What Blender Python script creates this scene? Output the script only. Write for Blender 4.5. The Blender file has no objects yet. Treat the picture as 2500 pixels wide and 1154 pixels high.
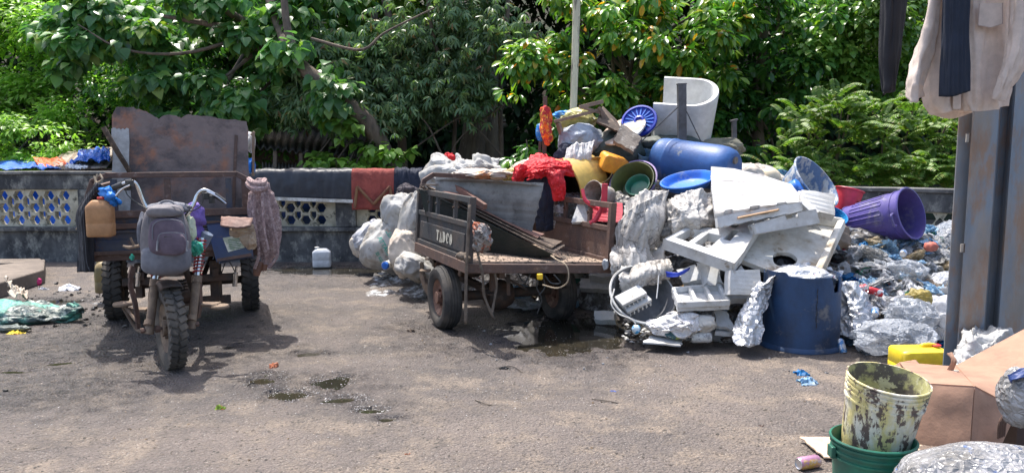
import bpy, math, random
import numpy as np
from mathutils import Vector, Matrix, noise
from mathutils.geometry import tessellate_polygon
from mathutils.bvhtree import BVHTree
R = math.radians
sc = bpy.context.scene
C = sc.collection

# ---------------------------------------------------------------- camera
H0 = 1.6
FPX = 1900.0
PITCH = math.atan(217 / FPX)
cam_d = bpy.data.cameras.new('camera'); cam = bpy.data.objects.new('camera', cam_d); C.objects.link(cam)
cam_d.sensor_width = 36; cam_d.lens = 36 * FPX / 2500
cam_d.clip_start = 0.05; cam_d.clip_end = 500
cam.location = (0, 0, H0); cam.rotation_euler = (math.pi / 2 - PITCH, 0, 0)
sc.camera = cam

# ---------------------------------------------------------------- sky and sun
LIGHT = Vector((0.22, -0.36, -1.0)).normalized()          # the way the sunlight travels
SUN_EL = math.asin(-LIGHT.z)
SUN_AZ = math.atan2(-LIGHT.x, -LIGHT.y)                   # clockwise from +Y
w = bpy.data.worlds.new('World'); sc.world = w; w.use_nodes = True
nt = w.node_tree
sky = nt.nodes.new('ShaderNodeTexSky'); sky.sky_type = 'NISHITA'; sky.sun_disc = False
sky.sun_elevation = SUN_EL; sky.sun_rotation = SUN_AZ
sky.air_density = 1.0; sky.dust_density = 3.5; sky.ozone_density = 0.7
bg = nt.nodes['Background']; bg.inputs['Strength'].default_value = 0.15
nt.links.new(sky.outputs[0], bg.inputs['Color'])
sd = bpy.data.lights.new('sun', 'SUN'); sun = bpy.data.objects.new('sun', sd); C.objects.link(sun)
sd.energy = 3.1; sd.angle = R(0.6); sd.color = (1.0, 0.95, 0.88)
sun.rotation_euler = LIGHT.to_track_quat('-Z', 'Y').to_euler()
sc.view_settings.view_transform = 'Standard'; sc.view_settings.look = 'None'
sc.view_settings.gamma = 1; sc.view_settings.exposure = 1.16
sc.render.engine = 'CYCLES'
sc.cycles.max_bounces = 6; sc.cycles.transparent_max_bounces = 12

# ---------------------------------------------------------------- geometry helpers
CAMP = Vector((0, 0, H0))
FW = Vector((0, math.cos(PITCH), -math.sin(PITCH))); UP = Vector((0, math.sin(PITCH), math.cos(PITCH)))
def ray(px, py):
    return FW + Vector(((px - 1250) / FPX, 0, 0)) + UP * ((577 - py) / FPX)
def P(px, py, d):
    v = ray(px, py); return CAMP + v * (d / v.y)
def G(px, py, z=0.0):
    v = ray(px, py); return CAMP + v * ((z - H0) / v.z)
def S(n, d): return n * d / FPX
def V(*a): return Vector(a)
def AX(a, t=0):
    "a direction seen at image angle a (0 right, 90 up), turned t degrees towards the viewer"
    a, t = R(a), R(t)
    return Vector((math.cos(t) * math.cos(a), -math.sin(t), math.cos(t) * math.sin(a)))
def facing(v, p):
    'turn a direction given for the middle of the view to the line of sight through p'
    return Matrix.Rotation(-math.atan2(p[0], p[1]), 3, 'Z') @ v
def frame(o, z, x=None):
    z = z.normalized()
    if x is None: x = Vector((0, 0, 1)) if abs(z.z) < .9 else Vector((1, 0, 0))
    y = z.cross(x).normalized(); x = y.cross(z).normalized()
    m = Matrix.Identity(4)
    for i in range(3): m[i][0], m[i][1], m[i][2], m[i][3] = x[i], y[i], z[i], o[i]
    return m
def RZ(a): return Matrix.Rotation(R(a), 4, 'Z')
def T(*a): return Matrix.Translation(Vector(a) if len(a) == 3 else a[0])
def crease(q):
    "straight sharp ridges like crumpled film"
    h = 0
    for k, a in ((1.0, 1.0), (2.3, .5), (5.1, .24)):
        d = noise.voronoi(q * k + Vector((k, k * 3, 0)))[0]; h += a * (.55 - min(1.1, (d[1] - d[0]) * 1.5))
    return h
def nz(p, s=0): return noise.noise(Vector((p[0] + s * 7.3, p[1] - s * 3.1, p[2] + s * 1.7)))

def crom(a, t):
    n = len(a)
    if n == 1: return a[0].copy()
    x = t * (n - 1); i = min(int(x), n - 2); f = x - i
    p1, p2 = a[i], a[i + 1]
    p0 = a[i - 1] if i > 0 else p1 * 2 - p2
    p3 = a[i + 2] if i + 2 < n else p2 * 2 - p1
    return (p1 * 2 + (p2 - p0) * f + (p0 * 2 - p1 * 5 + p2 * 4 - p3) * f * f + (p1 * 3 - p0 - p2 * 3 + p3) * f ** 3) * .5

_ico = {}
def ico(sub):
    if sub not in _ico:
        import bmesh
        b = bmesh.new(); bmesh.ops.create_icosphere(b, subdivisions=sub, radius=1)
        _ico[sub] = ([v.co.copy() for v in b.verts], [[q.index for q in f.verts] for f in b.faces]); b.free()
    return _ico[sub]

class MB:
    def __init__(s, M=None): s.v = []; s.f = []; s.M = M
    def add(s, vs, fs, M=None):
        n = len(s.v)
        if M is not None: vs = [M @ Vector(v) for v in vs]
        if s.M is not None: vs = [s.M @ Vector(v) for v in vs]
        s.v += [Vector(v) for v in vs]; s.f += [tuple(i + n for i in f) for f in fs]; return s
    def box(s, c, sz, M=None):
        x, y, z = sz[0] / 2, sz[1] / 2, sz[2] / 2; c = Vector(c)
        vs = [c + Vector((a * x, b * y, d * z)) for a in (-1, 1) for b in (-1, 1) for d in (-1, 1)]
        return s.add(vs, [(0, 1, 3, 2), (4, 6, 7, 5), (0, 4, 5, 1), (2, 3, 7, 6), (0, 2, 6, 4), (1, 5, 7, 3)], M)
    def beam(s, a, b, w, h=None, up=None):
        "rectangular bar from a to b"
        h = h or w; a = Vector(a); b = Vector(b); d = (b - a)
        L = d.length; up = up or Vector((0, 0, 1))
        if abs(d.normalized().dot(up)) > .97: up = Vector((0, 1, 0))
        m = frame(a, d, up)
        return s.box((0, 0, L / 2), (h, w, L), m)
    def tube(s, pts, r, n=8, smooth=0, cap=True):
        pts = [Vector(p) for p in pts]
        if smooth: pts = [crom(pts, i / (smooth)) for i in range(smooth + 1)]
        k = len(pts); rs = r if isinstance(r, (list, tuple)) else [r] * k
        if len(rs) != k: rs = [rs[min(int(i / (k - 1) * (len(rs) - 1)), len(rs) - 2)] * (1 - (i / (k - 1) * (len(rs) - 1)) % 1 if i < k - 1 else 0) + rs[min(int(i / (k - 1) * (len(rs) - 1)) + 1, len(rs) - 1)] * ((i / (k - 1) * (len(rs) - 1)) % 1 if i < k - 1 else 1) for i in range(k)]
        vs = []; x = None
        for i, p in enumerate(pts):
            t = (pts[min(i + 1, k - 1)] - pts[max(i - 1, 0)]).normalized()
            if x is None: x = t.cross(Vector((.3, .2, 1))).normalized()
            x = (x - t * x.dot(t)).normalized(); y = t.cross(x)
            for j in range(n):
                a = 2 * math.pi * j / n
                vs.append(p + (x * math.cos(a) + y * math.sin(a)) * rs[i])
        fs = [(i * n + j, i * n + (j + 1) % n, (i + 1) * n + (j + 1) % n, (i + 1) * n + j) for i in range(k - 1) for j in range(n)]
        if cap: fs += [tuple(range(n))[::-1], tuple(range((k - 1) * n, k * n))]
        return s.add(vs, fs)
    def lathe(s, prof, n=32, M=None, a0=0, a1=360, wob=0, seed=0, ell=1.0):
        full = abs(a1 - a0) >= 360; m = n if full else n + 1
        vs = []
        for r, z in prof:
            for j in range(m):
                a = R(a0 + (a1 - a0) * j / n)
                k = 1 + (wob * nz((math.cos(a) * 1.3, math.sin(a) * 1.3, z * 2.5), seed) if wob else 0)
                vs.append(Vector((r * k * math.cos(a), r * k * math.sin(a) * ell, z)))
        fs = [(i * m + j, i * m + (j + 1) % m, (i + 1) * m + (j + 1) % m, (i + 1) * m + j) for i in range(len(prof) - 1) for j in range(n)]
        return s.add(vs, fs, M)
    def plate(s, outer, thick, fn=None, holes=(), M=None):
        "outline in 2D with holes, extruded; fn maps (u, v, w) to space"
        loops = [list(outer)] + [list(h) for h in holes]
        flat = [q for l in loops for q in l]
        tris = tessellate_polygon([[Vector((q[0], q[1], 0)) for q in l] for l in loops])
        n = len(flat)
        vs = [Vector((q[0], q[1], 0)) for q in flat] + [Vector((q[0], q[1], thick)) for q in flat]
        if fn: vs = [fn(v.x, v.y, v.z) for v in vs]
        fs = [tuple(t) for t in tris] + [tuple(i + n for i in t[::-1]) for t in tris]
        k = 0
        for l in loops:
            m = len(l)
            fs += [(k + i, k + (i + 1) % m, k + (i + 1) % m + n, k + i + n) for i in range(m)]
            k += m
        return s.add(vs, fs, M)
    def sheet(s, cps, nu=24, nv=24, amp=.01, fr=(6, 3), seed=0, rag=0, crush=0):
        vs = []
        for i in range(nu + 1):
            row = [crom(r, i / nu) for r in cps]
            for j in range(nv + 1):
                vs.append(crom(row, j / nv))
        out = []; m = nv + 1
        for i in range(nu + 1):
            for j in range(m):
                p = vs[i * m + j]
                a = vs[min(i + 1, nu) * m + j] - vs[max(i - 1, 0) * m + j]
                b = vs[i * m + min(j + 1, nv)] - vs[i * m + max(j - 1, 0)]
                nr = a.cross(b); nr = nr.normalized() if nr.length > 1e-9 else Vector((0, -1, 0))
                u, v = i / nu, j / nv
                q = Vector((u * fr[0], v * fr[1], seed * 5.1))
                h = noise.noise(q) + .5 * (1 - 2 * abs(noise.noise(q * 1.9)))
                d = nr * (amp * h)
                if crush:
                    q2 = Vector((u * fr[0] * 1.3, v * fr[1] * 1.3, seed)); q2 += Vector(noise.noise_vector(q2 * .7)) * .6
                    d += nr * crush * 1.5 * crease(q2 * .8) + Vector(noise.noise_vector(q2 * .9)) * crush * .6
                if rag:
                    e = min(u, 1 - u, v, 1 - v)
                    if e < .08: d += (p - vs[(nu // 2) * m + nv // 2]).normalized() * rag * noise.noise(Vector((u * 14, v * 14, seed))) * (1 - e / .08)
                out.append(p + d)
        fs = [(i * m + j, (i + 1) * m + j, (i + 1) * m + j + 1, i * m + j + 1) for i in range(nu) for j in range(nv)]
        return s.add(out, fs)
    def blob(s, c, rad, sub=4, amp=.2, f=1.6, seed=0, rot=None, fine=.06, boxy=1.0, zf=None, ridge=.5):
        vs, fs = ico(sub); M = T(Vector(c)) @ (rot or Matrix.Identity(4)); out = []
        for v in vs:
            q = v.copy()
            if boxy != 1: q = Vector([math.copysign(abs(x) ** boxy, x) for x in q]); q = q * (1 / max(q.length, .5)) * (1 + .25 * (q.length - 1)) if False else q
            d = Vector(noise.noise_vector(v * f + Vector((seed * 3.3, 0, seed)))) * amp
            w_ = v + Vector(noise.noise_vector(v * 1.6 + Vector((seed, 4, 0)))) * .35; w_ = Vector((w_.x, w_.y, w_.z * .5)) if seed % 2 else Vector((w_.x * .5, w_.y, w_.z))
            rg = .75 * crease(w_ * f * 1.15 + Vector((seed, seed * 2, 0)))
            q = q + d + v * (rg * amp * ridge) + v * (fine * noise.noise(v * f * 6 + Vector((0, seed, 0))))
            q = Vector((q.x * rad[0], q.y * rad[1], q.z * rad[2]))
            if zf is not None and q.z < zf: q.z = zf + (q.z - zf) * .12
            out.append(M @ q)
        return s.add(out, fs)
    def bvh(s): return BVHTree.FromPolygons(s.v, s.f)

ORG = {}
def tag(o, label=None, cat=None, group=None, kind=None):
    if label: o['label'] = label
    if cat: o['category'] = cat
    if group: o['group'] = group
    if kind: o['kind'] = kind
    return o
def thing(name, label, cat, loc, group=None):
    o = bpy.data.objects.new(name, None); C.objects.link(o); o.empty_display_size = .1
    o.location = loc; ORG[o.name] = Vector(loc)
    return tag(o, label, cat, group)
def obj(name, mb, m, parent=None, smooth=False, bev=0, solid=0, sub=0, label=None, cat=None, group=None, kind=None, ang=None):
    if parent is not None: org = ORG[parent.name]
    else:
        lo = [min(v[i] for v in mb.v) for i in range(3)]; hi = [max(v[i] for v in mb.v) for i in range(3)]
        org = Vector(((lo[0] + hi[0]) / 2, (lo[1] + hi[1]) / 2, lo[2]))
    me = bpy.data.meshes.new(name); me.from_pydata([tuple(v - org) for v in mb.v], [], mb.f); me.update()
    o = bpy.data.objects.new(name, me); C.objects.link(o)
    if m is not None: me.materials.append(m)
    ORG[o.name] = org
    if parent is not None: o.parent = parent
    else: o.location = org
    if smooth:
        me.polygons.foreach_set('use_smooth', [True] * len(me.polygons))
        try: me.set_sharp_from_angle(angle=R(ang or 40))
        except Exception: pass
    if solid:
        q = o.modifiers.new('solid', 'SOLIDIFY'); q.thickness = solid; q.offset = 0
    if bev:
        q = o.modifiers.new('bevel', 'BEVEL'); q.width = bev; q.segments = 2; q.limit_method = 'ANGLE'; q.angle_limit = R(40)
    if sub:
        q = o.modifiers.new('sub', 'SUBSURF'); q.levels = q.render_levels = sub
    return tag(o, label, cat, group, kind)
def bilin(c00, c10, c11, c01):
    n = (c10 - c00).cross(c01 - c00).normalized()
    def fn(u, v, w): return c00 * (1 - u) * (1 - v) + c10 * u * (1 - v) + c11 * u * v + c01 * (1 - u) * v + n * w
    return fn
def rect(x0, y0, x1, y1): return [(x0, y0), (x1, y0), (x1, y1), (x0, y1)]
def ragged(x0, y0, x1, y1, n, j, rnd, sides='btlr'):
    pts = []
    for k in range(n): pts.append((x0 + (x1 - x0) * k / n, y0 + (rnd.uniform(-j, j) if 'b' in sides and k else 0)))
    for k in range(n): pts.append((x1 + (rnd.uniform(-j, j) if 'r' in sides and k else 0), y0 + (y1 - y0) * k / n))
    for k in range(n): pts.append((x1 + (x0 - x1) * k / n, y1 + (rnd.uniform(-j, j) if 't' in sides and k else 0)))
    for k in range(n): pts.append((x0 + (rnd.uniform(-j, j) if 'l' in sides and k else 0), y1 + (y0 - y1) * k / n))
    return pts
def text_mb(txt, size, M, bvh=None, off=.003, rib=False, squash=1.0):
    cu = bpy.data.curves.new('t', 'FONT'); cu.body = txt; cu.size = size; cu.align_x = 'CENTER'; cu.align_y = 'CENTER'
    cu.offset = .004 * size / .1; cu.resolution_u = 3
    o = bpy.data.objects.new('t', cu); C.objects.link(o); bpy.context.view_layer.update()
    me = bpy.data.meshes.new_from_object(o.evaluated_get(bpy.context.evaluated_depsgraph_get()))
    vs = [Vector((v.co.x * squash, v.co.y, 0)) for v in me.vertices]; fs = [tuple(p.vertices) for p in me.polygons]
    if rib:   # slab serifs at the feet and heads of the strokes come from small bars
        pass
    C.objects.unlink(o); bpy.data.objects.remove(o); bpy.data.curves.remove(cu); bpy.data.meshes.remove(me)
    mb = MB(); out = []
    zd = (M.to_3x3() @ Vector((0, 0, 1))).normalized()
    for v in vs:
        p = M @ v
        if bvh:
            h = bvh.ray_cast(p + zd * .5, -zd)
            if h[0]: p = h[0]
        out.append(p + zd * off)
    return mb.add(out, fs)

# ---------------------------------------------------------------- materials
_m = {}
def mat(name, c1, c2=None, s=6, thr=(.42, .6), c3=None, s3=20, thr3=(.55, .65), rough=.7, r3=None, metal=0, bump=.25, bs=40,
        st=(1, 1, 1), spec=.5, trans=0, alpha=1, var=.12, orand=0, fold=0, foldn=6, sheen=0, soft=False, cline=None, cs=7, cw=.06):
    if name in _m: return _m[name]
    m = bpy.data.materials.new(name); m.use_nodes = True; n = m.node_tree; N = n.nodes; L = n.links
    b = N['Principled BSDF']; tc = N.new('ShaderNodeTexCoord'); mp = N.new('ShaderNodeMapping'); mp.inputs['Scale'].default_value = st
    L.new(tc.outputs['Object'], mp.inputs[0])
    def nse(sc_, det=6, ro=.62, src=None):
        q = N.new('ShaderNodeTexNoise'); q.inputs['Scale'].default_value = sc_; q.inputs['Detail'].default_value = det
        q.inputs['Roughness'].default_value = ro; L.new(src or mp.outputs[0], q.inputs['Vector']); return q
    def mix(f, a, c, typ='MIX'):
        q = N.new('ShaderNodeMix'); q.data_type = 'RGBA'; q.blend_type = typ
        L.new(f, q.inputs[0]) if not isinstance(f, float) else setattr(q.inputs[0], 'default_value', f)
        for k, x in ((6, a), (7, c)):
            if isinstance(x, tuple): q.inputs[k].default_value = (*x, 1)
            else: L.new(x, q.inputs[k])
        return q.outputs[2]
    def ramp(src, t):
        q = N.new('ShaderNodeMapRange'); q.inputs[1].default_value = t[0]; q.inputs[2].default_value = t[1]; L.new(src, q.inputs[0]); return q.outputs[0]
    n1 = nse(s)
    col = c1
    if c2: col = mix(ramp(n1.outputs[0], thr), c1, c2)
    rsrc = None
    if c3:
        n3 = nse(s3, 8, .7); f3 = ramp(n3.outputs[0], thr3); col = mix(f3, col, c3)
        if r3 is not None:
            q = N.new('ShaderNodeMapRange'); q.inputs[3].default_value = rough; q.inputs[4].default_value = r3; L.new(f3, q.inputs[0]); rsrc = q.outputs[0]
    if cline:      # dark lines along a crease-like cell pattern
        dn = nse(cs * .7, 3, .6, tc.outputs['Object']); va = N.new('ShaderNodeVectorMath'); va.operation = 'MULTIPLY_ADD'; L.new(dn.outputs[1], va.inputs[0]); va.inputs[1].default_value = (1.0 / cs,) * 3; L.new(tc.outputs['Object'], va.inputs[2])
        for k_ in (1.0, 2.7):
            vo = N.new('ShaderNodeTexVoronoi'); vo.feature = 'DISTANCE_TO_EDGE'; vo.inputs['Scale'].default_value = cs * k_; L.new(va.outputs[0], vo.inputs['Vector'])
            q = N.new('ShaderNodeMapRange'); q.inputs[1].default_value = .0; q.inputs[2].default_value = cw; q.inputs[3].default_value = .85; q.inputs[4].default_value = 0; L.new(vo.outputs[0], q.inputs[0])
            mk = N.new('ShaderNodeMath'); mk.operation = 'MULTIPLY'; L.new(q.outputs[0], mk.inputs[0]); L.new(ramp(nse(s * 1.3, 3).outputs[0], (.35, .6)), mk.inputs[1]); col = mix(mk.outputs[0], col, cline)
    # small-scale value variation
    nf = nse(s * 5, 4)
    q = N.new('ShaderNodeMapRange'); q.inputs[1].default_value = .3; q.inputs[2].default_value = .7
    q.inputs[3].default_value = 1 - var; q.inputs[4].default_value = 1 + var; L.new(nf.outputs[0], q.inputs[0])
    vsrc = q.outputs[0]
    if orand:
        oi = N.new('ShaderNodeObjectInfo'); q2 = N.new('ShaderNodeMapRange'); q2.inputs[3].default_value = 1 - orand; q2.inputs[4].default_value = 1 + orand * .5
        L.new(oi.outputs['Random'], q2.inputs[0]); q3 = N.new('ShaderNodeMath'); q3.operation = 'MULTIPLY'; L.new(vsrc, q3.inputs[0]); L.new(q2.outputs[0], q3.inputs[1]); vsrc = q3.outputs[0]
    hv = N.new('ShaderNodeVectorMath'); hv.operation = 'SCALE'
    if isinstance(col, tuple): hv.inputs[0].default_value = col
    else: L.new(col, hv.inputs[0])
    L.new(vsrc, hv.inputs['Scale']); L.new(hv.outputs[0], b.inputs['Base Color'])
    b.inputs['Roughness'].default_value = rough; b.inputs['Metallic'].default_value = metal
    b.inputs['Specular IOR Level'].default_value = spec
    if rsrc: L.new(rsrc, b.inputs['Roughness'])
    if sheen: b.inputs['Sheen Weight'].default_value = sheen
    if bump:
        bp = N.new('ShaderNodeBump'); bp.inputs['Strength'].default_value = bump; bp.inputs['Distance'].default_value = .01
        nb = nse(bs, 6, .65); L.new(nb.outputs[0], bp.inputs['Height']); last = bp
        if fold:
            bp2 = N.new('ShaderNodeBump'); bp2.inputs['Strength'].default_value = fold; bp2.inputs['Distance'].default_value = .05
            if soft:
                vo = N.new('ShaderNodeTexNoise'); vo.inputs['Scale'].default_value = foldn; vo.inputs['Detail'].default_value = 4; vo.inputs['Distortion'].default_value = 1.2
                L.new(tc.outputs['Object'], vo.inputs['Vector']); L.new(vo.outputs[0], bp2.inputs['Height'])
            else:
                dn = nse(foldn * .6, 2, .5, tc.outputs['Object']); va = N.new('ShaderNodeVectorMath'); va.operation = 'MULTIPLY_ADD'; L.new(dn.outputs[1], va.inputs[0]); va.inputs[1].default_value = (.7 / foldn,) * 3; L.new(tc.outputs['Object'], va.inputs[2])
                hs = None
                for k_, w__ in ((1.0, 1.0), (2.4, .5)):
                    vo = N.new('ShaderNodeTexVoronoi'); vo.feature = 'DISTANCE_TO_EDGE'; vo.inputs['Scale'].default_value = foldn * k_; L.new(va.outputs[0], vo.inputs['Vector'])
                    mu = N.new('ShaderNodeMath'); mu.operation = 'MULTIPLY'; mu.inputs[1].default_value = -w__; L.new(vo.outputs[0], mu.inputs[0])
                    if hs is None: hs = mu.outputs[0]
                    else:
                        ad = N.new('ShaderNodeMath'); L.new(hs, ad.inputs[0]); L.new(mu.outputs[0], ad.inputs[1]); hs = ad.outputs[0]
                L.new(hs, bp2.inputs['Height']); L.new(bp.outputs[0], bp2.inputs['Normal']); last = bp2
        L.new(last.outputs[0], b.inputs['Normal'])
    out = N['Material Output']; cur = b.outputs[0]
    if trans:
        t = N.new('ShaderNodeBsdfTranslucent'); L.new(hv.outputs[0], t.inputs[0]); ms = N.new('ShaderNodeMixShader'); ms.inputs[0].default_value = trans
        L.new(cur, ms.inputs[1]); L.new(t.outputs[0], ms.inputs[2]); cur = ms.outputs[0]
    if alpha < 1:
        t = N.new('ShaderNodeBsdfTransparent'); ms = N.new('ShaderNodeMixShader'); ms.inputs[0].default_value = alpha
        L.new(t.outputs[0], ms.inputs[1]); L.new(cur, ms.inputs[2]); cur = ms.outputs[0]
    L.new(cur, out.inputs[0])
    _m[name] = m; return m

def leafmat(name, cols, rough=.42, trans=.35):
    "cols: (position, colour) picked per leaf"
    m = bpy.data.materials.new(name); m.use_nodes = True; n = m.node_tree; N = n.nodes; L = n.links
    b = N['Principled BSDF']; g = N.new('ShaderNodeNewGeometry'); cr = N.new('ShaderNodeValToRGB')
    while len(cr.color_ramp.elements) < len(cols): cr.color_ramp.elements.new(.5)
    for e, (p, c) in zip(cr.color_ramp.elements, cols): e.position = p; e.color = (*c, 1)
    L.new(g.outputs['Random Per Island'], cr.inputs[0])
    tc = N.new('ShaderNodeTexCoord'); q = N.new('ShaderNodeTexNoise'); q.inputs['Scale'].default_value = .9; q.inputs['Detail'].default_value = 3
    L.new(tc.outputs['Object'], q.inputs['Vector'])
    mr = N.new('ShaderNodeMapRange'); mr.inputs[1].default_value = .35; mr.inputs[2].default_value = .65; mr.inputs[3].default_value = .72; mr.inputs[4].default_value = 1.3
    L.new(q.outputs[0], mr.inputs[0]); hv = N.new('ShaderNodeVectorMath'); hv.operation = 'SCALE'; L.new(cr.outputs[0], hv.inputs[0]); L.new(mr.outputs[0], hv.inputs['Scale'])
    L.new(hv.outputs[0], b.inputs['Base Color']); b.inputs['Roughness'].default_value = rough
    t = N.new('ShaderNodeBsdfTranslucent')
    tv = N.new('ShaderNodeVectorMath'); tv.operation = 'MULTIPLY'; tv.inputs[1].default_value = (1.3, 1.5, .6); L.new(hv.outputs[0], tv.inputs[0]); L.new(tv.outputs[0], t.inputs[0])
    ms = N.new('ShaderNodeMixShader'); ms.inputs[0].default_value = trans
    L.new(b.outputs[0], ms.inputs[1]); L.new(t.outputs[0], ms.inputs[2]); L.new(ms.outputs[0], N['Material Output'].inputs[0])
    return m
# ================================================================ ground
rnd = random.Random(7)
PUD = [  # puddles: pixel centre, pixel half sizes, depth
    (1385, 815, 135, 42, .034), (1440, 800, 150, 26, .034), (1300, 828, 60, 22, .028), (1330, 765, 60, 14, .022),
    (650, 925, 42, 13, .028), (705, 962, 50, 12, .03), (806, 932, 38, 16, .03), (835, 975, 48, 10, .026), (905, 1000, 34, 7, .024),
    (150, 884, 36, 5, .018), (40, 905, 40, 5, .016), (820, 660, 150, 9, .03), (740, 655, 90, 9, .028), (930, 668, 90, 7, .024),
    (755, 862, 40, 5, .02), (950, 1020, 30, 6, .02), (560, 845, 30, 6, .016), (130, 735, 70, 7, .024), (1040, 720, 40, 16, .022)]
pw = []
for px, py, a, b, dep in PUD:
    c = G(px, py); ax = abs(G(px + a, py).x - c.x); ay = abs(G(px, py - b).y - G(px, py + b).y) / 2
    pw.append((c.x, c.y, ax, ay, dep))
WET = pw + [(G(px, py).x, G(px, py).y, a, b, w_) for px, py, a, b, w_ in [
    (200, 850, 2.0, 1.1, 1.3), (760, 760, 1.5, .5, .6), (1080, 900, .9, .4, .5), (60, 950, 1.5, .8, .9), (350, 790, 1.6, .8, 1.0), (1180, 800, 1.3, .6, 1.3), (1300, 850, 1.6, .5, .9), (1350, 900, 1.0, .3, .5),
    (780, 940, .8, .5, .8), (880, 990, .6, .35, .6), (700, 690, 2.6, .8, .7), (900, 720, 1.8, .5, .5), (1040, 880, .5, .35, .3), (250, 960, .9, .4, .45),
    (1420, 950, .5, .2, .4), (1610, 970, .3, .12, .4), (980, 1000, .7, .2, .5), (40, 720, 1.3, .5, .6), (1560, 850, .7, .25, .8), (560, 800, 1.4, .5, .5), (500, 1010, .5, .2, .3), (1180, 960, .8, .12, .45)]]
def gh(x, y):
    h = .006 * noise.noise(Vector((x * 1.3, y * 1.3, 0))) + .006 * noise.noise(Vector((x * 4, y * 4, 3))) + .0045 * noise.noise(Vector((x * 13, y * 13, 5))) + .003 * noise.noise(Vector((x * 33, y * 33, 9)))
    dp = 0; wt = 0
    wx = noise.noise(Vector((x * 2.2, y * 2.2, 11))) * .3 + noise.noise(Vector((x * 8, y * 8, 1))) * .5 + noise.noise(Vector((x * 22, y * 22, 1))) * .35
    for i, (cx, cy, ax, ay, dep) in enumerate(WET):
        q = ((x - cx) / ax) ** 2 + ((y - cy) / ay) ** 2
        if q > 9: continue
        q = math.sqrt(q) + wx * (1.15 if ax < .5 else .55)
        if i < len(pw):
            if q < 1.35: dp = max(dp, dep * min(1, (1.35 - q) / .8))
            if q < 2.3: wt = max(wt, min(1, (2.3 - q) / .9))
        elif q < 1.4: wt = max(wt, min(1, (1.4 - q) / .9) * min(1, dep))
    return h - dp + .004, wt
xs = sorted(set([-60, -40, -25, -15, -10] + [round(-6.4 + i * .03, 4) for i in range(int(12.4 / .03) + 1)] + [7, 9, 12, 20, 40, 60]))
ys = sorted(set([-20, -8, 0, 1, 1.8] + [round(2.3 + i * .028, 4) for i in range(int(3.6 / .028))] + [round(5.9 + i * .04, 4) for i in range(int(5.4 / .04))] + [11.4, 12, 14, 20, 40, 80]))
gv = []; gw = []
for y in ys:
    for x in xs:
        if -6.5 < x < 6.1 and 1.7 < y < 11.45: h, wt = gh(x, y)
        else: h, wt = .004, 0
        gv.append((x, y, h)); gw.append(wt)
nx = len(xs)
gf = [(j * nx + i, j * nx + i + 1, (j + 1) * nx + i + 1, (j + 1) * nx + i) for j in range(len(ys) - 1) for i in range(nx - 1)]
gme = bpy.data.meshes.new('ground'); gme.from_pydata(gv, [], gf); gme.update()
gme.polygons.foreach_set('use_smooth', [True] * len(gme.polygons))
at = gme.attributes.new('wet', 'FLOAT', 'POINT'); at.data.foreach_set('value', gw)
ground = bpy.data.objects.new('ground', gme); C.objects.link(ground); tag(ground, kind='structure', label='worn damp tarmac and dirt yard')
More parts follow.
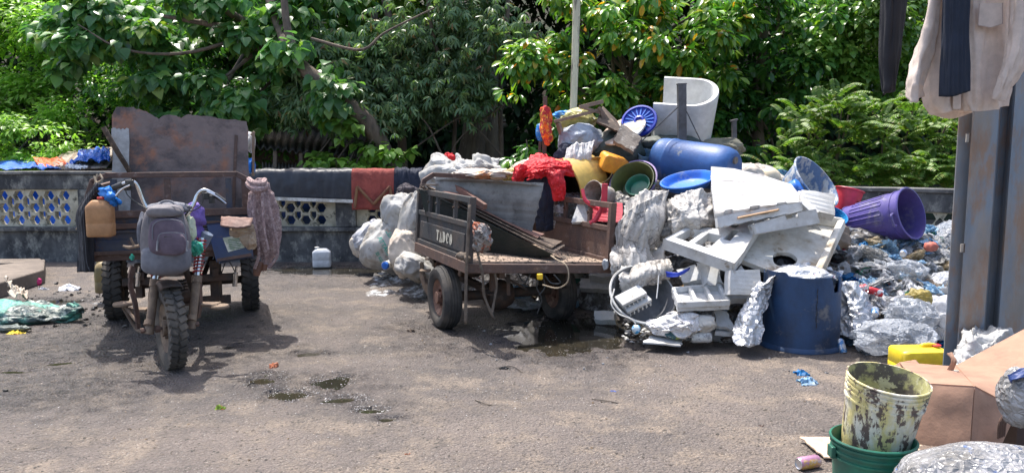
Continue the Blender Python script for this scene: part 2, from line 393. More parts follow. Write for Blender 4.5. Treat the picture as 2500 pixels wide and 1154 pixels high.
def ground_mat():
    m = bpy.data.materials.new('yard_dirt'); m.use_nodes = True; n = m.node_tree; N = n.nodes; L = n.links; b = N['Principled BSDF']
    tc = N.new('ShaderNodeTexCoord')
    def nse(s, det=6, ro=.6, st=None):
        q = N.new('ShaderNodeTexNoise'); q.inputs['Scale'].default_value = s; q.inputs['Detail'].default_value = det; q.inputs['Roughness'].default_value = ro
        L.new(tc.outputs['Object'], q.inputs['Vector']); return q.outputs[0]
    def mr(src, a, c, d=0, e=1):
        q = N.new('ShaderNodeMapRange'); q.inputs[1].default_value = a; q.inputs[2].default_value = c; q.inputs[3].default_value = d; q.inputs[4].default_value = e; L.new(src, q.inputs[0]); return q.outputs[0]
    def mix(f, a, c):
        q = N.new('ShaderNodeMix'); q.data_type = 'RGBA'; L.new(f, q.inputs[0])
        for k, x in ((6, a), (7, c)):
            if isinstance(x, tuple): q.inputs[k].default_value = (*x, 1)
            else: L.new(x, q.inputs[k])
        return q.outputs[2]
    def math_(op, a, c):
        q = N.new('ShaderNodeMath'); q.operation = op
        for k, x in ((0, a), (1, c)):
            if isinstance(x, (int, float)): q.inputs[k].default_value = x
            else: L.new(x, q.inputs[k])
        return q.outputs[0]
    c = mix(mr(nse(1.3, 9, .72), .44, .56), (.200, .163, .140), (.088, .076, .071))       # dust over worn tarmac
    c = mix(mr(nse(.35, 4, .6), .42, .6, 0, .45), c, (.14, .12, .112))
    c = mix(mr(nse(2.6, 8, .7), .47, .60), c, (.265, .212, .165))                       # pale ochre dust
    c = mix(mr(nse(6, 8, .72), .56, .70), c, (.07, .062, .058))                           # dark bare bitumen
    vo = N.new('ShaderNodeTexVoronoi'); vo.inputs['Scale'].default_value = 55; vo.inputs['Randomness'].default_value = 1; L.new(tc.outputs['Object'], vo.inputs['Vector'])
    c = mix(math_('MULTIPLY', mr(vo.outputs[0], .12, .34, .8, 0), mr(nse(5.0, 6, .7), .42, .58)), c, (.36, .33, .30))
    vo3 = N.new('ShaderNodeTexVoronoi'); vo3.inputs['Scale'].default_value = 95; L.new(tc.outputs['Object'], vo3.inputs['Vector'])
    c = mix(math_('MULTIPLY', mr(vo3.outputs[0], .14, .36, .6, 0), mr(nse(11.0, 5, .7), .44, .58)), c, (.035, .032, .032))   # stone specks
    vo2 = N.new('ShaderNodeTexVoronoi'); vo2.inputs['Scale'].default_value = 30; L.new(tc.outputs['Object'], vo2.inputs['Vector'])
    c = mix(math_('MULTIPLY', mr(vo2.outputs[0], .08, .2, .8, 0), mr(nse(4.0), .46, .6)), c, (.03, .027, .025))
    c = mix(mr(nse(48, 6, .8), .42, .62, 0, .6), c, (.10, .085, .076))
    a = N.new('ShaderNodeAttribute'); a.attribute_name = 'wet'
    wet = math_('MULTIPLY', a.outputs['Fac'], mr(nse(9, 6, .7), .25, .62, .35, 1))
    wetc = N.new('ShaderNodeVectorMath'); wetc.operation = 'MULTIPLY'; wetc.inputs[1].default_value = (.27, .28, .32); L.new(c, wetc.inputs[0])
    c = mix(wet, c, wetc.outputs[0]); L.new(c, b.inputs['Base Color'])
    L.new(mr(wet, .1, .9, .82, .26), b.inputs['Roughness'])
    h = math_('ADD', math_('MULTIPLY', nse(28, 8, .75), 1.0), math_('MULTIPLY', vo.outputs[0], .9))
    bp = N.new('ShaderNodeBump'); bp.inputs['Strength'].default_value = 1.0; bp.inputs['Distance'].default_value = .02; L.new(h, bp.inputs['Height']); L.new(bp.outputs[0], b.inputs['Normal'])
    return m
gme.materials.append(ground_mat())
water = mat('muddy_water', (.035, .030, .020), (.022, .020, .016), s=2, rough=.03, bump=.03, bs=14, spec=.6)
wb = MB().add([(-6, 2.3, -.012), (6, 2.3, -.012), (6, 11.2, -.012), (-6, 11.2, -.012)], [(0, 1, 2, 3)])
obj('water', wb, water, kind='structure', label='shallow muddy puddle water')

# grit and chips on the yard, far too many to count
def scatter_chips(name, label, n, fn, size, m, seed, flat=.45):
    r_ = np.random.RandomState(seed)
    tv = np.array([(1, 0, 0), (-.4, .85, 0), (-.6, -.8, .1), (.1, .1, .8)]); tf = np.array([(0, 1, 3), (1, 2, 3), (2, 0, 3)])
    pts = np.array([fn(r_) for _ in range(n)]); s_ = r_.uniform(size[0], size[1], n); a = r_.uniform(0, 6.28, n)
    ca, sa = np.cos(a), np.sin(a); vs = np.zeros((n, 4, 3)); el = r_.uniform(.4, 1.3, n)
    x = tv[None, :, 0] * s_[:, None]; y = tv[None, :, 1] * (s_ * el)[:, None]
    vs[:, :, 0] = pts[:, 0:1] + x * ca[:, None] - y * sa[:, None]; vs[:, :, 1] = pts[:, 1:2] + x * sa[:, None] + y * ca[:, None]
    vs[:, :, 2] = pts[:, 2:3] + tv[None, :, 2] * (s_ * flat)[:, None]
    fs = (tf[None] + (np.arange(n) * 4)[:, None, None]).reshape(-1, 3)
    return rawmesh(name, vs.reshape(-1, 3), fs, m, label=label, kind='stuff')
def rawmesh(name, vs, fs, m, parent=None, label=None, cat=None, group=None, kind=None, org=None):
    if parent is not None: org = ORG[parent.name]
    elif org is None: org = Vector((float(vs[:, 0].mean()), float(vs[:, 1].mean()), float(vs[:, 2].min())))
    vs = vs - np.array(org)[None]
    me = bpy.data.meshes.new(name); me.vertices.add(len(vs)); me.vertices.foreach_set('co', vs.astype(np.float32).ravel())
    me.loops.add(fs.size); me.loops.foreach_set('vertex_index', fs.astype(np.int32).ravel())
    me.polygons.add(len(fs)); me.polygons.foreach_set('loop_start', np.arange(0, fs.size, fs.shape[1], dtype=np.int32))
    me.update(calc_edges=True); me.materials.append(m)
    o = bpy.data.objects.new(name, me); C.objects.link(o); ORG[o.name] = Vector(org)
    if parent is not None: o.parent = parent
    else: o.location = org
    return tag(o, label, cat, group, kind)
def pt_ground(r_):
    y = 2.6 + 8 * r_.beta(1, 2.2); x = r_.uniform(-.68, .60) * y
    return (x, y, gh0(x, y))
_H = np.array([v[2] for v in gv]).reshape(len(ys), nx); _X = np.array(xs); _Y = np.array(ys)
def gh0(x, y):
    i = int(np.searchsorted(_X, x)) ; j = int(np.searchsorted(_Y, y)); return float(_H[min(j, len(ys) - 1), min(i, nx - 1)])
stone_m = mat('grit_stone', (.22, .19, .165), (.34, .30, .26), s=3, rough=.8, bump=0)
dark_m = mat('dark_grit', (.04, .035, .03), (.09, .07, .055), s=3, rough=.8, bump=0)
white_m = mat('white_flecks', (.75, .76, .78), rough=.6, bump=0)
scatter_chips('gravel', 'pale grit loose on the yard', 9000, pt_ground, (.002, .007), stone_m, 1)
scatter_chips('dark_grit', 'dark crumbs of bitumen and debris on the yard', 9000, pt_ground, (.003, .013), dark_m, 2)
def pt_pud(r_):
    while True:
        c = WET[r_.choice([0, 1, 4, 5, 6, 7, 8, 11, 12, 24, 25, 26, 30, 36, 23, 0, 24, 19, 33, 32, 28])]
        a = r_.uniform(0, 6.28); k = r_.uniform(.7, 1.7); x = c[0] + math.cos(a) * c[2] * k; y = c[1] + math.sin(a) * c[3] * k
        if -6 < x < 5.5 and 2.6 < y < 11: return (x, y, max(gh0(x, y), -.012))
scatter_chips('puddle_flecks', 'tiny white flecks scattered round the puddles', 3200, pt_pud, (.0015, .0042), white_m, 3)  # white chips round the puddles and wet patches

# ================================================================ perimeter wall
conc = mat('black_mould_concrete', (.105, .108, .11), (.042, .044, .048), s=3.2, c3=(.30, .30, .27), s3=7, thr3=(.50, .68), rough=.9, bump=.5, bs=30, st=(1, 1, .7))
cream = mat('cream_concrete', (.50, .47, .37), (.33, .31, .24), s=3, c3=(.06, .06, .045), s3=7, thr3=(.56, .66), rough=.9, bump=.4, bs=40)
capm = mat('weathered_coping', (.17, .17, .165), (.07, .07, .07), s=2.5, c3=(.38, .37, .34), s3=6, thr3=(.55, .70), rough=.9, bump=.5, bs=25)
def hexpts(cx, cy, r, n=6, sx=1):
    return [(cx + sx * r * math.cos(R(60 * k)), cy + r * math.sin(R(60 * k))) for k in range(n)]
def breeze_panel(parent, a, b, z0, z1, thick, m):
    "hexagons with pointed slots between them; a, b: ends at the wall's face"
    L_ = (b - a).length; dx = (b - a).normalized(); nrm = Vector((dx.y, -dx.x, 0))
    h = z1 - z0; mg = .05; nr = 3; vs_ = h / nr; sp = .215; k = max(1, int((L_ - 2 * mg) / sp)); x0 = (L_ - k * sp) / 2
    holes = []
    for i in range(k):
        for j in range(nr):
            holes.append(hexpts(x0 + sp * (i + .5), vs_ * (j + .5), .074))
    for i in range(k - 1):
        for j in range(nr - 1):
            cx, cy = x0 + sp * (i + 1), vs_ * (j + 1)
            holes.append([(cx, cy - .088), (cx + .042, cy - .035), (cx + .042, cy + .035), (cx, cy + .088), (cx - .042, cy + .035), (cx - .042, cy - .035)])
    mb = MB()
    def fn(u, v, w_): return a + dx * u + Vector((0, 0, z0 + v)) + nrm * (w_ - thick)
    mb.plate(rect(0, 0, L_, h), thick, fn, holes)
    return obj('panel', mb, m, parent, bev=.006)
def wall(name, label, a, b, z1, nbay, pw_=.28, group=None):
    a = Vector(a); b = Vector(b); d = (b - a).normalized(); nrm = Vector((d.y, -d.x, 0)); L_ = (b - a).length
    t = thing(name, label, 'wall', ((a.x + b.x) / 2, (a.y + b.y) / 2, 0))
    up = Vector((0, 0, 1))
    def strip(nm, o0, o1, za, zb, m, lumpy=0, s0=0, s1=L_, bev=.01):
        mb = MB(); n = max(2, int((s1 - s0) / .12)); vs = []
        for i in range(n + 1):
            p = a + d * (s0 + (s1 - s0) * i / n)
            for (o, z) in ((o0, za), (o1, za), (o1, zb), (o0, zb)):
                vs.append(p + nrm * (o + lumpy * nz(p * 3 + up * z * 5)) + up * (z + lumpy * nz(p * 2.2, 4)))
        fs = [(i * 4 + k, i * 4 + (k + 1) % 4, (i + 1) * 4 + (k + 1) % 4, (i + 1) * 4 + k) for i in range(n) for k in range(4)] + [(3, 2, 1, 0), (n * 4, n * 4 + 1, n * 4 + 2, n * 4 + 3)]
        mb.add(vs, fs); return obj(nm, mb, m, t, bev=bev)
    zp, zb = .44, z1 - .25
    strip('plinth', -.10, .07, -.05, zp, conc, .006)
    strip('ledge', -.10, .13, zp + .002, zp + .06, conc, .008)
    strip('beam', -.10, .07, zb, z1 - .045, conc, .004)
    strip('coping', -.13, .10, z1 - .043, z1, capm, .004)
    bay = L_ / nbay
    for i in range(nbay + 1):
        s = min(max(i * bay, pw_ / 2), L_ - pw_ / 2)
        strip('pillar', -.11, .09, zp + .062, zb - .002, conc, .003, s - pw_ / 2, s + pw_ / 2)
        if i < nbay:
            breeze_panel(t, a + d * (i * bay + pw_ / 2 + .003) + nrm * .03, a + d * ((i + 1) * bay - pw_ / 2 - .003) + nrm * .03, zp + .062, zb - .003, .10, cream)
    return t
XB = -2.32 + 1.79
wall('perimeter_wall', 'long mouldy black boundary wall with cream hexagon breeze panels along the back of the yard', (XB - 1.79 * 6, 10.9, 0), (XB + .9 - .9, 10.9, 0), 1.27, 6)
PR = Vector((5.35, 7.75, 0)); PL = Vector((XB + .02, 10.9, 0)); 
wall('perimeter_wall', 'boundary wall running behind the rubbish pile to the blue steel column, dark with pale openings', (PL.x, PL.y, 0), (PR.x, PR.y, 0), 1.17, 4)

# ================================================================ foliage
def leaf_tpl(w_, rows=((.28, .85), (.55, 1.0), (.82, .55)), fold=.18, droop=.18):
    vs = [(0, 0, 0)]
    for t, k in rows:
        z = -droop * t * t
        vs += [(t, -w_ * k / 2, z + fold * w_ * k), (t, 0, z), (t, w_ * k / 2, z + fold * w_ * k)]
    vs.append((1, 0, -droop)); n = len(rows); f = [(0, 1, 2), (0, 2, 3)]
    for i in range(n - 1):
        a = 1 + 3 * i; b = a + 3
        f += [(a, b, a + 1), (b, b + 1, a + 1), (a + 1, b + 1, a + 2), (b + 1, b + 2, a + 2)]
    a = 1 + 3 * (n - 1); f += [(a, len(vs) - 1, a + 1), (a + 1, len(vs) - 1, a + 2)]
    return np.array(vs, float), np.array(f)
L_HEART = leaf_tpl(.86, ((.10, .78), (.38, 1.0), (.75, .48)), .12, .22)
L_OVAL = leaf_tpl(.48, ((.25, .72), (.6, 1.0), (.88, .62)), .2, .25)
L_NARROW = leaf_tpl(.26, ((.35, 1.0), (.7, .8)), .2, .3)
L_SMALL = leaf_tpl(.45, ((.5, 1.0),), .2, .12)
def place(tpl, pos, dr, up, size):
    tv, tf = tpl; dr = dr / np.linalg.norm(dr, axis=1, keepdims=True)
    sd_ = np.cross(up, dr); sd_ /= np.maximum(np.linalg.norm(sd_, axis=1, keepdims=True), 1e-6); nn = np.cross(dr, sd_)
    s_ = size[:, None, None]
    vs = pos[:, None] + s_ * (tv[None, :, 0:1] * dr[:, None] + tv[None, :, 1:2] * sd_[:, None] + tv[None, :, 2:3] * nn[:, None])
    fs = tf[None] + (np.arange(len(pos)) * len(tv))[:, None, None]
    return vs.reshape(-1, 3), fs.reshape(-1, 3)
class Foliage:
    def __init__(s, seed): s.r = np.random.RandomState(seed); s.V = []; s.F = []; s.n = 0
    def put(s, tpl, pos, dr, up, size):
        v, f = place(tpl, pos, dr, up, size); s.V.append(v); s.F.append(f + s.n); s.n += len(v)
    def rosettes(s, cs, k, tpl, size, down=.5, spread=.12, face=None, jit=.35):
        "leaves hanging round each twig tip"
        cs = np.asarray(cs, float); n = len(cs); r = s.r
        a = r.uniform(0, 6.28, (n, k)); tilt = -down + r.normal(0, jit, (n, k))
        d = np.stack([np.cos(a) * np.cos(tilt), np.sin(a) * np.cos(tilt), np.sin(tilt)], -1)
        pos = cs[:, None] + d * spread * r.uniform(.2, 1, (n, k, 1)); up = np.tile([0, -.25, 1.0], (n, k, 1)) + r.normal(0, .25, (n, k, 3))
        s.put(tpl, pos.reshape(-1, 3), d.reshape(-1, 3), up.reshape(-1, 3), r.uniform(size * .65, size * 1.15, n * k))
    def palmate(s, cs, size, k=7, per=3, spread=.12):
        cs = np.asarray(cs, float); r = s.r
        cs = np.repeat(cs, per, 0) + r.normal(0, spread, (len(cs) * per, 3)); n = len(cs)
        hub = r.normal(0, .45, (n, 3)) + np.array([0, -.35, .8]); hub /= np.linalg.norm(hub, axis=1, keepdims=True)
        x = np.cross(hub, r.normal(0, 1, (n, 3))); x /= np.linalg.norm(x, axis=1, keepdims=True); y = np.cross(hub, x)
        a = np.linspace(0, 6.28, k, endpoint=False)[None] + r.uniform(0, 6.28, (n, 1))
        d = x[:, None] * np.cos(a)[..., None] + y[:, None] * np.sin(a)[..., None] + hub[:, None] * -.35 + np.array([0, 0, -.3])
        s.put(L_NARROW, np.repeat(cs, k, 0), d.reshape(-1, 3), np.repeat(hub, k, 0), r.uniform(size * .75, size * 1.1, n * k))
    def fronds(s, cs, size, leaflets=16, lsize=.07, rise=.35, outdir=None, tpl=None):
        cs = np.asarray(cs, float); n = len(cs); r = s.r
        a = r.uniform(0, 6.28, n); d = np.stack([np.cos(a), np.sin(a) - .35, np.full(n, rise) + r.normal(0, .3, n)], -1); d /= np.linalg.norm(d, axis=1, keepdims=True)
        if outdir is not None: d = d * .8 + outdir; d /= np.linalg.norm(d, axis=1, keepdims=True)
        t = np.linspace(.12, 1, leaflets); L_ = r.uniform(size * .6, size * 1.1, n)
        c = cs[:, None] + d[:, None] * (t[None, :, None] * L_[:, None, None]); c[:, :, 2] -= (t[None] ** 2) * L_[:, None] * .45
        tan = d[:, None] - np.array([0, 0, .9]) * t[None, :, None]; tan /= np.linalg.norm(tan, axis=-1, keepdims=True)
        sidev = np.cross(tan, np.array([0, 0, 1.0])); sidev /= np.maximum(np.linalg.norm(sidev, axis=-1, keepdims=True), 1e-6)
        for sg in (-1, 1):
            dd = sidev * sg + tan * .35 + np.array([0, 0, -.45]); up = np.cross(sidev, tan) * 1.0 + r.normal(0, .12, tan.shape); up[..., 2] = np.abs(up[..., 2])
            sz = np.tile(np.sin(np.clip(t * 2.6 + .3, 0, 3.0)) * .5 + .55, (n, 1)) * lsize
            s.put(tpl or L_SMALL, c.reshape(-1, 3), dd.reshape(-1, 3), up.reshape(-1, 3), sz.reshape(-1))
    def build(s, name, m, parent=None, **k):
        return rawmesh(name, np.concatenate(s.V), np.concatenate(s.F), m, parent, **k)
def inpoly(x, y, p):
    c = False
    for i in range(len(p)):
        (x1, y1), (x2, y2) = p[i], p[i - 1]
        if (y1 > y) != (y2 > y) and x < (x2 - x1) * (y - y1) / (y2 - y1) + x1: c = not c
    return c
def crown_points(poly, d, dep, n, seed, lobe=60, lobes=None, gap=.35, bulge=.6):
    "twig tips spread over lobed bough masses: each lobe is a rounded mass in depth"
    r = random.Random(seed); xs_ = [p[0] for p in poly]; ys_ = [p[1] for p in poly]; lb = []
    while len(lb) < (lobes or 30):
        x, y = r.uniform(min(xs_), max(xs_)), r.uniform(min(ys_), max(ys_))
        if inpoly(x, y, poly): lb.append((x, y, d + r.uniform(0, dep), r.uniform(.55, 1.25) * lobe))
    out = []
    while len(out) < n:
        x0, y0, dd, rad = r.choice(lb); a = r.uniform(0, 6.283); q = r.uniform(0, 1) ** .5
        x = x0 + math.cos(a) * q * rad * 1.25; y = y0 + math.sin(a) * q * rad * .75
        if noise.noise(Vector((x / 45, y / 45, seed))) < -gap: continue
        z = dd - math.sqrt(1 - q * q) * bulge * S(rad, dd) * 1.0 + r.uniform(-.1, .25)
        out.append(tuple(P(x, y, max(z, 8.3))))
    return out
bark = mat('grey_brown_bark', (.16, .12, .09), (.09, .07, .055), s=8, c3=(.24, .21, .17), s3=14, thr3=(.58, .7), rough=.9, bump=.8, bs=30, st=(1, 1, .3))
barkd = mat('dark_bark', (.15, .125, .09), (.09, .075, .06), s=6, c3=(.21, .185, .145), s3=10, rough=.92, bump=.8, bs=24, st=(1, 1, .25))
def limb(mb, pts, r0, r1, n=9, sm=14):
    k = sm + 1; mb.tube([P(*p) for p in pts], [r0 + (r1 - r0) * i / sm for i in range(k)], n, sm)
def tree(name, label, cat, base, limbs, bk, fol, group=None):
    t = thing(name, label, cat, base, group)
    if limbs:
        mb = MB()
        for pts, a, b in limbs: limb(mb, pts, a, b)
        obj('trunk', mb, bk, t, smooth=True, ang=80)
    for f_, m in fol: f_.build('crown', m, t)
    return t
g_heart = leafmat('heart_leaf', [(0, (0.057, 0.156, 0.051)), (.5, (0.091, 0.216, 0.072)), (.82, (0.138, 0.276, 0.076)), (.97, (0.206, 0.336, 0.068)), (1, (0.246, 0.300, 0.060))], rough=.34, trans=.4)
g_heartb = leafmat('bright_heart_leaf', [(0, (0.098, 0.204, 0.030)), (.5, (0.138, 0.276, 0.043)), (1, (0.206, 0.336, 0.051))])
g_palm = leafmat('palmate_leaf', [(0, (0.084, 0.156, 0.072)), (.6, (0.138, 0.228, 0.102)), (.93, (0.206, 0.288, 0.119)), (.98, (0.219, 0.168, 0.060)), (1, (0.179, 0.084, 0.043))], rough=.34)
g_oval = leafmat('glossy_oval_leaf', [(0, (0.050, 0.156, 0.030)), (.45, (0.098, 0.240, 0.038)), (.78, (0.206, 0.360, 0.043)), (.93, (0.246, 0.324, 0.034)), (.965, (0.408, 0.300, 0.034)), (.985, (0.678, 0.312, 0.025)), (1, (0.611, 0.180, 0.017))], rough=.28)
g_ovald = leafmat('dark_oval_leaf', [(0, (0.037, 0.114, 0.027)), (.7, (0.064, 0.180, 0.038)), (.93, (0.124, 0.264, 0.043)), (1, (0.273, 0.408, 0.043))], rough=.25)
g_vine = leafmat('vine_leaf', [(0, (0.084, 0.192, 0.030)), (.6, (0.124, 0.252, 0.043)), (1, (0.206, 0.324, 0.060))], rough=.35)
g_fern = leafmat('feathery_leaf', [(0, (.08, .17, .03)), (.5, (.13, .24, .04)), (.9, (.20, .30, .06)), (1, (.26, .24, .07))], rough=.5, trans=.4)
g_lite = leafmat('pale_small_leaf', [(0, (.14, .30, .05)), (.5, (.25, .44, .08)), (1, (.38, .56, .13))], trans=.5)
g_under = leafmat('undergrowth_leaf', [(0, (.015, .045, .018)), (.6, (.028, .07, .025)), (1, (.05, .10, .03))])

# terrain behind
hb = MB(); n_ = 40
vs = []
for j in range(22):
    for i in range(n_ + 1):
        x = -34 + 68 * i / n_; y = 12.2 + j * 1.7
        vs.append((x, y, -.6 + max(0, (y - 17)) * .62 + .5 * nz((x * .3, y * .3, 0)) + (0 if y < 15 else .4)))
hb.add(vs, [(j * (n_ + 1) + i, j * (n_ + 1) + i + 1, (j + 1) * (n_ + 1) + i + 1, (j + 1) * (n_ + 1) + i) for j in range(21) for i in range(n_)])
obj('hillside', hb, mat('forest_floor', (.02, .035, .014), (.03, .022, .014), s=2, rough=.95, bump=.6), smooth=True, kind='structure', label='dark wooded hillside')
def undergrowth(name, label, boxes, n, size, m, seed, tpl=L_OVAL):
    f = Foliage(seed); r = f.r; cs = []
    for k in range(n):
        b = boxes[r.randint(len(boxes))]; cs.append([r.uniform(b[0], b[1]), r.uniform(b[2], b[3]), r.uniform(b[4], b[5])])
    f.rosettes(cs, 8, tpl, size, .45, .3); return f.build(name, m, label=label, kind='stuff')
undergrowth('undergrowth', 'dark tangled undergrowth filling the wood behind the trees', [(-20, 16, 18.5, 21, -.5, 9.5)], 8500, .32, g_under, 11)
undergrowth('shade_canopy', 'added leaf canopy above the view, shading the wood', [(-6, 13, 16, 26, 6.8, 9.5), (-5.5, 11, 14.2, 18, 5.8, 7.4)], 4500, .38, g_under, 12)  # unseen leaf layer added overhead to keep the wood dark

# pale feathery tree, far left
pts = crown_points([(-160, -60), (420, -60), (400, 150), (330, 260), (200, 330), (140, 395), (-100, 395)], 15.5, 2.5, 2300, 21, lobe=75, lobes=46, gap=.3)
f1 = Foliage(21); f1.rosettes(pts, 9, L_SMALL, .18, .3, .28)
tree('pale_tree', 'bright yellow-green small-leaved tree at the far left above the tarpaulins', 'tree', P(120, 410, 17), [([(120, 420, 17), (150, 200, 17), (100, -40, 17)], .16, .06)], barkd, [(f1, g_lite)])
pts = crown_points([(330, -60), (1000, -60), (930, 110), (600, 150), (420, 110)], 17.5, 2, 700, 22, lobe=70, lobes=20, gap=.25)
f1 = Foliage(22); f1.rosettes(pts, 8, L_OVAL, .22, .4, .3)
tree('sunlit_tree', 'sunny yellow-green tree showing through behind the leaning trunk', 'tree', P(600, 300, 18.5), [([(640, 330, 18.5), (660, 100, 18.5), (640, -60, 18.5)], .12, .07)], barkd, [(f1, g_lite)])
pts = crown_points([(330, 90), (760, 120), (900, 200), (860, 330), (250, 350), (240, 200)], 15.0, 1.2, 800, 23, lobe=60, lobes=26, gap=.2)
f1 = Foliage(23); f1.rosettes(pts, 8, L_OVAL, .14, .4, .22)
tree('shaded_shrub', 'dark shaded shrub behind the heart-leaved tree and the leaning rusty board', 'shrub', P(560, 410, 15.6), [([(560, 420, 15.6), (540, 250, 15.4), (600, 120, 15.4)], .07, .03)], barkd, [(f1, g_ovald)])

# heart-leaved tree with the leaning trunk
pts = crown_points([(150, -40), (760, -50), (740, 120), (700, 220), (660, 290), (420, 290), (380, 200), (170, 170), (110, 60)], 12.4, 1.6, 700, 31, lobe=48, lobes=52, gap=.16)
pts += crown_points([(700, -40), (960, -40), (900, 160), (780, 200)], 12.9, 1.0, 70, 32, lobe=40, lobes=14, gap=.2)
pts += crown_points([(620, 60), (760, 40), (900, 200), (930, 300), (860, 310), (700, 210)], 11.75, .2, 42, 33, lobe=30, lobes=12, gap=.1)
f1 = Foliage(31); f1.rosettes(pts, 9, L_HEART, .20, .75, .20)
tk = [([(960, 425, 12.4), (905, 310, 12.1), (800, 215, 11.9), (725, 150, 12.0), (680, 60, 12.6), (640, -60, 13.2)], .15, .07),
      ([(728, 160, 12.1), (700, 60, 12.2), (690, -60, 12.4)], .07, .05), ([(740, 170, 12.1), (650, 105, 13.0), (560, 70, 12.7), (400, 40, 12.6)], .10, .03),
      ([(700, 120, 13.4), (560, 30, 13), (480, -40, 12.8)], .09, .04), ([(760, 95, 11.9), (880, 122, 11.7), (940, 80, 11.8), (1060, 20, 12.0)], .025, .014),
      ([(650, 105, 13.0), (560, 180, 12.7), (480, 230, 12.5)], .04, .012), ([(720, 150, 13.3), (650, 210, 12.9), (600, 280, 12.7)], .035, .012), ([(600, 90, 12.9), (450, 130, 12.6), (300, 120, 12.5), (190, 60, 12.5)], .035, .01)]
tree('heart_leaf_tree', 'large tree with drooping heart-shaped leaves and a trunk leaning left above the rusty board', 'tree', P(960, 425, 13.6), tk, bark, [(f1, g_heart)])
# palmate tree
pts = crown_points([(720, 250), (830, 40), (950, -20), (1260, -30), (1290, 160), (1200, 240), (1120, 300), (960, 310), (840, 290)], 12.6, 1.3, 620, 41, lobe=46, lobes=44, gap=.16)
pts += crown_points([(730, 235), (900, 235), (1010, 275), (900, 300), (760, 270)], 12.2, .5, 90, 42, lobe=26, lobes=10)
f1 = Foliage(41); f1.palmate(pts, .15, 7, 5, .14)
tk = [([(1225, 415, 13.5), (1222, 200, 13.4), (1240, 20, 13.3), (1230, -50, 13.3)], .045, .03), ([(985, 420, 13.9), (975, 250, 13.8), (960, 100, 13.7), (930, -40, 13.6)], .085, .06),
      ([(930, 420, 14.4), (920, 200, 14.3), (912, -40, 14.2)], .07, .06), ([(1105, 420, 13.6), (1108, 250, 13.5), (1060, 100, 13.2), (1040, -40, 13.1)], .04, .03),
      ([(1080, 380, 12.9), (1040, 300, 12.8), (990, 260, 12.6)], .02, .01), ([(1225, 380, 12.9), (1150, 300, 12.8), (1090, 270, 12.7)], .018, .01), ([(1240, 250, 13), (1130, 330, 12.9), (1090, 400, 12.8)], .014, .01), ([(1000, 370, 12.8), (1100, 300, 12.8), (1180, 260, 12.8)], .014, .008)]
tree('palmate_tree', 'grey-green tree with finger-like drooping leaflets in the middle of the wood', 'tree', P(985, 425, 13.8), tk, bark, [(f1, g_palm)])
# big buttressed trunk
t = thing('buttressed_tree', 'thick buttressed dark trunk standing between the palmate tree and the white pole', 'tree', P(1160, 420, 14.6))
mb = MB()
for px0, px1, pxt, r0 in ((1135, 1165, 1180, .17), (1160, 1180, 1190, .2), (1195, 1195, 1196, .17)):
    limb(mb, [(px0, 430, 14.5), (px1, 250, 14.6), (pxt, 60, 14.7), (pxt + 8, -70, 14.7)], r0 * 1.25, r0 * .8)
obj('trunk', mb, barkd, t, smooth=True, ang=80)
f1 = Foliage(45); f1.rosettes([tuple(P(rnd.uniform(1080, 1290), rnd.uniform(-160, -60), rnd.uniform(13.8, 15.5))) for _ in range(120)], 9, L_OVAL, .25, .4, .3); f1.build('crown', g_ovald, t)

# glossy oval-leaved trees, right of the pole
def boughs(poly, d, n, seed):
    r = random.Random(seed); x0 = sum(p[0] for p in poly) / len(poly); out = []
    for k in range(n):
        while True:
            x, y = r.uniform(min(p[0] for p in poly), max(p[0] for p in poly)), r.uniform(min(p[1] for p in poly), max(p[1] for p in poly))
            if inpoly(x, y, poly): break
        out.append(([(x0 + r.uniform(-40, 40), y + 150, d + .9), ((x + x0) / 2, y + 50, d + .6), (x, y, d + .2)], .035, .012))
    return out
poly = [(1290, 90), (1350, -40), (1780, -40), (1900, 60), (1760, 200), (1730, 260), (1480, 280), (1420, 330), (1300, 270), (1270, 200)]
pts = crown_points(poly, 10.7, 1.3, 760, 51, lobe=42, lobes=60, gap=.12)
f1 = Foliage(51); f1.rosettes(pts, 11, L_OVAL, .165, .55, .13, jit=.4)
tree('glossy_leaf_tree', 'glossy tree with hanging oval leaves, some orange, behind the white pole', 'tree', P(1560, 440, 11.9), [([(1560, 440, 11.9), (1550, 250, 11.8), (1600, 50, 11.7), (1580, -60, 11.7)], .12, .05)] + boughs(poly, 11.2, 14, 5), bark, [(f1, g_oval)])
pts = crown_points([(1250, 340), (1310, 320), (1320, 400), (1260, 420)], 10.9, .3, 22, 56, lobe=18, lobes=6)
f1 = Foliage(56); f1.rosettes(pts, 9, L_OVAL, .15, .6, .1)
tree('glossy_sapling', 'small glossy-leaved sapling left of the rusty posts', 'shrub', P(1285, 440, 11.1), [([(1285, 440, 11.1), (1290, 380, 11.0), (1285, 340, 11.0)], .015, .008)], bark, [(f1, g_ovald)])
poly = [(1740, 150), (1850, -40), (2060, -40), (2140, 60), (2060, 230), (1990, 260), (1880, 400), (1720, 400), (1700, 250)]
pts = crown_points(poly, 11.1, 1.4, 560, 52, lobe=48, lobes=46, gap=.14)
f1 = Foliage(52); f1.rosettes(pts, 10, L_OVAL, .17, .5, .14)
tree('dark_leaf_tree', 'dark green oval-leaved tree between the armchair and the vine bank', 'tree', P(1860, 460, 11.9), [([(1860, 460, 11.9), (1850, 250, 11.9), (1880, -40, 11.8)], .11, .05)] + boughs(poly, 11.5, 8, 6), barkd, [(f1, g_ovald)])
for i, (cx, cy, k) in enumerate([(2010, 55, 3), (1785, 35, 2), (1660, 120, 2), (1760, 290, 2), (1890, 35, 2)]):
    pass
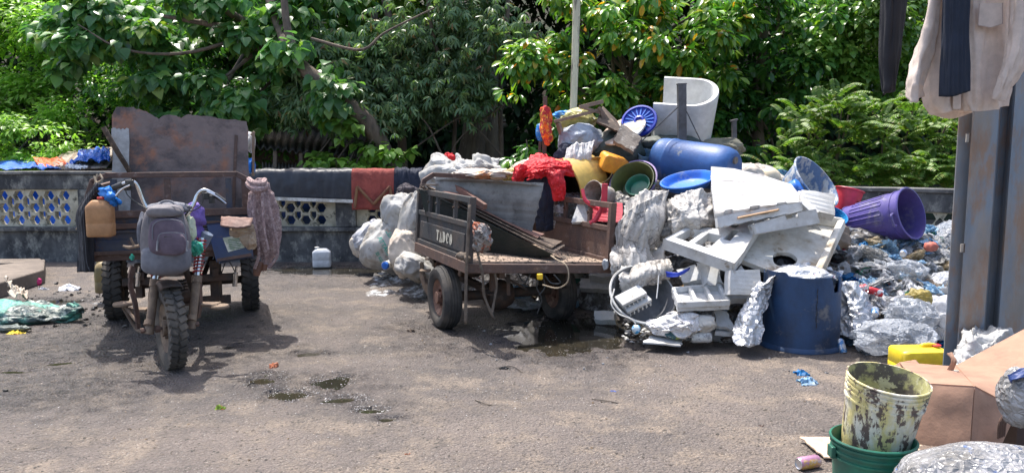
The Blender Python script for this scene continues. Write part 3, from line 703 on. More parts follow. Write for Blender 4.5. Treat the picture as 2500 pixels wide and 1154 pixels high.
# vine bank
pts = crown_points([(1960, 60), (2080, -40), (2420, -40), (2420, 250), (2200, 260), (2050, 250), (2010, 150)], 10.9, 1.0, 1250, 61, lobe=50, lobes=34, gap=.4)
f1 = Foliage(61); f1.rosettes(pts, 7, L_HEART, .10, .6, .12)
t = f1.build('climbing_vine', g_vine, label='bright heart-leaved vine smothering the bank behind the hanging clothes', cat='vine')
# feathery shrubs
fi = 0
for (poly, d, n, seed, lab) in [
    ([(1900, 400), (1950, 270), (2050, 175), (2130, 260), (2130, 460), (2000, 470), (1870, 440)], 9.6, 150, 71, 'feathery green shrub nearest the blue mottled basin, behind the wall'),
    ([(2100, 470), (2100, 290), (2190, 185), (2250, 260), (2250, 470)], 9.5, 140, 72, 'feathery shrub between the black trouser leg and the wall'),
    ([(2230, 470), (2225, 280), (2330, 215), (2420, 220), (2420, 470)], 9.2, 170, 73, 'yellowish feathery shrub beside the blue steel column')]:
    pts = crown_points(poly, d, .7, n, seed, lobe=40, lobes=24, gap=.5)
    xs_ = [p[0] for p in poly]; pts += [tuple(P(rnd.uniform(min(xs_), max(xs_)), rnd.uniform(405, 470), d - .1 + rnd.uniform(-.1, .4))) for _ in range(70)]
    f1 = Foliage(seed); f1.fronds(pts, .50, 13, .075, .75, np.array([0, -.25, .35]), L_SMALL)
    xs_ = [p[0] for p in poly]; cx = sum(xs_) / len(xs_)
    st = [([(cx + rnd.uniform(-20, 20), 480, d + .6), (cx + rnd.uniform(-50, 50), 380, d + .5), (cx + rnd.uniform(-80, 80), 270, d + .4)], .02, .008) for _ in range(4)]
    tree('feathery_shrub', lab, 'shrub', P(cx, 480, d + .6), st, bark, [(f1, g_fern)], 'feathery shrubs behind the wall')
# bright low sprays by the shack
for i, (pl, n, lab) in enumerate([([(735, 395), (780, 370), (860, 390), (860, 415), (740, 415)], 26, 'bright leafy spray in front of the shack roof, left of the leaning trunk'),
                                   ([(840, 400), (900, 330), (960, 340), (1010, 370), (1010, 410), (880, 418)], 34, 'bright leafy spray under the leaning trunk above the red quilt'),
                                   ([(790, 290), (850, 265), (870, 310), (830, 330)], 12, 'yellow-green sprig hanging before the leaning trunk')]):
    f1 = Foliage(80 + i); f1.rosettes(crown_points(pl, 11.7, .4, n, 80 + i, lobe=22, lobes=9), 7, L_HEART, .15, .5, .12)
    x0 = pl[0][0]
    tree('leafy_spray', lab, 'plant', P(x0 + 60, 430, 12.2), [([(x0 + 60, 430, 12.2), (x0 + 30, 400, 12), (x0 + 70, 340, 12)], .012, .006), ([(x0 + 60, 430, 12.2), (x0 + 110, 400, 12), (x0 + 130, 370, 12)], .012, .006)], bark, [(f1, g_heartb)], 'leafy sprays by the shack')

# ================================================================ shacks and tarpaulins behind the wall
roofm = mat('leaf_littered_roof', (.05, .045, .04), (.10, .09, .08), s=9, thr=(.45, .6), c3=(.30, .27, .22), s3=22, thr3=(.58, .63), rough=.95, bump=.8, bs=20)
corr = mat('grey_roof_sheet', (.20, .175, .155), (.11, .10, .09), s=5, rough=.9, bump=.4)
wood = mat('weathered_wood', (.25, .19, .14), (.15, .11, .085), s=7, c3=(.38, .33, .28), s3=16, thr3=(.58, .7), rough=.85, bump=.5, st=(.6, .6, .6))
wooddark = mat('dark_wet_wood', (.10, .07, .05), (.055, .04, .03), s=6, c3=(.2, .15, .11), s3=18, rough=.85, bump=.6)
def corrugated(parent, nm, c00, c10, c11, c01, waves, amp, m):
    fn = bilin(c00, c10, c11, c01); mb = MB(); n = waves * 6; k = 8; vs = []
    for j in range(k + 1):
        for i in range(n + 1):
            vs.append(fn(i / n, j / k, amp * math.sin(i / n * waves * 6.283) + .012 * nz((i * .3, j, 0))))
    mb.add(vs, [(j * (n + 1) + i, j * (n + 1) + i + 1, (j + 1) * (n + 1) + i + 1, (j + 1) * (n + 1) + i) for j in range(k) for i in range(n)])
    return obj(nm, mb, m, parent, smooth=True, solid=.006, ang=80)
sh = thing('shack', 'low dark shack with a leaf-littered roof behind the black tarpaulin', 'shack', P(740, 430, 13.6))
corrugated(sh, 'roof', P(622, 360, 12.9), P(868, 386, 12.9), P(905, 318, 16), P(622, 300, 16), 14, .03, roofm)
corrugated(sh, 'roof', P(850, 388, 12.95), P(905, 378, 12.95), P(915, 345, 13.9), P(862, 350, 13.9), 8, .025, corr)
corrugated(sh, 'lower_roof', P(640, 418, 12.5), P(800, 420, 12.5), P(800, 402, 13.6), P(640, 398, 13.6), 20, .02, corr)
mb = MB()
mb.box(P(760, 400, 15.4), (2.6, .05, 1.6)); obj('back_wall', mb, wooddark, sh)
for px in (672, 735, 800, 858):
    mb = MB(); mb.beam(P(px, 440, 13.0), P(px, 368 + (px - 672) * .1, 13.0), .06, .06); obj('post', mb, wood, sh)
blue = mat('blue_tarpaulin', (.025, .16, .62), (.015, .10, .45), s=3, c3=(.20, .35, .65), s3=8, thr3=(.62, .75), rough=.5, bump=.3, fold=.5, foldn=3)
orng = mat('orange_tarpaulin', (.75, .15, .04), (.5, .08, .02), s=4, rough=.6, fold=.4, foldn=4)
def tarp(name, lab, cps, m, amp=.05, fr=(8, 4), seed=0, group='tarpaulins behind the wall', cat='tarpaulin'):
    mb = MB().sheet([[P(*p) for p in r_] for r_ in cps], 40, 20, amp, fr, seed, rag=.05)
    return tag(obj(name, mb, m, smooth=True, solid=.006, ang=60), lab, cat, group)
tarp('tarpaulin', 'blue tarpaulin spread over the roof at the far left edge', [[(-60, 415, 12.2), (70, 413, 12.2), (150, 414, 12.2)], [(-60, 395, 14), (70, 394, 14), (120, 398, 14)]], blue, .05, seed=1)
tarp('tarpaulin', 'orange strip of tarpaulin tucked beside the plank roof', [[(95, 408, 12.6), (150, 410, 12.6), (170, 404, 12.6)], [(80, 385, 13.5), (120, 388, 13.5), (150, 385, 13.5)]], orng, .04, seed=2)
tarp('tarpaulin', 'blue tarpaulin crumpled on top of the plank roof', [[(165, 405, 12.5), (215, 396, 12.4), (268, 398, 12.4)], [(200, 372, 13.2), (240, 364, 13.2), (268, 366, 13.2)]], blue, .07, (6, 5), seed=3)
tarp('tarpaulin', 'deep blue tarpaulin sheeting seen through the hexagon openings at the left', [[(-100, 640, 11.6), (100, 640, 11.6), (420, 640, 11.6)], [(-100, 540, 12.4), (100, 540, 12.4), (420, 540, 12.4)], [(-100, 440, 13.0), (100, 440, 13.0), (420, 440, 13.0)]], blue, .10, (10, 6), seed=4)
tarp('tarpaulin', 'blue tarpaulin beyond the red quilt, its shade put into a dark colour', [[(640, 600, 13.4), (900, 600, 13.4), (1300, 600, 13.4)], [(640, 500, 14.2), (900, 480, 14.2), (1300, 480, 14.2)], [(900, 420, 15.5), (1150, 405, 15.5), (1320, 395, 15.5)]], mat('shade_blue_tarpaulin', (.006, .03, .12), (.004, .015, .05), s=3, thr=(.45,.5), rough=.6, bump=.3), .14, (12, 6), seed=5)  # blue sheeting given a dark colour to stand for shade
tarp('sheet', 'white rag lying on the plank roof beside the tarpaulin', [[(160, 411, 12.3), (190, 412, 12.3), (215, 411, 12.3)], [(165, 404, 12.6), (190, 402, 12.6), (210, 405, 12.6)]], mat('white_sheet', (.7, .71, .73), rough=.7, fold=.4), .05, seed=6, group=None, cat='rag')
pr = thing('plank_roof', 'pale plank roof beyond the wall at the left with tarpaulins on it', 'roof', P(190, 420, 13))
for k in range(13):
    a = P(120 + k * 11, 416 - k * .6, 12.4); b = P(165 + k * 11, 368 - k * .9, 14.2); mb = MB(); mb.beam(a, b, .09, .02); obj('plank', mb, mat('pale_planks', (.42, .36, .30), (.28, .24, .2), s=6, rough=.9) if k % 3 else wood, pr)
mb = MB(); mb.beam(P(110, 424, 12.7), P(290, 416, 12.7), .08); obj('beam', mb, wooddark, pr)
# left undergrowth near the wall
f1 = Foliage(90); f1.rosettes(crown_points([(-60, 300), (60, 290), (230, 370), (180, 400), (-60, 400)], 13.6, .8, 330, 90, lobe=40, lobes=14), 9, L_SMALL, .13, .4, .2)
tree('low_bush', 'low small-leaved bush spilling over the left tarpaulins', 'shrub', P(60, 420, 14.2), [([(60, 430, 14.2), (40, 380, 14.1), (80, 330, 14)], .03, .01)], barkd, [(f1, g_lite)])
# ================================================================ shared materials
rust = mat('rusty_brown_steel', (.095, .062, .052), (.13, .075, .055), s=7, c3=(.22, .17, .15), s3=14, thr3=(.58, .7), rough=.75, bump=.4, bs=60)
rustd = mat('dark_rusted_steel', (.045, .035, .03), (.09, .05, .032), s=8, c3=(.15, .11, .09), s3=18, thr3=(.6, .72), rough=.75, bump=.4, bs=60)
bluest = mat('worn_blue_steel', (.03, .045, .085), (.06, .06, .07), s=5, c3=(.10, .06, .045), s3=9, thr3=(.52, .64), rough=.55, bump=.25, bs=60)
mud = mat('dried_mud_on_steel', (.23, .17, .12), (.14, .10, .075), s=9, c3=(.33, .25, .18), s3=20, thr3=(.58, .7), rough=.9, bump=.4, bs=80)
chrome = mat('scuffed_chrome', (.62, .62, .62), (.35, .33, .3), s=12, thr=(.5, .7), rough=.22, r3=.6, metal=1, bump=.1)
rubber = mat('dusty_tyre_rubber', (.035, .034, .033), (.085, .075, .066), s=5, c3=(.14, .115, .09), s3=12, thr3=(.6, .75), rough=.85, bump=.3, bs=90)
rubbermud = mat('muddy_tyre_rubber', (.055, .050, .045), (.12, .10, .08), s=6, c3=(.2, .155, .115), s3=10, thr3=(.55, .72), rough=.88, bump=.3, bs=90)
blackp = mat('black_plastic', (.02, .02, .02), (.05, .05, .05), s=8, rough=.45, bump=.1)
board_m = mat('rust_stained_sheet', (.20, .155, .145), (.34, .15, .085), s=3.4, thr=(.52, .66), c3=(.085, .07, .07), s3=4.2, thr3=(.47, .62), rough=.7, bump=.5, bs=18)
stripe_m = mat('chalky_white_plank', (.46, .47, .48), (.30, .30, .29), s=6, c3=(.16, .14, .12), s3=14, thr3=(.6, .68), rough=.85, bump=.4)
greyb = mat('stained_grey_board', (.24, .235, .225), (.14, .135, .13), s=3, c3=(.06, .055, .05), s3=7, thr3=(.55, .68), rough=.85, bump=.6, bs=22)
clothm = lambda nm, c, c2=None, **k: mat(nm, c, c2 or tuple(x * .7 for x in c), s=k.pop('s', 4), rough=.9, bump=k.pop('bump', .25), bs=90, **k)

def tyre_parts(parent, c, axis, r, wd, rim_r, m, lug=0, rimm=None, lugm=None, up=None):
    "one wheel of a vehicle: tyre and rim as its sub-parts"
    wt = thing('wheel', None, None, c) ; wt.parent = parent; wt.location = Vector(c) - ORG[parent.name]
    M = frame(Vector(c), axis, up)
    h = wd / 2
    prof = [(rim_r, -h * .72), (rim_r + .02, -h * .92), (r * .80, -h * 1.04), (r * .93, -h * .98), (r * .985, -h * .72), (r, -h * .3), (r, h * .3), (r * .985, h * .72), (r * .93, h * .98), (r * .80, h * 1.04), (rim_r + .02, h * .92), (rim_r, h * .72), (rim_r - .01, 0), (rim_r, -h * .72)]
    mb = MB(); mb.lathe(prof, 56, M)
    if lug:
        for k in range(lug):
            for sg in (-1, 1):
                a = 2 * math.pi * (k + (.5 if sg > 0 else 0)) / lug
                m2 = M @ Matrix.Rotation(a, 4, 'Z') @ Matrix.Translation((r * .985, 0, sg * h * .56)) @ Matrix.Rotation(sg * .4, 4, 'X')
                mb.box((0, 0, 0), (.034, 2 * math.pi * r / lug * .72, h * .92), m2)
    else:
        for zz in (-.45, -.15, .15, .45):
            mb.lathe([(r + .001, (zz - .1) * h), (r + .008, (zz - .08) * h), (r + .008, (zz + .08) * h), (r + .001, (zz + .1) * h)], 56, M)
    obj('tyre', mb, m, wt, smooth=True, ang=35)
    rm = MB(); rm.lathe([(rim_r - .005, -h * .7), (rim_r - .02, -h * .5), (rim_r - .035, -h * .35), (rim_r * .62, -h * .28), (rim_r * .55, -h * .42), (.0, -h * .42)], 36, M)
    rm.lathe([(rim_r - .005, h * .7), (rim_r - .02, h * .5), (rim_r - .035, h * .35), (rim_r * .62, h * .28), (rim_r * .55, h * .42), (.0, h * .42)], 36, M)
    rm.lathe([(.055, -h * .9), (.05, -h * .95), (0, -h * .95)], 16, M); rm.lathe([(.055, -h * .9), (.055, h * .9), (0, h * .9)], 16, M)
    for k in range(5):
        a = 2 * math.pi * k / 5
        for sg in (-1, 1):
            m2 = M @ Matrix.Rotation(a, 4, 'Z') @ Matrix.Translation((rim_r * .40, 0, sg * h * .48)); rm.lathe([(.013, -.02), (.013, .02), (0, .02)], 6, m2); rm.lathe([(.013, .02), (.013, -.02), (0, -.02)], 6, m2)
    obj('rim', rm, rimm or mud, wt, smooth=True, ang=35)
    return wt

# ================================================================ motor tricycle facing us
TA = 19.9
M1 = T(-2.5, 5.58, 0) @ RZ(TA)
def L1(x, y, z): return M1 @ Vector((x, y, z))
t1 = thing('cargo_tricycle', 'rusty three-wheeled motor tricycle facing the viewer, rucksack on its handlebars', 'tricycle', L1(0, 1.0, 0))
AXF = (M1.to_3x3() @ RZ(15).to_3x3() @ Vector((1, 0, 0))).normalized()
tyre_parts(t1, L1(0, 0, .295), AXF, .295, .115, .185, rubbermud, lug=34)
AXR = (M1.to_3x3() @ Vector((1, 0, 0)))
tyre_parts(t1, L1(-.60, 2.0, .30), AXR, .30, .15, .17, rubber, lug=30)
tyre_parts(t1, L1(.60, 2.0, .30), AXR, .30, .15, .17, rubber, lug=30)
def part(nm, mb, m, par=None, **k): return obj(nm, mb, m, par or t1, **k)
hub = L1(0, 0, .295)
for sg in (-1, 1):
    lo = hub + AXF * sg * .145; top = lo + Vector((.02, .22, .62))
    mb = MB(); mb.tube([lo + Vector((0, 0, -.03)), lo + (top - lo) * .5], .031, 14); mb.tube([lo + (top - lo) * .48, lo + (top - lo) * .56], .038, 14); mb.tube([lo + (top - lo) * .05 + Vector((0, -.01, 0)), lo + (top - lo) * .10], .036, 14)
    fk = part('fork', mb, mud, smooth=True)
    mb = MB(); mb.tube([lo + (top - lo) * .55, top], .024, 12); part('tube', mb, chrome, fk, smooth=True)
    mb = MB()
    a = lo + (top - lo) * .58; b = top; L_ = (b - a); n = 90; pts = []
    fr = frame(a, L_)
    for i in range(n): pts.append(fr @ Vector((.034 * math.cos(i * .75), .034 * math.sin(i * .75), L_.length * i / n)))
    mb.tube(pts, .0055, 5); part('spring', mb, mat('red_spring', (.45, .02, .02), (.25, .02, .02), s=12, rough=.5), fk, smooth=True)
mb = MB(); mb.tube([hub - AXF * .2, hub + AXF * .2], .012, 10)
for sg in (-1, 1): mb.tube([hub + AXF * sg * .175, hub + AXF * sg * .20], .02, 6); mb.tube([hub + AXF * sg * .07, hub + AXF * sg * .10], .026, 12)
part('axle', mb, rust)
mb = MB(); fr = frame(hub, AXF, Vector((0, 1, 0)))
# mudguard: arc over the top of the wheel
vs = []; n = 22
for i in range(n + 1):
    a = R(32 + 100 * i / n)
    fwd = (M1.to_3x3() @ RZ(15).to_3x3() @ Vector((0, -1, 0)))
    for (o, rr) in ((-.078, .325), (-.06, .345), (0, .352), (.06, .345), (.078, .325)):
        vs.append(hub + AXF * o + (fwd * math.cos(a + .6) + Vector((0, 0, 1)) * math.sin(a + .6)) * rr)
mb.add(vs, [(i * 5 + j, i * 5 + j + 1, (i + 1) * 5 + j + 1, (i + 1) * 5 + j) for i in range(n) for j in range(4)])
part('mudguard', mb, rustd, smooth=True, solid=.004)
# handlebar, chrome, rising to both sides
hb_ = MB(); dH = 5.72
hb_.tube([P(415, 540, dH), P(378, 530, dH), P(352, 495, dH), P(336, 455, dH - .02), P(322, 443, dH - .04), P(300, 449, dH - .06), P(283, 456, dH - .06)], .0145, 12, 26)
hb_.tube([P(415, 540, dH), P(452, 528, dH), P(472, 500, dH + .03), P(483, 474, dH + .05), P(500, 464, dH + .06), P(525, 476, dH + .08), P(548, 492, dH + .09)], .0145, 12, 26)
part('handlebar', hb_, chrome, smooth=True)
g = MB(); g.tube([P(300, 449, dH - .06), P(276, 459, dH - .06)], .021, 12); gr = part('grip', g, blackp, smooth=True)
g = MB(); g.tube([P(524, 475, dH + .08), P(548, 492, dH + .09)], .019, 12); part('grip', g, blackp, smooth=True)
g = MB(); g.box(P(318, 447, dH - .05), (.05, .06, .045)); g.box(P(312, 458, dH - .05), (.035, .05, .04)); g.tube([P(308, 444, dH - .05), P(322, 438, dH - .05)], .012, 8); part('switch_box', g, blackp, bev=.004)
g = MB(); g.box(P(505, 478, dH + .05), (.05, .06, .05)); g.box(P(517, 486, dH + .05), (.03, .05, .06)); part('switch_box', g, blackp, bev=.004)
for pts in ([(312, 445), (308, 470), (330, 492), (362, 512)], [(498, 470), (492, 500), (475, 512), (462, 515)], ):
    g = MB(); g.tube([P(x, y, dH - .09) for x, y in pts], .0045, 6, 14); part('cable', g, blackp, smooth=True)
for pts, dd in (([(318, 452), (298, 462), (283, 478)], -.1), ([(505, 468), (530, 480), (552, 497)], .0)):
    g = MB(); g.tube([P(x, y, dH + dd) for x, y in pts], .007, 6, 8); part('brake_lever', g, chrome, smooth=True)
# headstock and chassis
g = MB(); g.box(P(415, 560, 5.85), (.20, .12, .07)); g.tube([P(410, 540, 5.85), P(408, 660, 5.9)], .035, 10); g.box(P(408, 655, 5.78), (.24, .08, .05)); part('headstock', g, rustd, bev=.006)
g = MB()
for sx in (-.16, .16): g.tube([L1(sx * .6, .25, .72), L1(sx, .45, .42), L1(sx, .8, .30), L1(sx, 1.3, .36), L1(sx * 1.6, 2.5, .52)], .024, 8, 16)
g.beam(L1(-.3, 1.2, .5), L1(-.3, 2.6, .5), .05, .07); g.beam(L1(.3, 1.2, .5), L1(.3, 2.6, .5), .05, .07); g.beam(L1(-.45, 1.25, .45), L1(.45, 1.25, .45), .06); g.beam(L1(-.25, 1.3, .24), L1(.42, 1.3, .24), .07)
g.beam(L1(.30, 1.3, .6), L1(.30, 1.3, .2), .08); g.beam(L1(-.32, 1.3, .6), L1(-.32, 1.3, .3), .06)
part('chassis', g, rustd, bev=.004)
g = MB(); g.lathe([(0, -.11), (.11, -.11), (.12, -.05), (.12, .05), (.11, .11), (0, .11)], 16, frame(L1(0, .85, .42), AXR)); g.box(L1(0, .8, .52), (.16, .2, .18))
for k in range(5): g.box(L1(0, .62, .46 + k * .025), (.2, .16, .008))
part('engine', g, rustd, bev=.004)
g = MB(); g.tube([L1(-.60, 2.0, .30), L1(.60, 2.0, .30)], .038, 12); g.lathe([(0, -.1), (.1, -.09), (.12, 0), (.1, .09), (0, .1)], 14, frame(L1(0, 2.0, .30), AXR)); part('rear_axle', g, rustd, smooth=True)
# leg shields: curved flat bars either side
for pts in ([(325, 650, 5.95), (318, 690, 5.9), (330, 740, 5.9), (338, 800, 5.9)], [(478, 640, 5.95), (487, 690, 5.9), (489, 740, 5.9), (484, 775, 5.9)]):
    g = MB(); q = [P(*p) for p in pts]
    cc = [crom(q, i / 12) for i in range(13)]
    for i in range(12): g.beam(cc[i], cc[i + 1] + (cc[i + 1] - cc[i]) * .1, .012, .06)
    part('crash_bar', g, rust)
for (a, b, f_) in (((338, 790, 5.9), (300, 742, 6.0), (292, 748)), ((486, 742, 5.9), (535, 748, 6.0), (520, 750))):
    g = MB(); g.tube([P(*a), P(*b)], .012, 8); g.lathe([(0, -.012), (.07, -.012), (.075, 0), (.07, .012), (0, .012)], 18, T(P(*b)) ); part('footrest', g, mud, smooth=True)
g = MB(); g.box(P(335, 755, 6.05), (.17, .1, .02)); part('pedal', g, mud); g = MB(); g.box(P(510, 742, 6.05), (.16, .1, .02)); part('pedal', g, mud); g = MB(); g.tube([P(300, 750, 6), P(330, 800, 6), P(345, 808, 5.95)], .012, 7, 8); part('gear_lever', g, mud)
for px, d_ in ((575, 6.9), (338, 6.6)):
    g = MB(); g.tube([P(px + 3, 650, d_), P(px, 668, d_)], .012, 8); g.tube([P(px, 665, d_), P(px - 2, 698, d_)], .022, 10); part('shock_absorber', g, chrome, smooth=True)
g = MB()
g.tube([L1(-.5 + k * .09, 1.28 + .08 * (k % 3), .6 - (.2 if k % 2 else .02)) for k in range(12)], .005, 5, 60)
part('wiring', g, blackp)
# cargo bed
zb, zt, W = .655, 1.37, .655
g = MB(M1); g.box((0, 1.9, zb + .05), (W * 2, 1.5, .03)); part('bed_floor', g, rustd)
g = MB(M1); g.box((0, 1.15, zb + .03), (W * 2, .05, .06)); g.box((0, 2.65, zb + .03), (W * 2, .05, .06)); g.box((-W + .02, 1.9, zb + .03), (.04, 1.5, .06)); g.box((W - .02, 1.9, zb + .03), (.04, 1.5, .06)); part('bed_frame', g, rust, bev=.004)
g = MB(M1); g.box((0, 1.14, .86), (W * 2 - .02, .012, .36)); g.box((0, 1.128, .78), (W * 2 - .06, .02, .10)); g.box((0, 1.125, .90), (W * 2 - .06, .025, .025)); fp = part('front_panel', g, bluest, bev=.004)
g = MB(M1); g.box((0, 1.12, 1.045), (W * 2, .04, .06)); g.box((0, 1.112, .945), (W * 2 - .02, .03, .045)); g.box((0, 1.11, .725), (W * 2, .035, .03)); part('front_rail', g, rust, bev=.004)
g = MB(M1)
rail = [Vector((-W, 1.13, zb + .02)), Vector((-W, 1.13, zt - .17)), Vector((-W + .04, 1.13, zt - .05)), Vector((-W + .15, 1.13, zt)), Vector((W - .15, 1.13, zt)), Vector((W - .04, 1.13, zt - .06)), Vector((W, 1.13, zt - .18)), Vector((W, 1.13, zb + .02))]
for a, b in zip(rail, rail[1:]):
    d_ = (b - a).normalized(); g.beam(a - d_ * .012, b + d_ * .012, .045, .045, Vector((0, 1, 0)))
part('hoop_rail', g, rust, bev=.006)
for i, (x, m_) in enumerate(((-.46, bluest), (-.05, rust), (.13, rust), (.44, bluest), (.57, rust))):
    if i == 2: continue
    g = MB(M1); g.box((x, 1.135, 1.20), (.05, .03, .27)); part('upright', g, m_, bev=.003)
for sg in (-1, 1):
    g = MB(M1); g.box((sg * (W - .01), 1.9, .85), (.012, 1.46, .34)); part('side_panel', g, bluest)
    g = MB(M1); g.box((sg * (W - .01), 1.9, 1.25), (.04, 1.46, .04)); g.box((sg * (W - .01), 1.9, 1.04), (.035, 1.46, .04))
    for y in (1.5, 2.0, 2.6): g.box((sg * (W - .01), y, 1.14), (.03, .04, .2))
    part('side_rail', g, rust, bev=.003)

# things carried on it
def on1(x, y, z): return L1(x, y, z)
def sheetobj(name, lab, cat, cps, m, nu=24, nv=24, amp=.01, fr=(6, 3), seed=0, rag=0, crush=0, solid=.004, group=None, parent=None, ang=75, sub=0):
    mb = MB().sheet([[P(*p) if not isinstance(p, Vector) else p for p in r_] for r_ in cps], nu, nv, amp, fr, seed, rag, crush)
    return obj(name, mb, m, parent, smooth=True, solid=solid, ang=ang, label=lab, cat=cat, group=group, sub=sub)
r_ = random.Random(3)
top = [(0, .93), (.03, .985), (.14, .99), (.17, .975), (.24, .955), (.30, .925), (.33, .905), (.37, .935), (.46, .93), (.49, .912), (.54, .935), (.60, .93), (.72, .92), (.85, .905), (.985, .89), (1.0, .83)]
topj = []
for (a, b) in zip(top, top[1:]):
    for k in range(3): q = k / 3; topj.append((a[0] + (b[0] - a[0]) * q, a[1] + (b[1] - a[1]) * q + r_.uniform(-.006, .004)))
topj.append(top[-1])
right = [(1.0 + r_.uniform(-.008, .006), .83 - .83 * k / 14) for k in range(1, 14)]
outl = [(0, 0), (1, 0)] + right[::-1] + topj[::-1]
A, B_ = P(276, 620, 6.62), P(607, 620, 7.06); C_, D_ = P(606, 256, 7.12), P(273, 256, 6.68)
mb = MB().plate(outl, .006, bilin(A, B_, C_, D_)); 
obj('sheet_board', mb, board_m, label='tall rust-stained sheet with a torn top edge standing upright in the tricycle bed', cat='sheet')
g = MB()
for (a, b) in (((.905, .80), (.87, .10)),):
    fnb = bilin(A, B_, C_, D_); g.beam(fnb(a[0], a[1], .014), fnb(b[0], b[1], .014), .025, .012)
obj('batten', g, rust, label='narrow rusty batten against the right part of the torn sheet', cat='batten', bev=.002)
g = MB(); fnb = bilin(A, B_, C_, D_)
g.plate(ragged(.005, .02, .125, .84, 9, .006, r_), .018, lambda u, v, w_: fnb(u - (v - .4) * .02, v, w_ + .01)); obj('white_plank', g, stripe_m, bev=.002, label='chalky white plank standing against the left side of the rust-stained sheet', cat='plank')
g = MB(); g.tube([P(252, 310, 6.5), P(285, 368, 6.55), P(330, 445, 6.72), P(360, 540, 6.8)], [.022, .022, .02, .02], 10, 8); obj('wooden_pole', g, wooddark, smooth=True, label='round brown pole leaning out over the left end of the tricycle rail', cat='pole')
g = MB(); g.tube([P(619, 322, 7.3), P(618, 430, 7.3)], .013, 7); g.tube([P(613, 330, 7.3), P(621, 322, 7.3)], .012, 7); obj('stick', g, wood, label='thin pale stick standing behind the right edge of the rusty sheet', cat='stick')
g = MB().blob(P(612, 405, 7.35), (.035, .1, .07), 3, .3, seed=3); obj('blue_bag', g, mat('blue_film', (.03, .25, .75), (.02, .18, .6), s=6, rough=.35, fold=.6), smooth=True, label='bright blue bag peeping out behind the right edge of the rusty sheet', cat='bag')
g = MB().blob(P(611, 345, 7.38), (.035, .1, .09), 3, .3, seed=5); obj('white_bag', g, mat('white_sack', (.52, .52, .50), (.40, .39, .36), s=4, c3=(.22, .20, .17), s3=8, thr3=(.57, .7), rough=.7, fold=.7, foldn=6), smooth=True, label='small white bundle behind the right edge of the rusty sheet above the blue bag', cat='bag')

# rucksack hung on the handlebars
sackgrey = mat('faded_grey_nylon', (.20, .185, .19), (.14, .13, .14), s=5, rough=.85, bump=.3, bs=160, fold=.35, foldn=7, soft=True)
sacklil = mat('dusty_lilac_nylon', (.125, .095, .125), (.085, .065, .09), s=5, rough=.85, bump=.35, bs=160, fold=.3, foldn=7, soft=True)
sackbase = mat('slate_base_nylon', (.17, .175, .20), (.12, .12, .14), s=5, rough=.85, bump=.3, bs=160, fold=.45, foldn=5, soft=True)
rk = thing('rucksack', 'grey and dull purple rucksack strapped over the tricycle headlamp', 'rucksack', P(405, 672, 5.5))
def pillow(cx, cy, d_, wx, hz, dep, seed, top=.8, flat=.0, amp=.05):
    mb = MB(); vs, fs = ico(4); c = P(cx, cy, d_); out = []
    for v in vs:
        q = Vector([math.copysign(abs(t) ** .62, t) for t in v]); k = 1 + (top - 1) * max(0, q.z)
        q.x *= k; q += Vector(noise.noise_vector(v * 1.7 + Vector((seed, 0, 0)))) * amp
        out.append(c + Vector((q.x * wx / 2, q.y * dep / 2, q.z * hz / 2)))
    return mb.add(out, fs)
obj('body', pillow(404, 585, 5.52, .325, .51, .22, 1, .82), sackgrey, rk, smooth=True, ang=90)
obj('base', pillow(406, 632, 5.50, .325, .22, .25, 2, 1.02), sackbase, rk, smooth=True, ang=90)
obj('front_pocket', pillow(410, 577, 5.41, .265, .27, .12, 3, .86), sacklil, rk, smooth=True, ang=90)
sp = obj('small_pocket', pillow(420, 595, 5.365, .20, .16, .07, 4, .86), sacklil, rk, smooth=True, ang=90)
obj('top_lid', pillow(404, 515, 5.46, .235, .09, .20, 5, .8), sackgrey, rk, smooth=True, ang=90)
for pts in ([(372, 585), (374, 550), (395, 537), (430, 537), (450, 550), (455, 590)], [(385, 610), (386, 580), (398, 569), (440, 569), (454, 580), (457, 610)], [(362, 545), (366, 515), (385, 505), (425, 505), (444, 515), (450, 545)]):
    d0 = 5.35 if pts[0][0] == 372 else (5.325 if pts[0][0] == 385 else 5.40)
    g = MB(); g.tube([P(x, y, d0) for x, y in pts], .0035, 6, 24); obj('zip', g, sackbase, rk, smooth=True)
for cx in (385, 458):
    g = MB(); g.beam(P(cx, 588, 5.33), P(cx - 2, 612, 5.33), .012, .006); obj('zip_pull', g, mat('grey_tag', (.35, .35, .36)), rk)
g = MB(); g.box(P(411, 579, 5.335), (.055, .006, .014)); obj('patch', g, blackp, rk)
g = MB(); g.tube([P(385, 503, 5.5), P(398, 492, 5.52), P(418, 492, 5.52), P(432, 503, 5.5)], .009, 8, 10); obj('haul_loop', g, sackbase, rk, smooth=True)
g = MB()
g.blob(P(412, 508, 5.66), (.15, .1, .05), 4, .2, seed=8); obj('shoulder_strap', g, sackbase, rk, smooth=True)
g = MB(); g.blob(P(352, 570, 5.6), (.03, .07, .15), 3, .2, seed=9); obj('side_pocket', g, sackbase, rk, smooth=True)

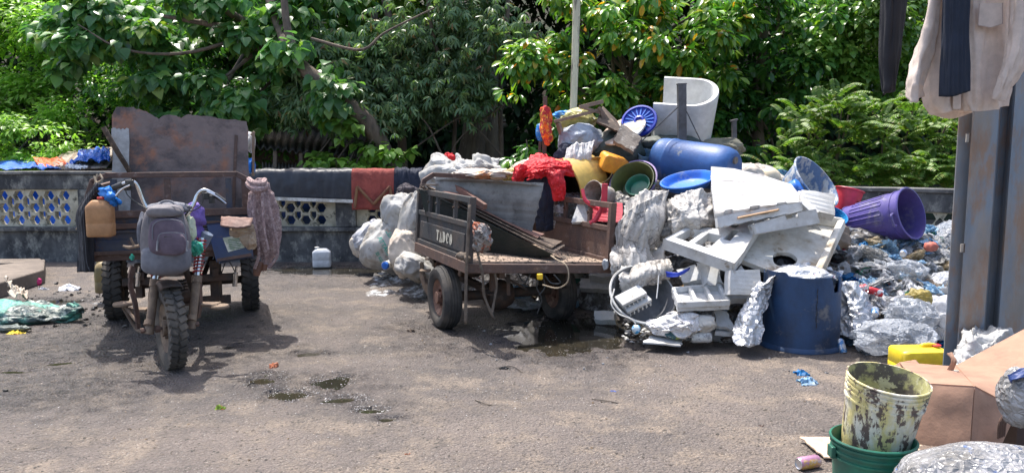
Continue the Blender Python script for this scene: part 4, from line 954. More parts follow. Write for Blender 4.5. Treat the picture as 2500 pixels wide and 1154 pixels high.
# orange-brown jerrycan
def jerrycan(name, lab, c, wx, dy, hz, rot, m, capm_, spout=(-.25, 0), handle=True, cat='jerrycan', kind='tall', group=None, shoulder=.72):
    "c: base centre; moulded can with sloping shoulders, handle and screw cap"
    M = T(c) @ rot; t = thing(name, lab, cat, c, group); mb = MB(); n = 10
    def ring(z, kx, ky, r=.22):
        pts = []
        for sx, sy, a0 in ((1, 1, 0), (-1, 1, 90), (-1, -1, 180), (1, -1, 270)):
            for i in range(6):
                a = R(a0 + 90 * i / 5); rr = min(wx, dy) * r
                pts.append(Vector((sx * (wx / 2 * kx - rr) + rr * math.cos(a), sy * (dy / 2 * ky - rr) + rr * math.sin(a), z)))
        return pts
    lv = [(0, .88, .86), (.015, .97, .96), (.05, 1, 1), (.33, 1, 1), (.345, .985, .98), (.36, 1, 1), (shoulder, 1, 1), (shoulder + .06, .97, .95), (.90, .66, .62), (.93, .55, .5)]
    vs = []
    for z, kx, ky in lv: vs += ring(z * hz, kx, ky)
    k = 24; fs = [(i * k + j, i * k + (j + 1) % k, (i + 1) * k + (j + 1) % k, (i + 1) * k + j) for i in range(len(lv) - 1) for j in range(k)] + [tuple(range(k))[::-1], tuple(range((len(lv) - 1) * k, len(lv) * k))]
    mb.add(vs, fs, M)
    if handle:
        mb.tube([M @ Vector((x, 0, z)) for x, z in ((wx * .05, hz * .9), (wx * .08, hz * .985), (wx * .3, hz * .985), (wx * .42, hz * .8))], .013, 8, 12)
    sx = spout[0] * wx
    mb.lathe([(.026, hz * .88), (.024, hz * .97)], 16, M @ T(sx, 0, 0)); obj('body', mb, m, t, smooth=True, ang=50)
    cb = MB().lathe([(.031, hz * .955), (.032, hz * 1.0), (.028, hz * 1.012), (0, hz * 1.012)], 16, M @ T(sx, 0, 0)); obj('cap', cb, capm_, t, smooth=True)
    return t
redp = mat('red_plastic', (.55, .03, .03), (.4, .03, .03), s=6, c3=(.25, .12, .08), s3=10, thr3=(.62, .75), rough=.45, bump=.08)
amber = mat('cloudy_amber_plastic', (.55, .30, .14), (.45, .24, .11), s=4, c3=(.30, .17, .09), s3=6, thr3=(.58, .75), rough=.5, bump=.1, trans=.25)
jerrycan('jerrycan', 'cloudy amber jerrycan hanging on the left of the tricycle bed', P(248, 577, 6.16), S(60, 6.16), .13, S(96, 6.16), RZ(10), amber, redp, spout=(.08, 0))
# trousers, hanging
strm = mat('black_pinstripe_cloth', (.018, .018, .022), (.03, .03, .035), s=3, rough=.9, bump=.3, fold=.5, foldn=5, soft=True)
nt_ = strm.node_tree; wv = nt_.nodes.new('ShaderNodeTexWave'); wv.inputs['Scale'].default_value = 14; wv.bands_direction = 'X'; tc_ = nt_.nodes.new('ShaderNodeTexCoord'); nt_.links.new(tc_.outputs['Object'], wv.inputs[0])
mr_ = nt_.nodes.new('ShaderNodeMapRange'); mr_.inputs[1].default_value = .96; mr_.inputs[2].default_value = .995; nt_.links.new(wv.outputs[1], mr_.inputs[0])
mx_ = nt_.nodes.new('ShaderNodeMix'); mx_.data_type = 'RGBA'; mx_.inputs[7].default_value = (.16, .17, .19, 1); bb = nt_.nodes['Principled BSDF']; src = bb.inputs['Base Color'].links[0].from_socket
nt_.links.new(mr_.outputs[0], mx_.inputs[0]); nt_.links.new(src, mx_.inputs[6]); nt_.links.new(mx_.outputs[2], bb.inputs['Base Color'])
sheetobj('trousers', 'black pinstriped trousers hanging off the left corner of the tricycle', 'trousers', [[(238, 448, 6.25), (190, 520, 6.3), (196, 590, 6.3), (192, 664, 6.3)], [(246, 450, 6.2), (206, 515, 6.2), (210, 590, 6.2), (210, 663, 6.22)], [(258, 458, 6.3), (226, 530, 6.36), (226, 600, 6.3), (229, 664, 6.3)]], strm, 40, 30, .02, (1.2, 5), 3, solid=.01)
sheetobj('blue_bag', 'bright blue carrier bag tied on the rail above the amber jerrycan', 'bag', [[(252, 455, 6.25), (255, 475, 6.2), (262, 490, 6.25)], [(262, 460, 6.15), (270, 478, 6.12), (272, 498, 6.2)], [(270, 470, 6.25), (284, 485, 6.25), (280, 503, 6.3)]], mat('blue_film', (.03, .25, .75)), 14, 14, .03, (4, 4), 5, crush=.02)
# knotted net / cloth bundle on the right
netm = mat('knotted_mauve_net', (.36, .25, .24), (.22, .15, .15), s=18, c3=(.50, .39, .37), s3=40, thr3=(.5, .62), rough=.95, bump=1.0, bs=70, fold=.8, foldn=12, soft=True)
t = thing('net_bundle', 'mauve knotted netting bundle hanging from the right end of the rail', 'netting', P(648, 660, 6.7))
g = MB(); vs, fs = ico(5); out = []
for v in vs:
    h = (v.z + 1) / 2; wdt = .045 + .085 * math.sin(min(1, (1 - h) * 1.15) * math.pi) ** .8 * (1 if h < .85 else .8); 
    if h > .86: wdt = .07
    a = math.atan2(v.y, v.x); wdt *= 1 + .13 * math.sin(a * 7 + h * 5) + .12 * noise.noise(v * 3)
    px = 630 + (650 - 630) * (1 - h) * 1.3 - 18 * max(0, .18 - h) / .18
    c = P(px + 4, 662 - h * 228, 6.72); s_ = math.sqrt(max(0, 1 - v.z ** 2)) ** .5 if abs(v.z) > .9 else 1
    out.append(c + Vector((math.cos(a) * wdt * s_, math.sin(a) * wdt * .7 * s_, 0)))
g.add(out, fs); obj('netting', g, netm, t, smooth=True, ang=90)
g = MB(); g.tube([P(626, 440, 6.62), P(620, 520, 6.6), P(625, 560, 6.58), P(632, 620, 6.58), P(622, 655, 6.58)], .014, 8, 20); g.tube([P(652, 480, 6.6), P(670, 560, 6.58), P(678, 620, 6.6), P(655, 655, 6.58)], .012, 8, 20); g.tube([P(640, 470, 6.56), P(645, 560, 6.54), P(655, 610, 6.54)], .012, 8, 20); obj('cord', g, netm, t, smooth=True)
g = MB(); g.tube([P(606, 448, 6.66), P(616, 458, 6.58), P(635, 462, 6.56), P(648, 452, 6.66)], .03, 8, 12); g.tube([P(608, 438, 6.68), P(618, 446, 6.58), P(640, 448, 6.58), P(646, 440, 6.7)], .025, 8, 12); obj('knot', g, netm, t, smooth=True)
g = MB(); g.tube([P(634, 640, 6.65), P(628, 660, 6.62), P(626, 672, 6.62)], [.035, .035, .028], 9); g.tube([P(646, 645, 6.65), P(644, 660, 6.64)], .025, 8); obj('boot_tips', g, mat('brown_leather', (.12, .055, .035), (.2, .09, .05), s=7, rough=.6), smooth=True, label='brown leather boot toes poking out under the mauve netting', cat='boots')
# blue box with a worn label
bxm = mat('scuffed_blue_box', (.03, .05, .12), (.045, .06, .10), s=4, c3=(.12, .08, .07), s3=9, thr3=(.6, .7), rough=.4, bump=.15)
t = thing('battery_box', 'scuffed dark blue box with a worn white label on the front panel of the tricycle', 'box', P(572, 634, 6.5))
g = MB(); q = bilin(P(538, 640, 6.46), P(618, 627, 6.52), P(612, 545, 6.58), P(512, 553, 6.52)); g.plate(rect(0, 0, 1, 1), .13, q); obj('case', g, bxm, t, bev=.012)
g = MB(); g.plate(rect(-.01, -.03, 1.02, .05), .01, lambda u, v, w_: q(u, v, w_ + .128)); obj('flange', g, rust, t)
g = MB(); g.plate([(.36, .18), (.84, .24), (.80, .66), (.66, .62), (.62, .54), (.54, .60), (.30, .58)], .002, lambda u, v, w_: q(u, v, w_ + .131)); obj('label_sticker', g, mat('worn_label', (.62, .60, .50), (.40, .42, .30), s=22, thr=(.45, .55), rough=.7, bump=.1), t)
g = MB()
for k in range(6): g.plate(rect(.42, .24 + k * .05, .72 + .02 * (k % 3), .262 + k * .05), .001, lambda u, v, w_: q(u, v, w_ + .134))
obj('print', g, mat('green_print', (.08, .16, .10)), t)
sheetobj('cardboard_piece', 'brown flat scrap of cardboard lying above the blue box', 'cardboard', [[(540, 528, 6.45), (580, 530, 6.4), (618, 532, 6.45)], [(538, 550, 6.35), (575, 556, 6.3), (612, 552, 6.35)]], mat('brown_board', (.24, .14, .11), (.17, .10, .08), s=6), 12, 8, .01, solid=.012)
ragm = mat('tan_rag', (.42, .32, .22), (.28, .2, .14), s=7, rough=.95, bump=.6, fold=.7, foldn=12, soft=True)
g = MB(); g.blob(P(595, 560, 6.42), (.085, .05, .055), 4, .35, seed=4); g.blob(P(608, 585, 6.42), (.06, .05, .075), 4, .35, seed=6); g.blob(P(575, 568, 6.42), (.05, .03, .04), 3, .35, seed=7); obj('rag_bundle', g, ragm, smooth=True, label='tan knotted rags tied to the blue box beside the netting', cat='rags')
purp = mat('purple_cloth', (.16, .10, .38), (.11, .07, .28), s=4, rough=.8, bump=.2, fold=.6, foldn=7)
g = MB(); g.blob(P(476, 528, 5.95), (.075, .07, .10), 4, .25, seed=2); g.blob(P(480, 575, 5.95), (.055, .06, .10), 4, .3, seed=5); obj('purple_cloth', g, purp, smooth=True, label='purple cloth bundle tucked behind the rucksack', cat='cloth')
g = MB().blob(P(466, 560, 5.75), (.035, .05, .09), 3, .35, seed=4); obj('pale_rag', g, mat('pale_green_rag', (.55, .60, .45), fold=.6), smooth=True, label='pale green rag between the rucksack and the purple cloth', cat='rag')
g = MB().blob(P(480, 606, 5.72), (.04, .04, .05), 4, .4, seed=9); obj('green_bag', g, mat('teal_film', (.02, .30, .20), (.03, .4, .3), rough=.35, fold=.7), smooth=True, label='small teal bag beside the lower right of the rucksack', cat='bag')
g = MB().blob(P(322, 628, 5.85), (.014, .02, .022), 3, .4, seed=19); obj('teal_scrap', g, mat('teal_film', (.02, .30, .20)), smooth=True, label='teal scrap left of the rucksack base', cat='scrap')
g = MB(); g.tube([P(300, 600, 5.75), P(316, 604, 5.75), P(340, 600, 5.75)], [.008, .014, .012], 8, 6); g.tube([P(318, 580, 5.75), P(328, 600, 5.75)], .008, 7); part('lever', g, mud, smooth=True)
g = MB(); g.lathe([(0, 0), (.04, .0), (.045, .03), (.045, .12), (0, .13)], 16, T(P(490, 602, 5.95)) @ Matrix.Rotation(.5, 4, 'Y')); obj('torch', g, mat('grey_blue_plastic', (.15, .19, .26), rough=.4), smooth=True, label='grey-blue plastic cup wedged under the purple cloth', cat='cup')
jerrycan('jerrycan', 'dirty tan-yellow can behind the left rear wheel of the tricycle', P(256, 712, 7.9), .16, .2, .34, RZ(20), mat('tan_yellow_plastic', (.26, .19, .08), (.2, .14, .07), s=5, c3=(.2, .15, .08), s3=9, thr3=(.5, .62), rough=.5, bump=.1), redp, handle=False)
yellow_p = mat('yellow_plastic', (.68, .46, .05), (.6, .38, .04), s=5, c3=(.3, .22, .08), s3=9, thr3=(.6, .72), rough=.45, bump=.08)
g = MB(); g.tube([P(238, 425, 6.4), P(226, 470, 6.35), P(212, 520, 6.32), P(186, 560, 6.3)], .008, 6, 16); g.tube([P(244, 425, 6.38), P(250, 438, 6.36), P(236, 445, 6.36), P(230, 430, 6.38)], .008, 6, 14); obj('rope', g, mat('hemp_rope', (.35, .28, .2), rough=.95, bump=.6, bs=120), smooth=True, label='frayed rope knotted on the left end of the tricycle rail', cat='rope')

# ================================================================ second tricycle, seen from behind
A2 = 23.0
O2 = Vector((-.35, 6.30, .60))
M2 = T(O2) @ RZ(A2) @ Matrix.Rotation(R(3.6), 4, 'Y')
def L2(x, y, z): return M2 @ Vector((x, y, z))
MW = T(O2.x, O2.y, 0) @ RZ(A2)
t2 = thing('cargo_tricycle', 'rusty three-wheeled cargo tricycle seen from behind with its open bed full of boards', 'tricycle', MW @ Vector((.62, .8, 0)))
ax2 = MW.to_3x3() @ Vector((1, 0, 0))
def part2(nm, mb, m, par=None, **k): return obj(nm, mb, m, par or t2, **k)
def wheel2(x, y, r, z):
    return tyre_parts(t2, MW @ Vector((x, y, z)), ax2, r, .165, r * .60, rubber, lug=0, rimm=mat('rusty_rim', (.22, .12, .085), (.15, .08, .06), s=7, c3=(.3, .19, .14), s3=12, rough=.8, bump=.3))
wheel2(-.02, .60, .275, .275); wheel2(1.10, .60, .275, .255)
wheel2(.62, 2.65, .28, .28)
g = MB(MW); g.tube([(-.02, .6, .275), (1.1, .6, .262)], .045, 12); g.lathe([(0, -.13), (.10, -.12), (.14, -.03), (.14, .03), (.10, .12), (0, .13)], 18, frame(Vector((.5, .6, .26)), Vector((1, 0, 0)))); part2('rear_axle', g, rustd, smooth=True)
g = MB(MW)
for x in (.25, .95):
    for k in range(5): g.box((x, .62, .36 + k * .012), (.055, 1.0 - k * .16, .009))
    g.beam((x, .1, .40), (x, .1, .56), .05); g.beam((x, 1.1, .40), (x, 1.1, .56), .05)
part2('leaf_spring', g, rustd)
g = MB(MW)
for x in (.30, .90): g.beam((x, .02, .55), (x, 1.5, .55), .05, .08); g.tube([(x, 1.45, .53), (x + (.6 - x) * .4, 1.8, .45), (.62 + (x - .62) * .4, 2.25, .6), (.62, 2.4, .95)], .025, 8, 14)
g.beam((.1, .3, .55), (1.1, .3, .54), .05, .07); g.beam((.1, 1.1, .55), (1.1, 1.1, .54), .05, .07)
part2('chassis', g, rustd, bev=.004)
g = MB(MW); g.box((.6, 1.75, .42), (.25, .35, .3)); g.lathe([(0, -.12), (.11, -.11), (.12, 0), (.11, .11), (0, .12)], 14, frame(Vector((.6, 1.7, .35)), Vector((1, 0, 0)))); part2('engine', g, rustd, bev=.01)
g = MB(MW); g.tube([(.62 - .1, 2.65, .28), (.62 - .1, 2.5, .95)], .025, 10); g.tube([(.72, 2.65, .28), (.72, 2.5, .95)], .025, 10); g.tube([(.3, 2.2, 1.05), (.42, 2.35, 1.08), (.62, 2.45, .98), (.82, 2.35, 1.08), (.94, 2.2, 1.05)], .014, 8, 16); part2('handlebar', g, rustd, smooth=True)
g = MB(MW); g.blob((.62, 1.9, .82), (.16, .3, .06), 3, .05); part2('saddle', g, blackp, smooth=True)
# deck
DW, DL = 1.32, 1.50
deckm = mat('worn_wooden_deck', (.36, .27, .20), (.26, .19, .145), s=5, c3=(.055, .045, .04), s3=6, thr3=(.52, .62), rough=.85, bump=.7, bs=26)
g = MB(M2); g.plate([(u * DW, v * DL) for u, v in ragged(0, 0.005, 1, 1, 14, .004, r_)], .03, lambda u, v, w_: Vector((u, v, .045 + w_))); part2('deck', g, deckm)
g = MB(M2)
g.box((DW / 2, -.012, .02), (DW + .03, .05, .075)); g.box((-.012, DL / 2, .02), (.05, DL, .09)); g.box((DW + .012, DL / 2, .02), (.05, DL, .09)); g.box((DW / 2, DL, .02), (DW, .05, .09)); part2('deck_frame', g, rust, bev=.004)
def side2(x, flip, m_rail, m_panel):
    z0, z1, zt_ = .065, .355, .575
    o = -1 if flip else 1
    for y in (.0, DL - .02):
        g = MB(M2); g.box((x, y + .02, .30), (.055, .055, .60)); part2('post', g, m_rail, bev=.004)
    g = MB(M2); g.box((x, DL / 2, zt_), (.045, DL, .05)); g.box((x, DL / 2, z1 + .015), (.045, DL - .06, .045)); g.box((x, DL / 2, z0 + .02), (.045, DL - .06, .05)); part2('side_rail', g, m_rail, bev=.004)
    g = MB(M2); g.box((x, DL / 2, (z0 + z1) / 2), (.012, DL - .08, z1 - z0)); g.box((x - o * .008, DL / 2, .21), (.02, DL - .22, .16)); sp_ = part2('side_panel', g, m_panel, bev=.006)
    for y in (.42, .92, 1.15):
        g = MB(M2); g.box((x, y, .465), (.03, .045, .18)); bq = part2('upright', g, m_rail, bev=.003)
        g = MB(M2); g.tube([(x - .03 * o, y, .49), (x + .03 * o, y, .49)], .01, 6); part2('bolt', g, rustd, bq)
    return sp_
darkst = mat('dark_slate_steel', (.045, .047, .05), (.075, .06, .052), s=5, c3=(.16, .13, .11), s3=12, thr3=(.6, .7), rough=.65, bump=.35)
lp = side2(0, False, darkst, darkst)
side2(DW, True, rust, rust)
# lettering on the left panel
xw = (M2.to_3x3() @ Vector((0, -1, 0))); zw = (M2.to_3x3() @ Vector((0, 0, 1))); nw = (M2.to_3x3() @ Vector((-1, 0, 0)))
Mt = Matrix.Identity(4)
for i in range(3): Mt[i][0], Mt[i][1], Mt[i][2], Mt[i][3] = xw[i], zw[i], nw[i], L2(-.0205, .62, .205)[i]
tm = MB()
def glyph(ch, x, h):
    s = .03; th = .013; w_ = h * .62; q = []
    if ch == 'T': q = [(x - .004, h - s * .45, x + w_ + .004, h), (x + w_ / 2 - s * .42, 0, x + w_ / 2 + s * .42, h - s * .45 - .0004), (x - .004, h - s * .8, x + .003, h - s * .45 - .0004), (x + w_ - .003, h - s * .8, x + w_ + .004, h - s * .45 - .0004)]
    for a in q: tm.add([(a[0], a[1], 0), (a[2], a[1], 0), (a[2], a[3], 0), (a[0], a[3], 0)], [(0, 1, 2, 3)])
    def poly(*p): tm.add([(a, b, 0) for a, b in p], [tuple(range(len(p)))])
    if ch == 'A':
        poly((x, 0), (x + th, 0), (x + w_ / 2 + .004, h - .012), (x + w_ / 2 - .004, h)); poly((x + w_ / 2 - .004, h), (x + w_ / 2 + .004, h - .012), (x + w_ - s, 0), (x + w_, 0)); poly((x + w_ * .22, h * .28), (x + w_ * .72, h * .28), (x + w_ * .69, h * .28 + th), (x + w_ * .25, h * .28 + th))
        poly((x - .006, 0.0003), (x - .006, -.008), (x + th + .008, -.008), (x + th + .008, -.0003)); poly((x + w_ - s - .006, -.0003), (x + w_ - s - .006, -.008), (x + w_ + .006, -.008), (x + w_ + .006, -.0003))
    if ch in 'DCO':
        n = 18; cx = x + w_ / 2; lo, hi = (-90, 90) if ch == 'D' else ((40, 320) if ch == 'C' else (0, 360)); cx = x + s * .8 if ch == 'D' else cx; rx = w_ - s * .8 if ch == 'D' else w_ / 2
        for i in range(n):
            a, b = R(lo + (hi - lo) * i / n), R(lo + (hi - lo) * (i + 1) / n); ki = lambda t: 1 - (s * (.35 + .65 * abs(math.cos(t)))) / rx; kz = 1 - th / (h / 2)
            poly((cx + rx * math.cos(a), h / 2 + h / 2 * math.sin(a)), (cx + rx * math.cos(b), h / 2 + h / 2 * math.sin(b)), (cx + rx * ki(b) * math.cos(b), h / 2 + h / 2 * kz * math.sin(b)), (cx + rx * ki(a) * math.cos(a), h / 2 + h / 2 * kz * math.sin(a)))
        if ch == 'D': poly((x, 0), (x + s * .8, 0), (x + s * .8, h), (x, h)); poly((x - .008, 0), (x - .0003, 0), (x - .0003, .01), (x - .008, .01)); poly((x - .008, h - .01), (x - .0003, h - .01), (x - .0003, h), (x - .008, h))
        if ch == 'C': poly((x + w_ - .012, h * .62), (x + w_, h * .62), (x + w_, h), (x + w_ - .012, h * .9))
xx = -.185
for ch in 'TADCO': glyph(ch, xx, .095); xx += .095 * .62 + .016
tm.v = [Mt @ Vector((v.x * 1.25, v.y - .045, v.z + .003)) for v in tm.v]
obj('lettering', tm, mat('worn_cream_paint', (.50, .48, .40), (.34, .32, .27), s=30, thr=(.5, .7), rough=.8, bump=.1), lp)
# front hoop of the bed
g = MB(M2); pts = [Vector((.0, DL, .1)), Vector((0, DL, .55)), Vector((.03, DL, .68)), Vector((.12, DL, .74)), Vector((1.15, DL, .74)), Vector((1.29, DL, .68)), Vector((DW, DL, .55)), Vector((DW, DL, .1))]
for a, b in zip(pts, pts[1:]):
    d_ = (b - a).normalized(); g.beam(a - d_ * .01, b + d_ * .01, .045, .045, Vector((0, 1, 0)))
g.box((DW / 2, DL, .22), (DW - .05, .012, .3)); part2('front_hoop', g, rust, bev=.005)
# mud and grime on the deck
g = MB(M2)
for k in range(420):
    x, y = r_.uniform(.03, DW - .03), r_.uniform(0, 1.3) ** 1.3; s_ = r_.uniform(.003, .012)
    g.box((x, y + .01, .08), (s_, s_ * r_.uniform(.5, 2), s_ * .6), None) if False else g.add([(x - s_, y, .078), (x + s_ * .7, y - s_, .077), (x + s_, y + s_, .078), (x, y + .2 * s_, .078 + s_ * .7)], [(0, 1, 3), (1, 2, 3), (2, 0, 3)])
obj('debris', g, mat('black_muck', (.03, .026, .022), (.08, .06, .045), s=12, rough=.8), kind='stuff', label='black muck and crumbs scattered on the cart deck')
# straps hanging at the rear
strap = mat('frayed_webbing', (.17, .135, .105), (.11, .085, .065), s=16, rough=.95, bump=.6, bs=120)
def ribbon(name, lab, pts, wd, m=strap, group=None, cat='strap', tw=0):
    q = [P(*p) for p in pts]; n = 30; vs = []
    for i in range(n + 1):
        c = crom(q, i / n); a = tw * math.sin(i * .35); vs += [c - Vector((math.cos(a), math.sin(a), 0)) * wd / 2, c + Vector((math.cos(a), math.sin(a), 0)) * wd / 2]
    g = MB().add(vs, [(i * 2, i * 2 + 1, i * 2 + 3, i * 2 + 2) for i in range(n)])
    return obj(name, g, m, solid=.005, smooth=True, label=lab, cat=cat, group=group)
ribbon('strap', 'frayed webbing strap hanging straight down past the left wheel of the second tricycle', [(1147, 500, 6.2), (1142, 600, 6.16), (1138, 680, 6.18), (1137, 790, 6.2)], .026, tw=.7)
ribbon('strap', 'frayed strap falling in a curve under the rear edge of the cart to the ground', [(1162, 600, 6.2), (1178, 670, 6.2), (1182, 720, 6.25), (1205, 778, 6.3)], .024, tw=.9)
ribbon('strap', 'dark strap dangling below the cart beside the curved strap', [(1208, 665, 6.4), (1212, 700, 6.4), (1200, 770, 6.35)], .022, tw=.8)
g = MB(); g.tube([P(1345, 624, 6.4), P(1360, 634, 6.3), P(1380, 645, 6.22), P(1388, 665, 6.2), P(1384, 690, 6.22), P(1360, 703, 6.3), P(1325, 695, 6.4)], .006, 7, 30); obj('rope', g, mat('hemp_rope', (.35, .28, .2)), smooth=True, label='tan rope looping over the rear edge of the cart deck', cat='rope')
for i, pts in enumerate(([(1318, 665), (1310, 700), (1322, 730), (1312, 765)], [(1325, 668), (1330, 700), (1316, 720)], [(1352, 670), (1368, 690), (1345, 690), (1330, 672)], [(1265, 668), (1280, 690), (1295, 668)])):
    g = MB(); g.tube([P(x, y, 6.5) for x, y in pts], .006, 5, 16); part2('cable', g, blackp, smooth=True)
g = MB(); g.beam(P(1215, 668, 6.7), P(1285, 705, 6.8), .02); g.beam(P(1240, 670, 6.6), P(1242, 720, 6.6), .03); part2('brace', g, rustd)
g = MB().box(P(1318, 675, 6.45), (.05, .04, .05)); part2('rear_lamp', g, mat('amber_lamp', (.8, .5, .02), rough=.3), bev=.01)
g = MB(); g.blob(P(1128, 625, 6.25), (.05, .04, .03), 3, .3, seed=4); g.blob(P(1140, 632, 6.22), (.03, .03, .03), 3, .3, seed=5); obj('rag', g, strap, smooth=True, label='rag knot tied at the rear left corner of the cart', cat='rag')
# fender glimpsed ahead of the left wheel
g = MB(); q = [P(1030, 640, 7.6), P(1030, 665, 7.6), P(1038, 695, 7.55), P(1050, 715, 7.5)]
for i in range(3): g.beam(q[i], q[i + 1], .03, .07)
g.box(P(1038, 660, 7.4), (.10, .12, .012)); part2('footrest', g, mud); g = MB(); g.tube([P(1040, 632, 7.3), P(1055, 634, 7.2), P(1058, 650, 7.2)], .012, 7, 6); part2('brake_lever', g, mud)

# boards in the bed
g = MB(); q = bilin(P(1062, 560, 7.35), P(1296, 585, 6.95), P(1328, 446, 6.98), P(1066, 432, 7.38))
pts = ragged(0, 0, 1, 1, 16, .008, r_)
g.plate(pts, .012, lambda u, v, w_: q(u, v, w_) + Vector((0, 1, 0)) * (-.10 * math.sin(u * 3.1) + .02 * math.sin(v * 6))); obj('grey_board', g, greyb, label='stained grey board standing across the bed behind the leaning planks', cat='board')
Au, Bu = P(1024, 456, 7.45), P(1352, 622, 6.62)
def leaning(nm, lab, off, cut, m, th=.014, rag=.004, u0=0, u1=1, depth=1.0):
    a = Au + (Bu - Au) * u0 + off; b = Au + (Bu - Au) * u1 + off
    q = bilin(a, b, b + Vector((.12, .35, .02)) * depth, a + Vector((.30, .55, -.42)) * depth)
    g = MB().plate(ragged(0, 0, 1, 1, 14, rag, r_), th, q); return obj(nm, g, m, label=lab, cat='board')
pl_ = mat('wet_layered_ply', (.085, .06, .045), (.05, .038, .03), s=8, c3=(.22, .17, .13), s3=20, thr3=(.6, .7), rough=.8, bump=.7)
# lowest sheet: underside falls back to the deck, its shade painted near black
ql = bilin(P(1066, 625, 7.35), P(1340, 627, 6.75), Bu + Vector((0, .01, .0)), Au + Vector((.0, .02, -.02)))
g = MB().plate(ragged(0, 0, 1, 1, 12, .004, r_), .014, ql); obj('leaning_board', g, mat('shade_black_board', (.018, .024, .018), (.03, .03, .025), s=6, rough=.85, bump=.5), label='board leaning diagonally across the bed, its face coloured near black as shade', cat='board')
leaning('plywood_sheet', 'warped plywood sheet lying directly on the shade-black board', Vector((0, 0, .013)), 0, pl_, depth=.95)
leaning('plywood_sheet', 'middle plywood sheet of the leaning stack in the cart', Vector((.02, .02, .030)), 0, wooddark, u0=.03, u1=.97, depth=.9)
leaning('plywood_sheet', 'topmost short plank of the leaning stack in the cart', Vector((.04, .05, .048)), 0, mat('red_brown_ply', (.20, .10, .075), (.13, .07, .055), s=8, rough=.8, bump=.5), u0=.18, u1=.86, depth=.5)
g = MB(); g.beam(P(1090, 470, 7.3), P(1140, 482, 7.15), .12, .03); g.beam(P(1112, 455, 7.3), P(1185, 505, 6.95), .04, .05); obj('wood_offcut', g, mat('red_brown_ply', (.2, .1, .075)), bev=.003, label='red-brown wood offcut lying at the top left of the leaning boards', cat='wood offcut')
g = MB()
for k in range(16):
    a = P(1028 + r_.uniform(0, 50), 452 + r_.uniform(-6, 12), 7.4); g.beam(a, a + Vector((r_.uniform(.05, .3), r_.uniform(-.1, .1), r_.uniform(-.05, .04))), .018, .006)
obj('splinters', g, wood, kind='stuff', label='splintered strips of wood on top of the leaning boards')
sheetobj('torn_bag', 'torn silvery and orange bag snagged on the rear left post of the cart', 'bag', [[(1160, 540, 6.25), (1158, 570, 6.2), (1162, 610, 6.25)], [(1178, 545, 6.15), (1180, 580, 6.1), (1178, 612, 6.2)], [(1190, 560, 6.25), (1196, 585, 6.25), (1190, 605, 6.3)]], mat('silver_orange_bag', (.33, .31, .29), (.45, .12, .05), s=9, thr=(.5, .56), c3=(.06, .05, .05), s3=12, thr3=(.48,.6), rough=.6, fold=.8, foldn=14), 16, 16, .015, (4, 4), 8, crush=.02)
g = MB().blob(P(1478, 645, 6.72), (.028, .025, .045), 3, .35, seed=12); obj('plastic_scrap', g, mat('grey_film', (.40, .42, .45), rough=.35, fold=.7), smooth=True, label='grey plastic scrap in the right rear corner of the cart deck', cat='scrap')
# ================================================================ rubbish pile: materials
foam = mat('dirty_white_foam', (.52, .53, .535), (.43, .42, .395), s=3, thr=(.42, .62), c3=(.22, .18, .13), s3=9, thr3=(.58, .70), rough=.75, bump=.35, bs=90)
foamst = mat('stained_foam', (.58, .56, .51), (.40, .33, .24), s=3, thr=(.46, .62), c3=(.16, .11, .07), s3=6, thr3=(.58, .68), rough=.85, bump=.4, bs=60)
pwhite = mat('white_moulded_plastic', (.60, .60, .58), (.54, .53, .50), s=3, c3=(.38, .36, .32), s3=7, thr3=(.62, .75), rough=.4, bump=.06)
bluedrum = mat('scuffed_blue_drum', (.035, .12, .34), (.03, .085, .24), s=2.5, c3=(.26, .27, .28), s3=7, thr3=(.59, .66), rough=.48, bump=.2)
bluedark = mat('grimy_blue_drum', (.015, .052, .135), (.014, .032, .075), s=2.6, thr=(.42, .6), c3=(.13, .13, .14), s3=4.5, thr3=(.56, .66), rough=.55, bump=.2, bs=40)
blueb = mat('bright_blue_plastic', (.015, .16, .62), (.02, .12, .48), s=4, c3=(.30, .34, .40), s3=7, thr3=(.58, .72), rough=.45, bump=.06)
blueroyal = mat('royal_blue_plastic', (.02, .05, .42), (.02, .04, .3), s=4, rough=.35, bump=.05)
purpb = mat('purple_bin_plastic', (.10, .075, .30), (.08, .065, .23), s=3, c3=(.22, .20, .27), s3=6, thr3=(.54, .7), rough=.45, bump=.12)
lilac = mat('lilac_plastic', (.34, .24, .46), (.26, .19, .36), s=5, c3=(.10, .28, .10), s3=4, thr3=(.58, .6), rough=.45)
olive = mat('olive_swirl_plastic', (.10, .11, .03), (.05, .06, .025), s=5, thr=(.4, .6), c3=(.75, .32, .02), s3=3.5, thr3=(.62, .64), rough=.4)
green = mat('sea_green_plastic', (.02, .16, .10), (.02, .10, .07), s=5, c3=(.16, .26, .2), s3=7, thr3=(.6, .7), rough=.4, bump=.08)
mottl = mat('mottled_blue_basin', (.42, .44, .45), (.10, .17, .30), s=16, thr=(.47, .53), c3=(.34, .27, .2), s3=10, thr3=(.55, .7), rough=.6, bump=.2, st=(1, 1, .5))
mudp = mat('mud_caked_plastic', (.42, .38, .33), (.26, .21, .17), s=6, c3=(.14, .11, .085), s3=10, thr3=(.52, .66), rough=.85, bump=.6)
orange = mat('sooty_orange_plastic', (.78, .34, .03), (.62, .22, .02), s=5, c3=(.10, .06, .03), s3=8, thr3=(.6, .7), rough=.5, bump=.25)
tan_in = mat('ochre_stained_bucket', (.45, .27, .06), (.20, .13, .05), s=6, thr=(.42, .6), c3=(.5, .42, .3), s3=6, thr3=(.6, .7), rough=.7, bump=.3)
yel = mat('yellow_plastic', (.68, .46, .05))
redpl = mat('faded_red_plastic', (.60, .04, .07), (.45, .03, .05), s=4, c3=(.30, .12, .10), s3=8, thr3=(.62, .75), rough=.42, bump=.08)
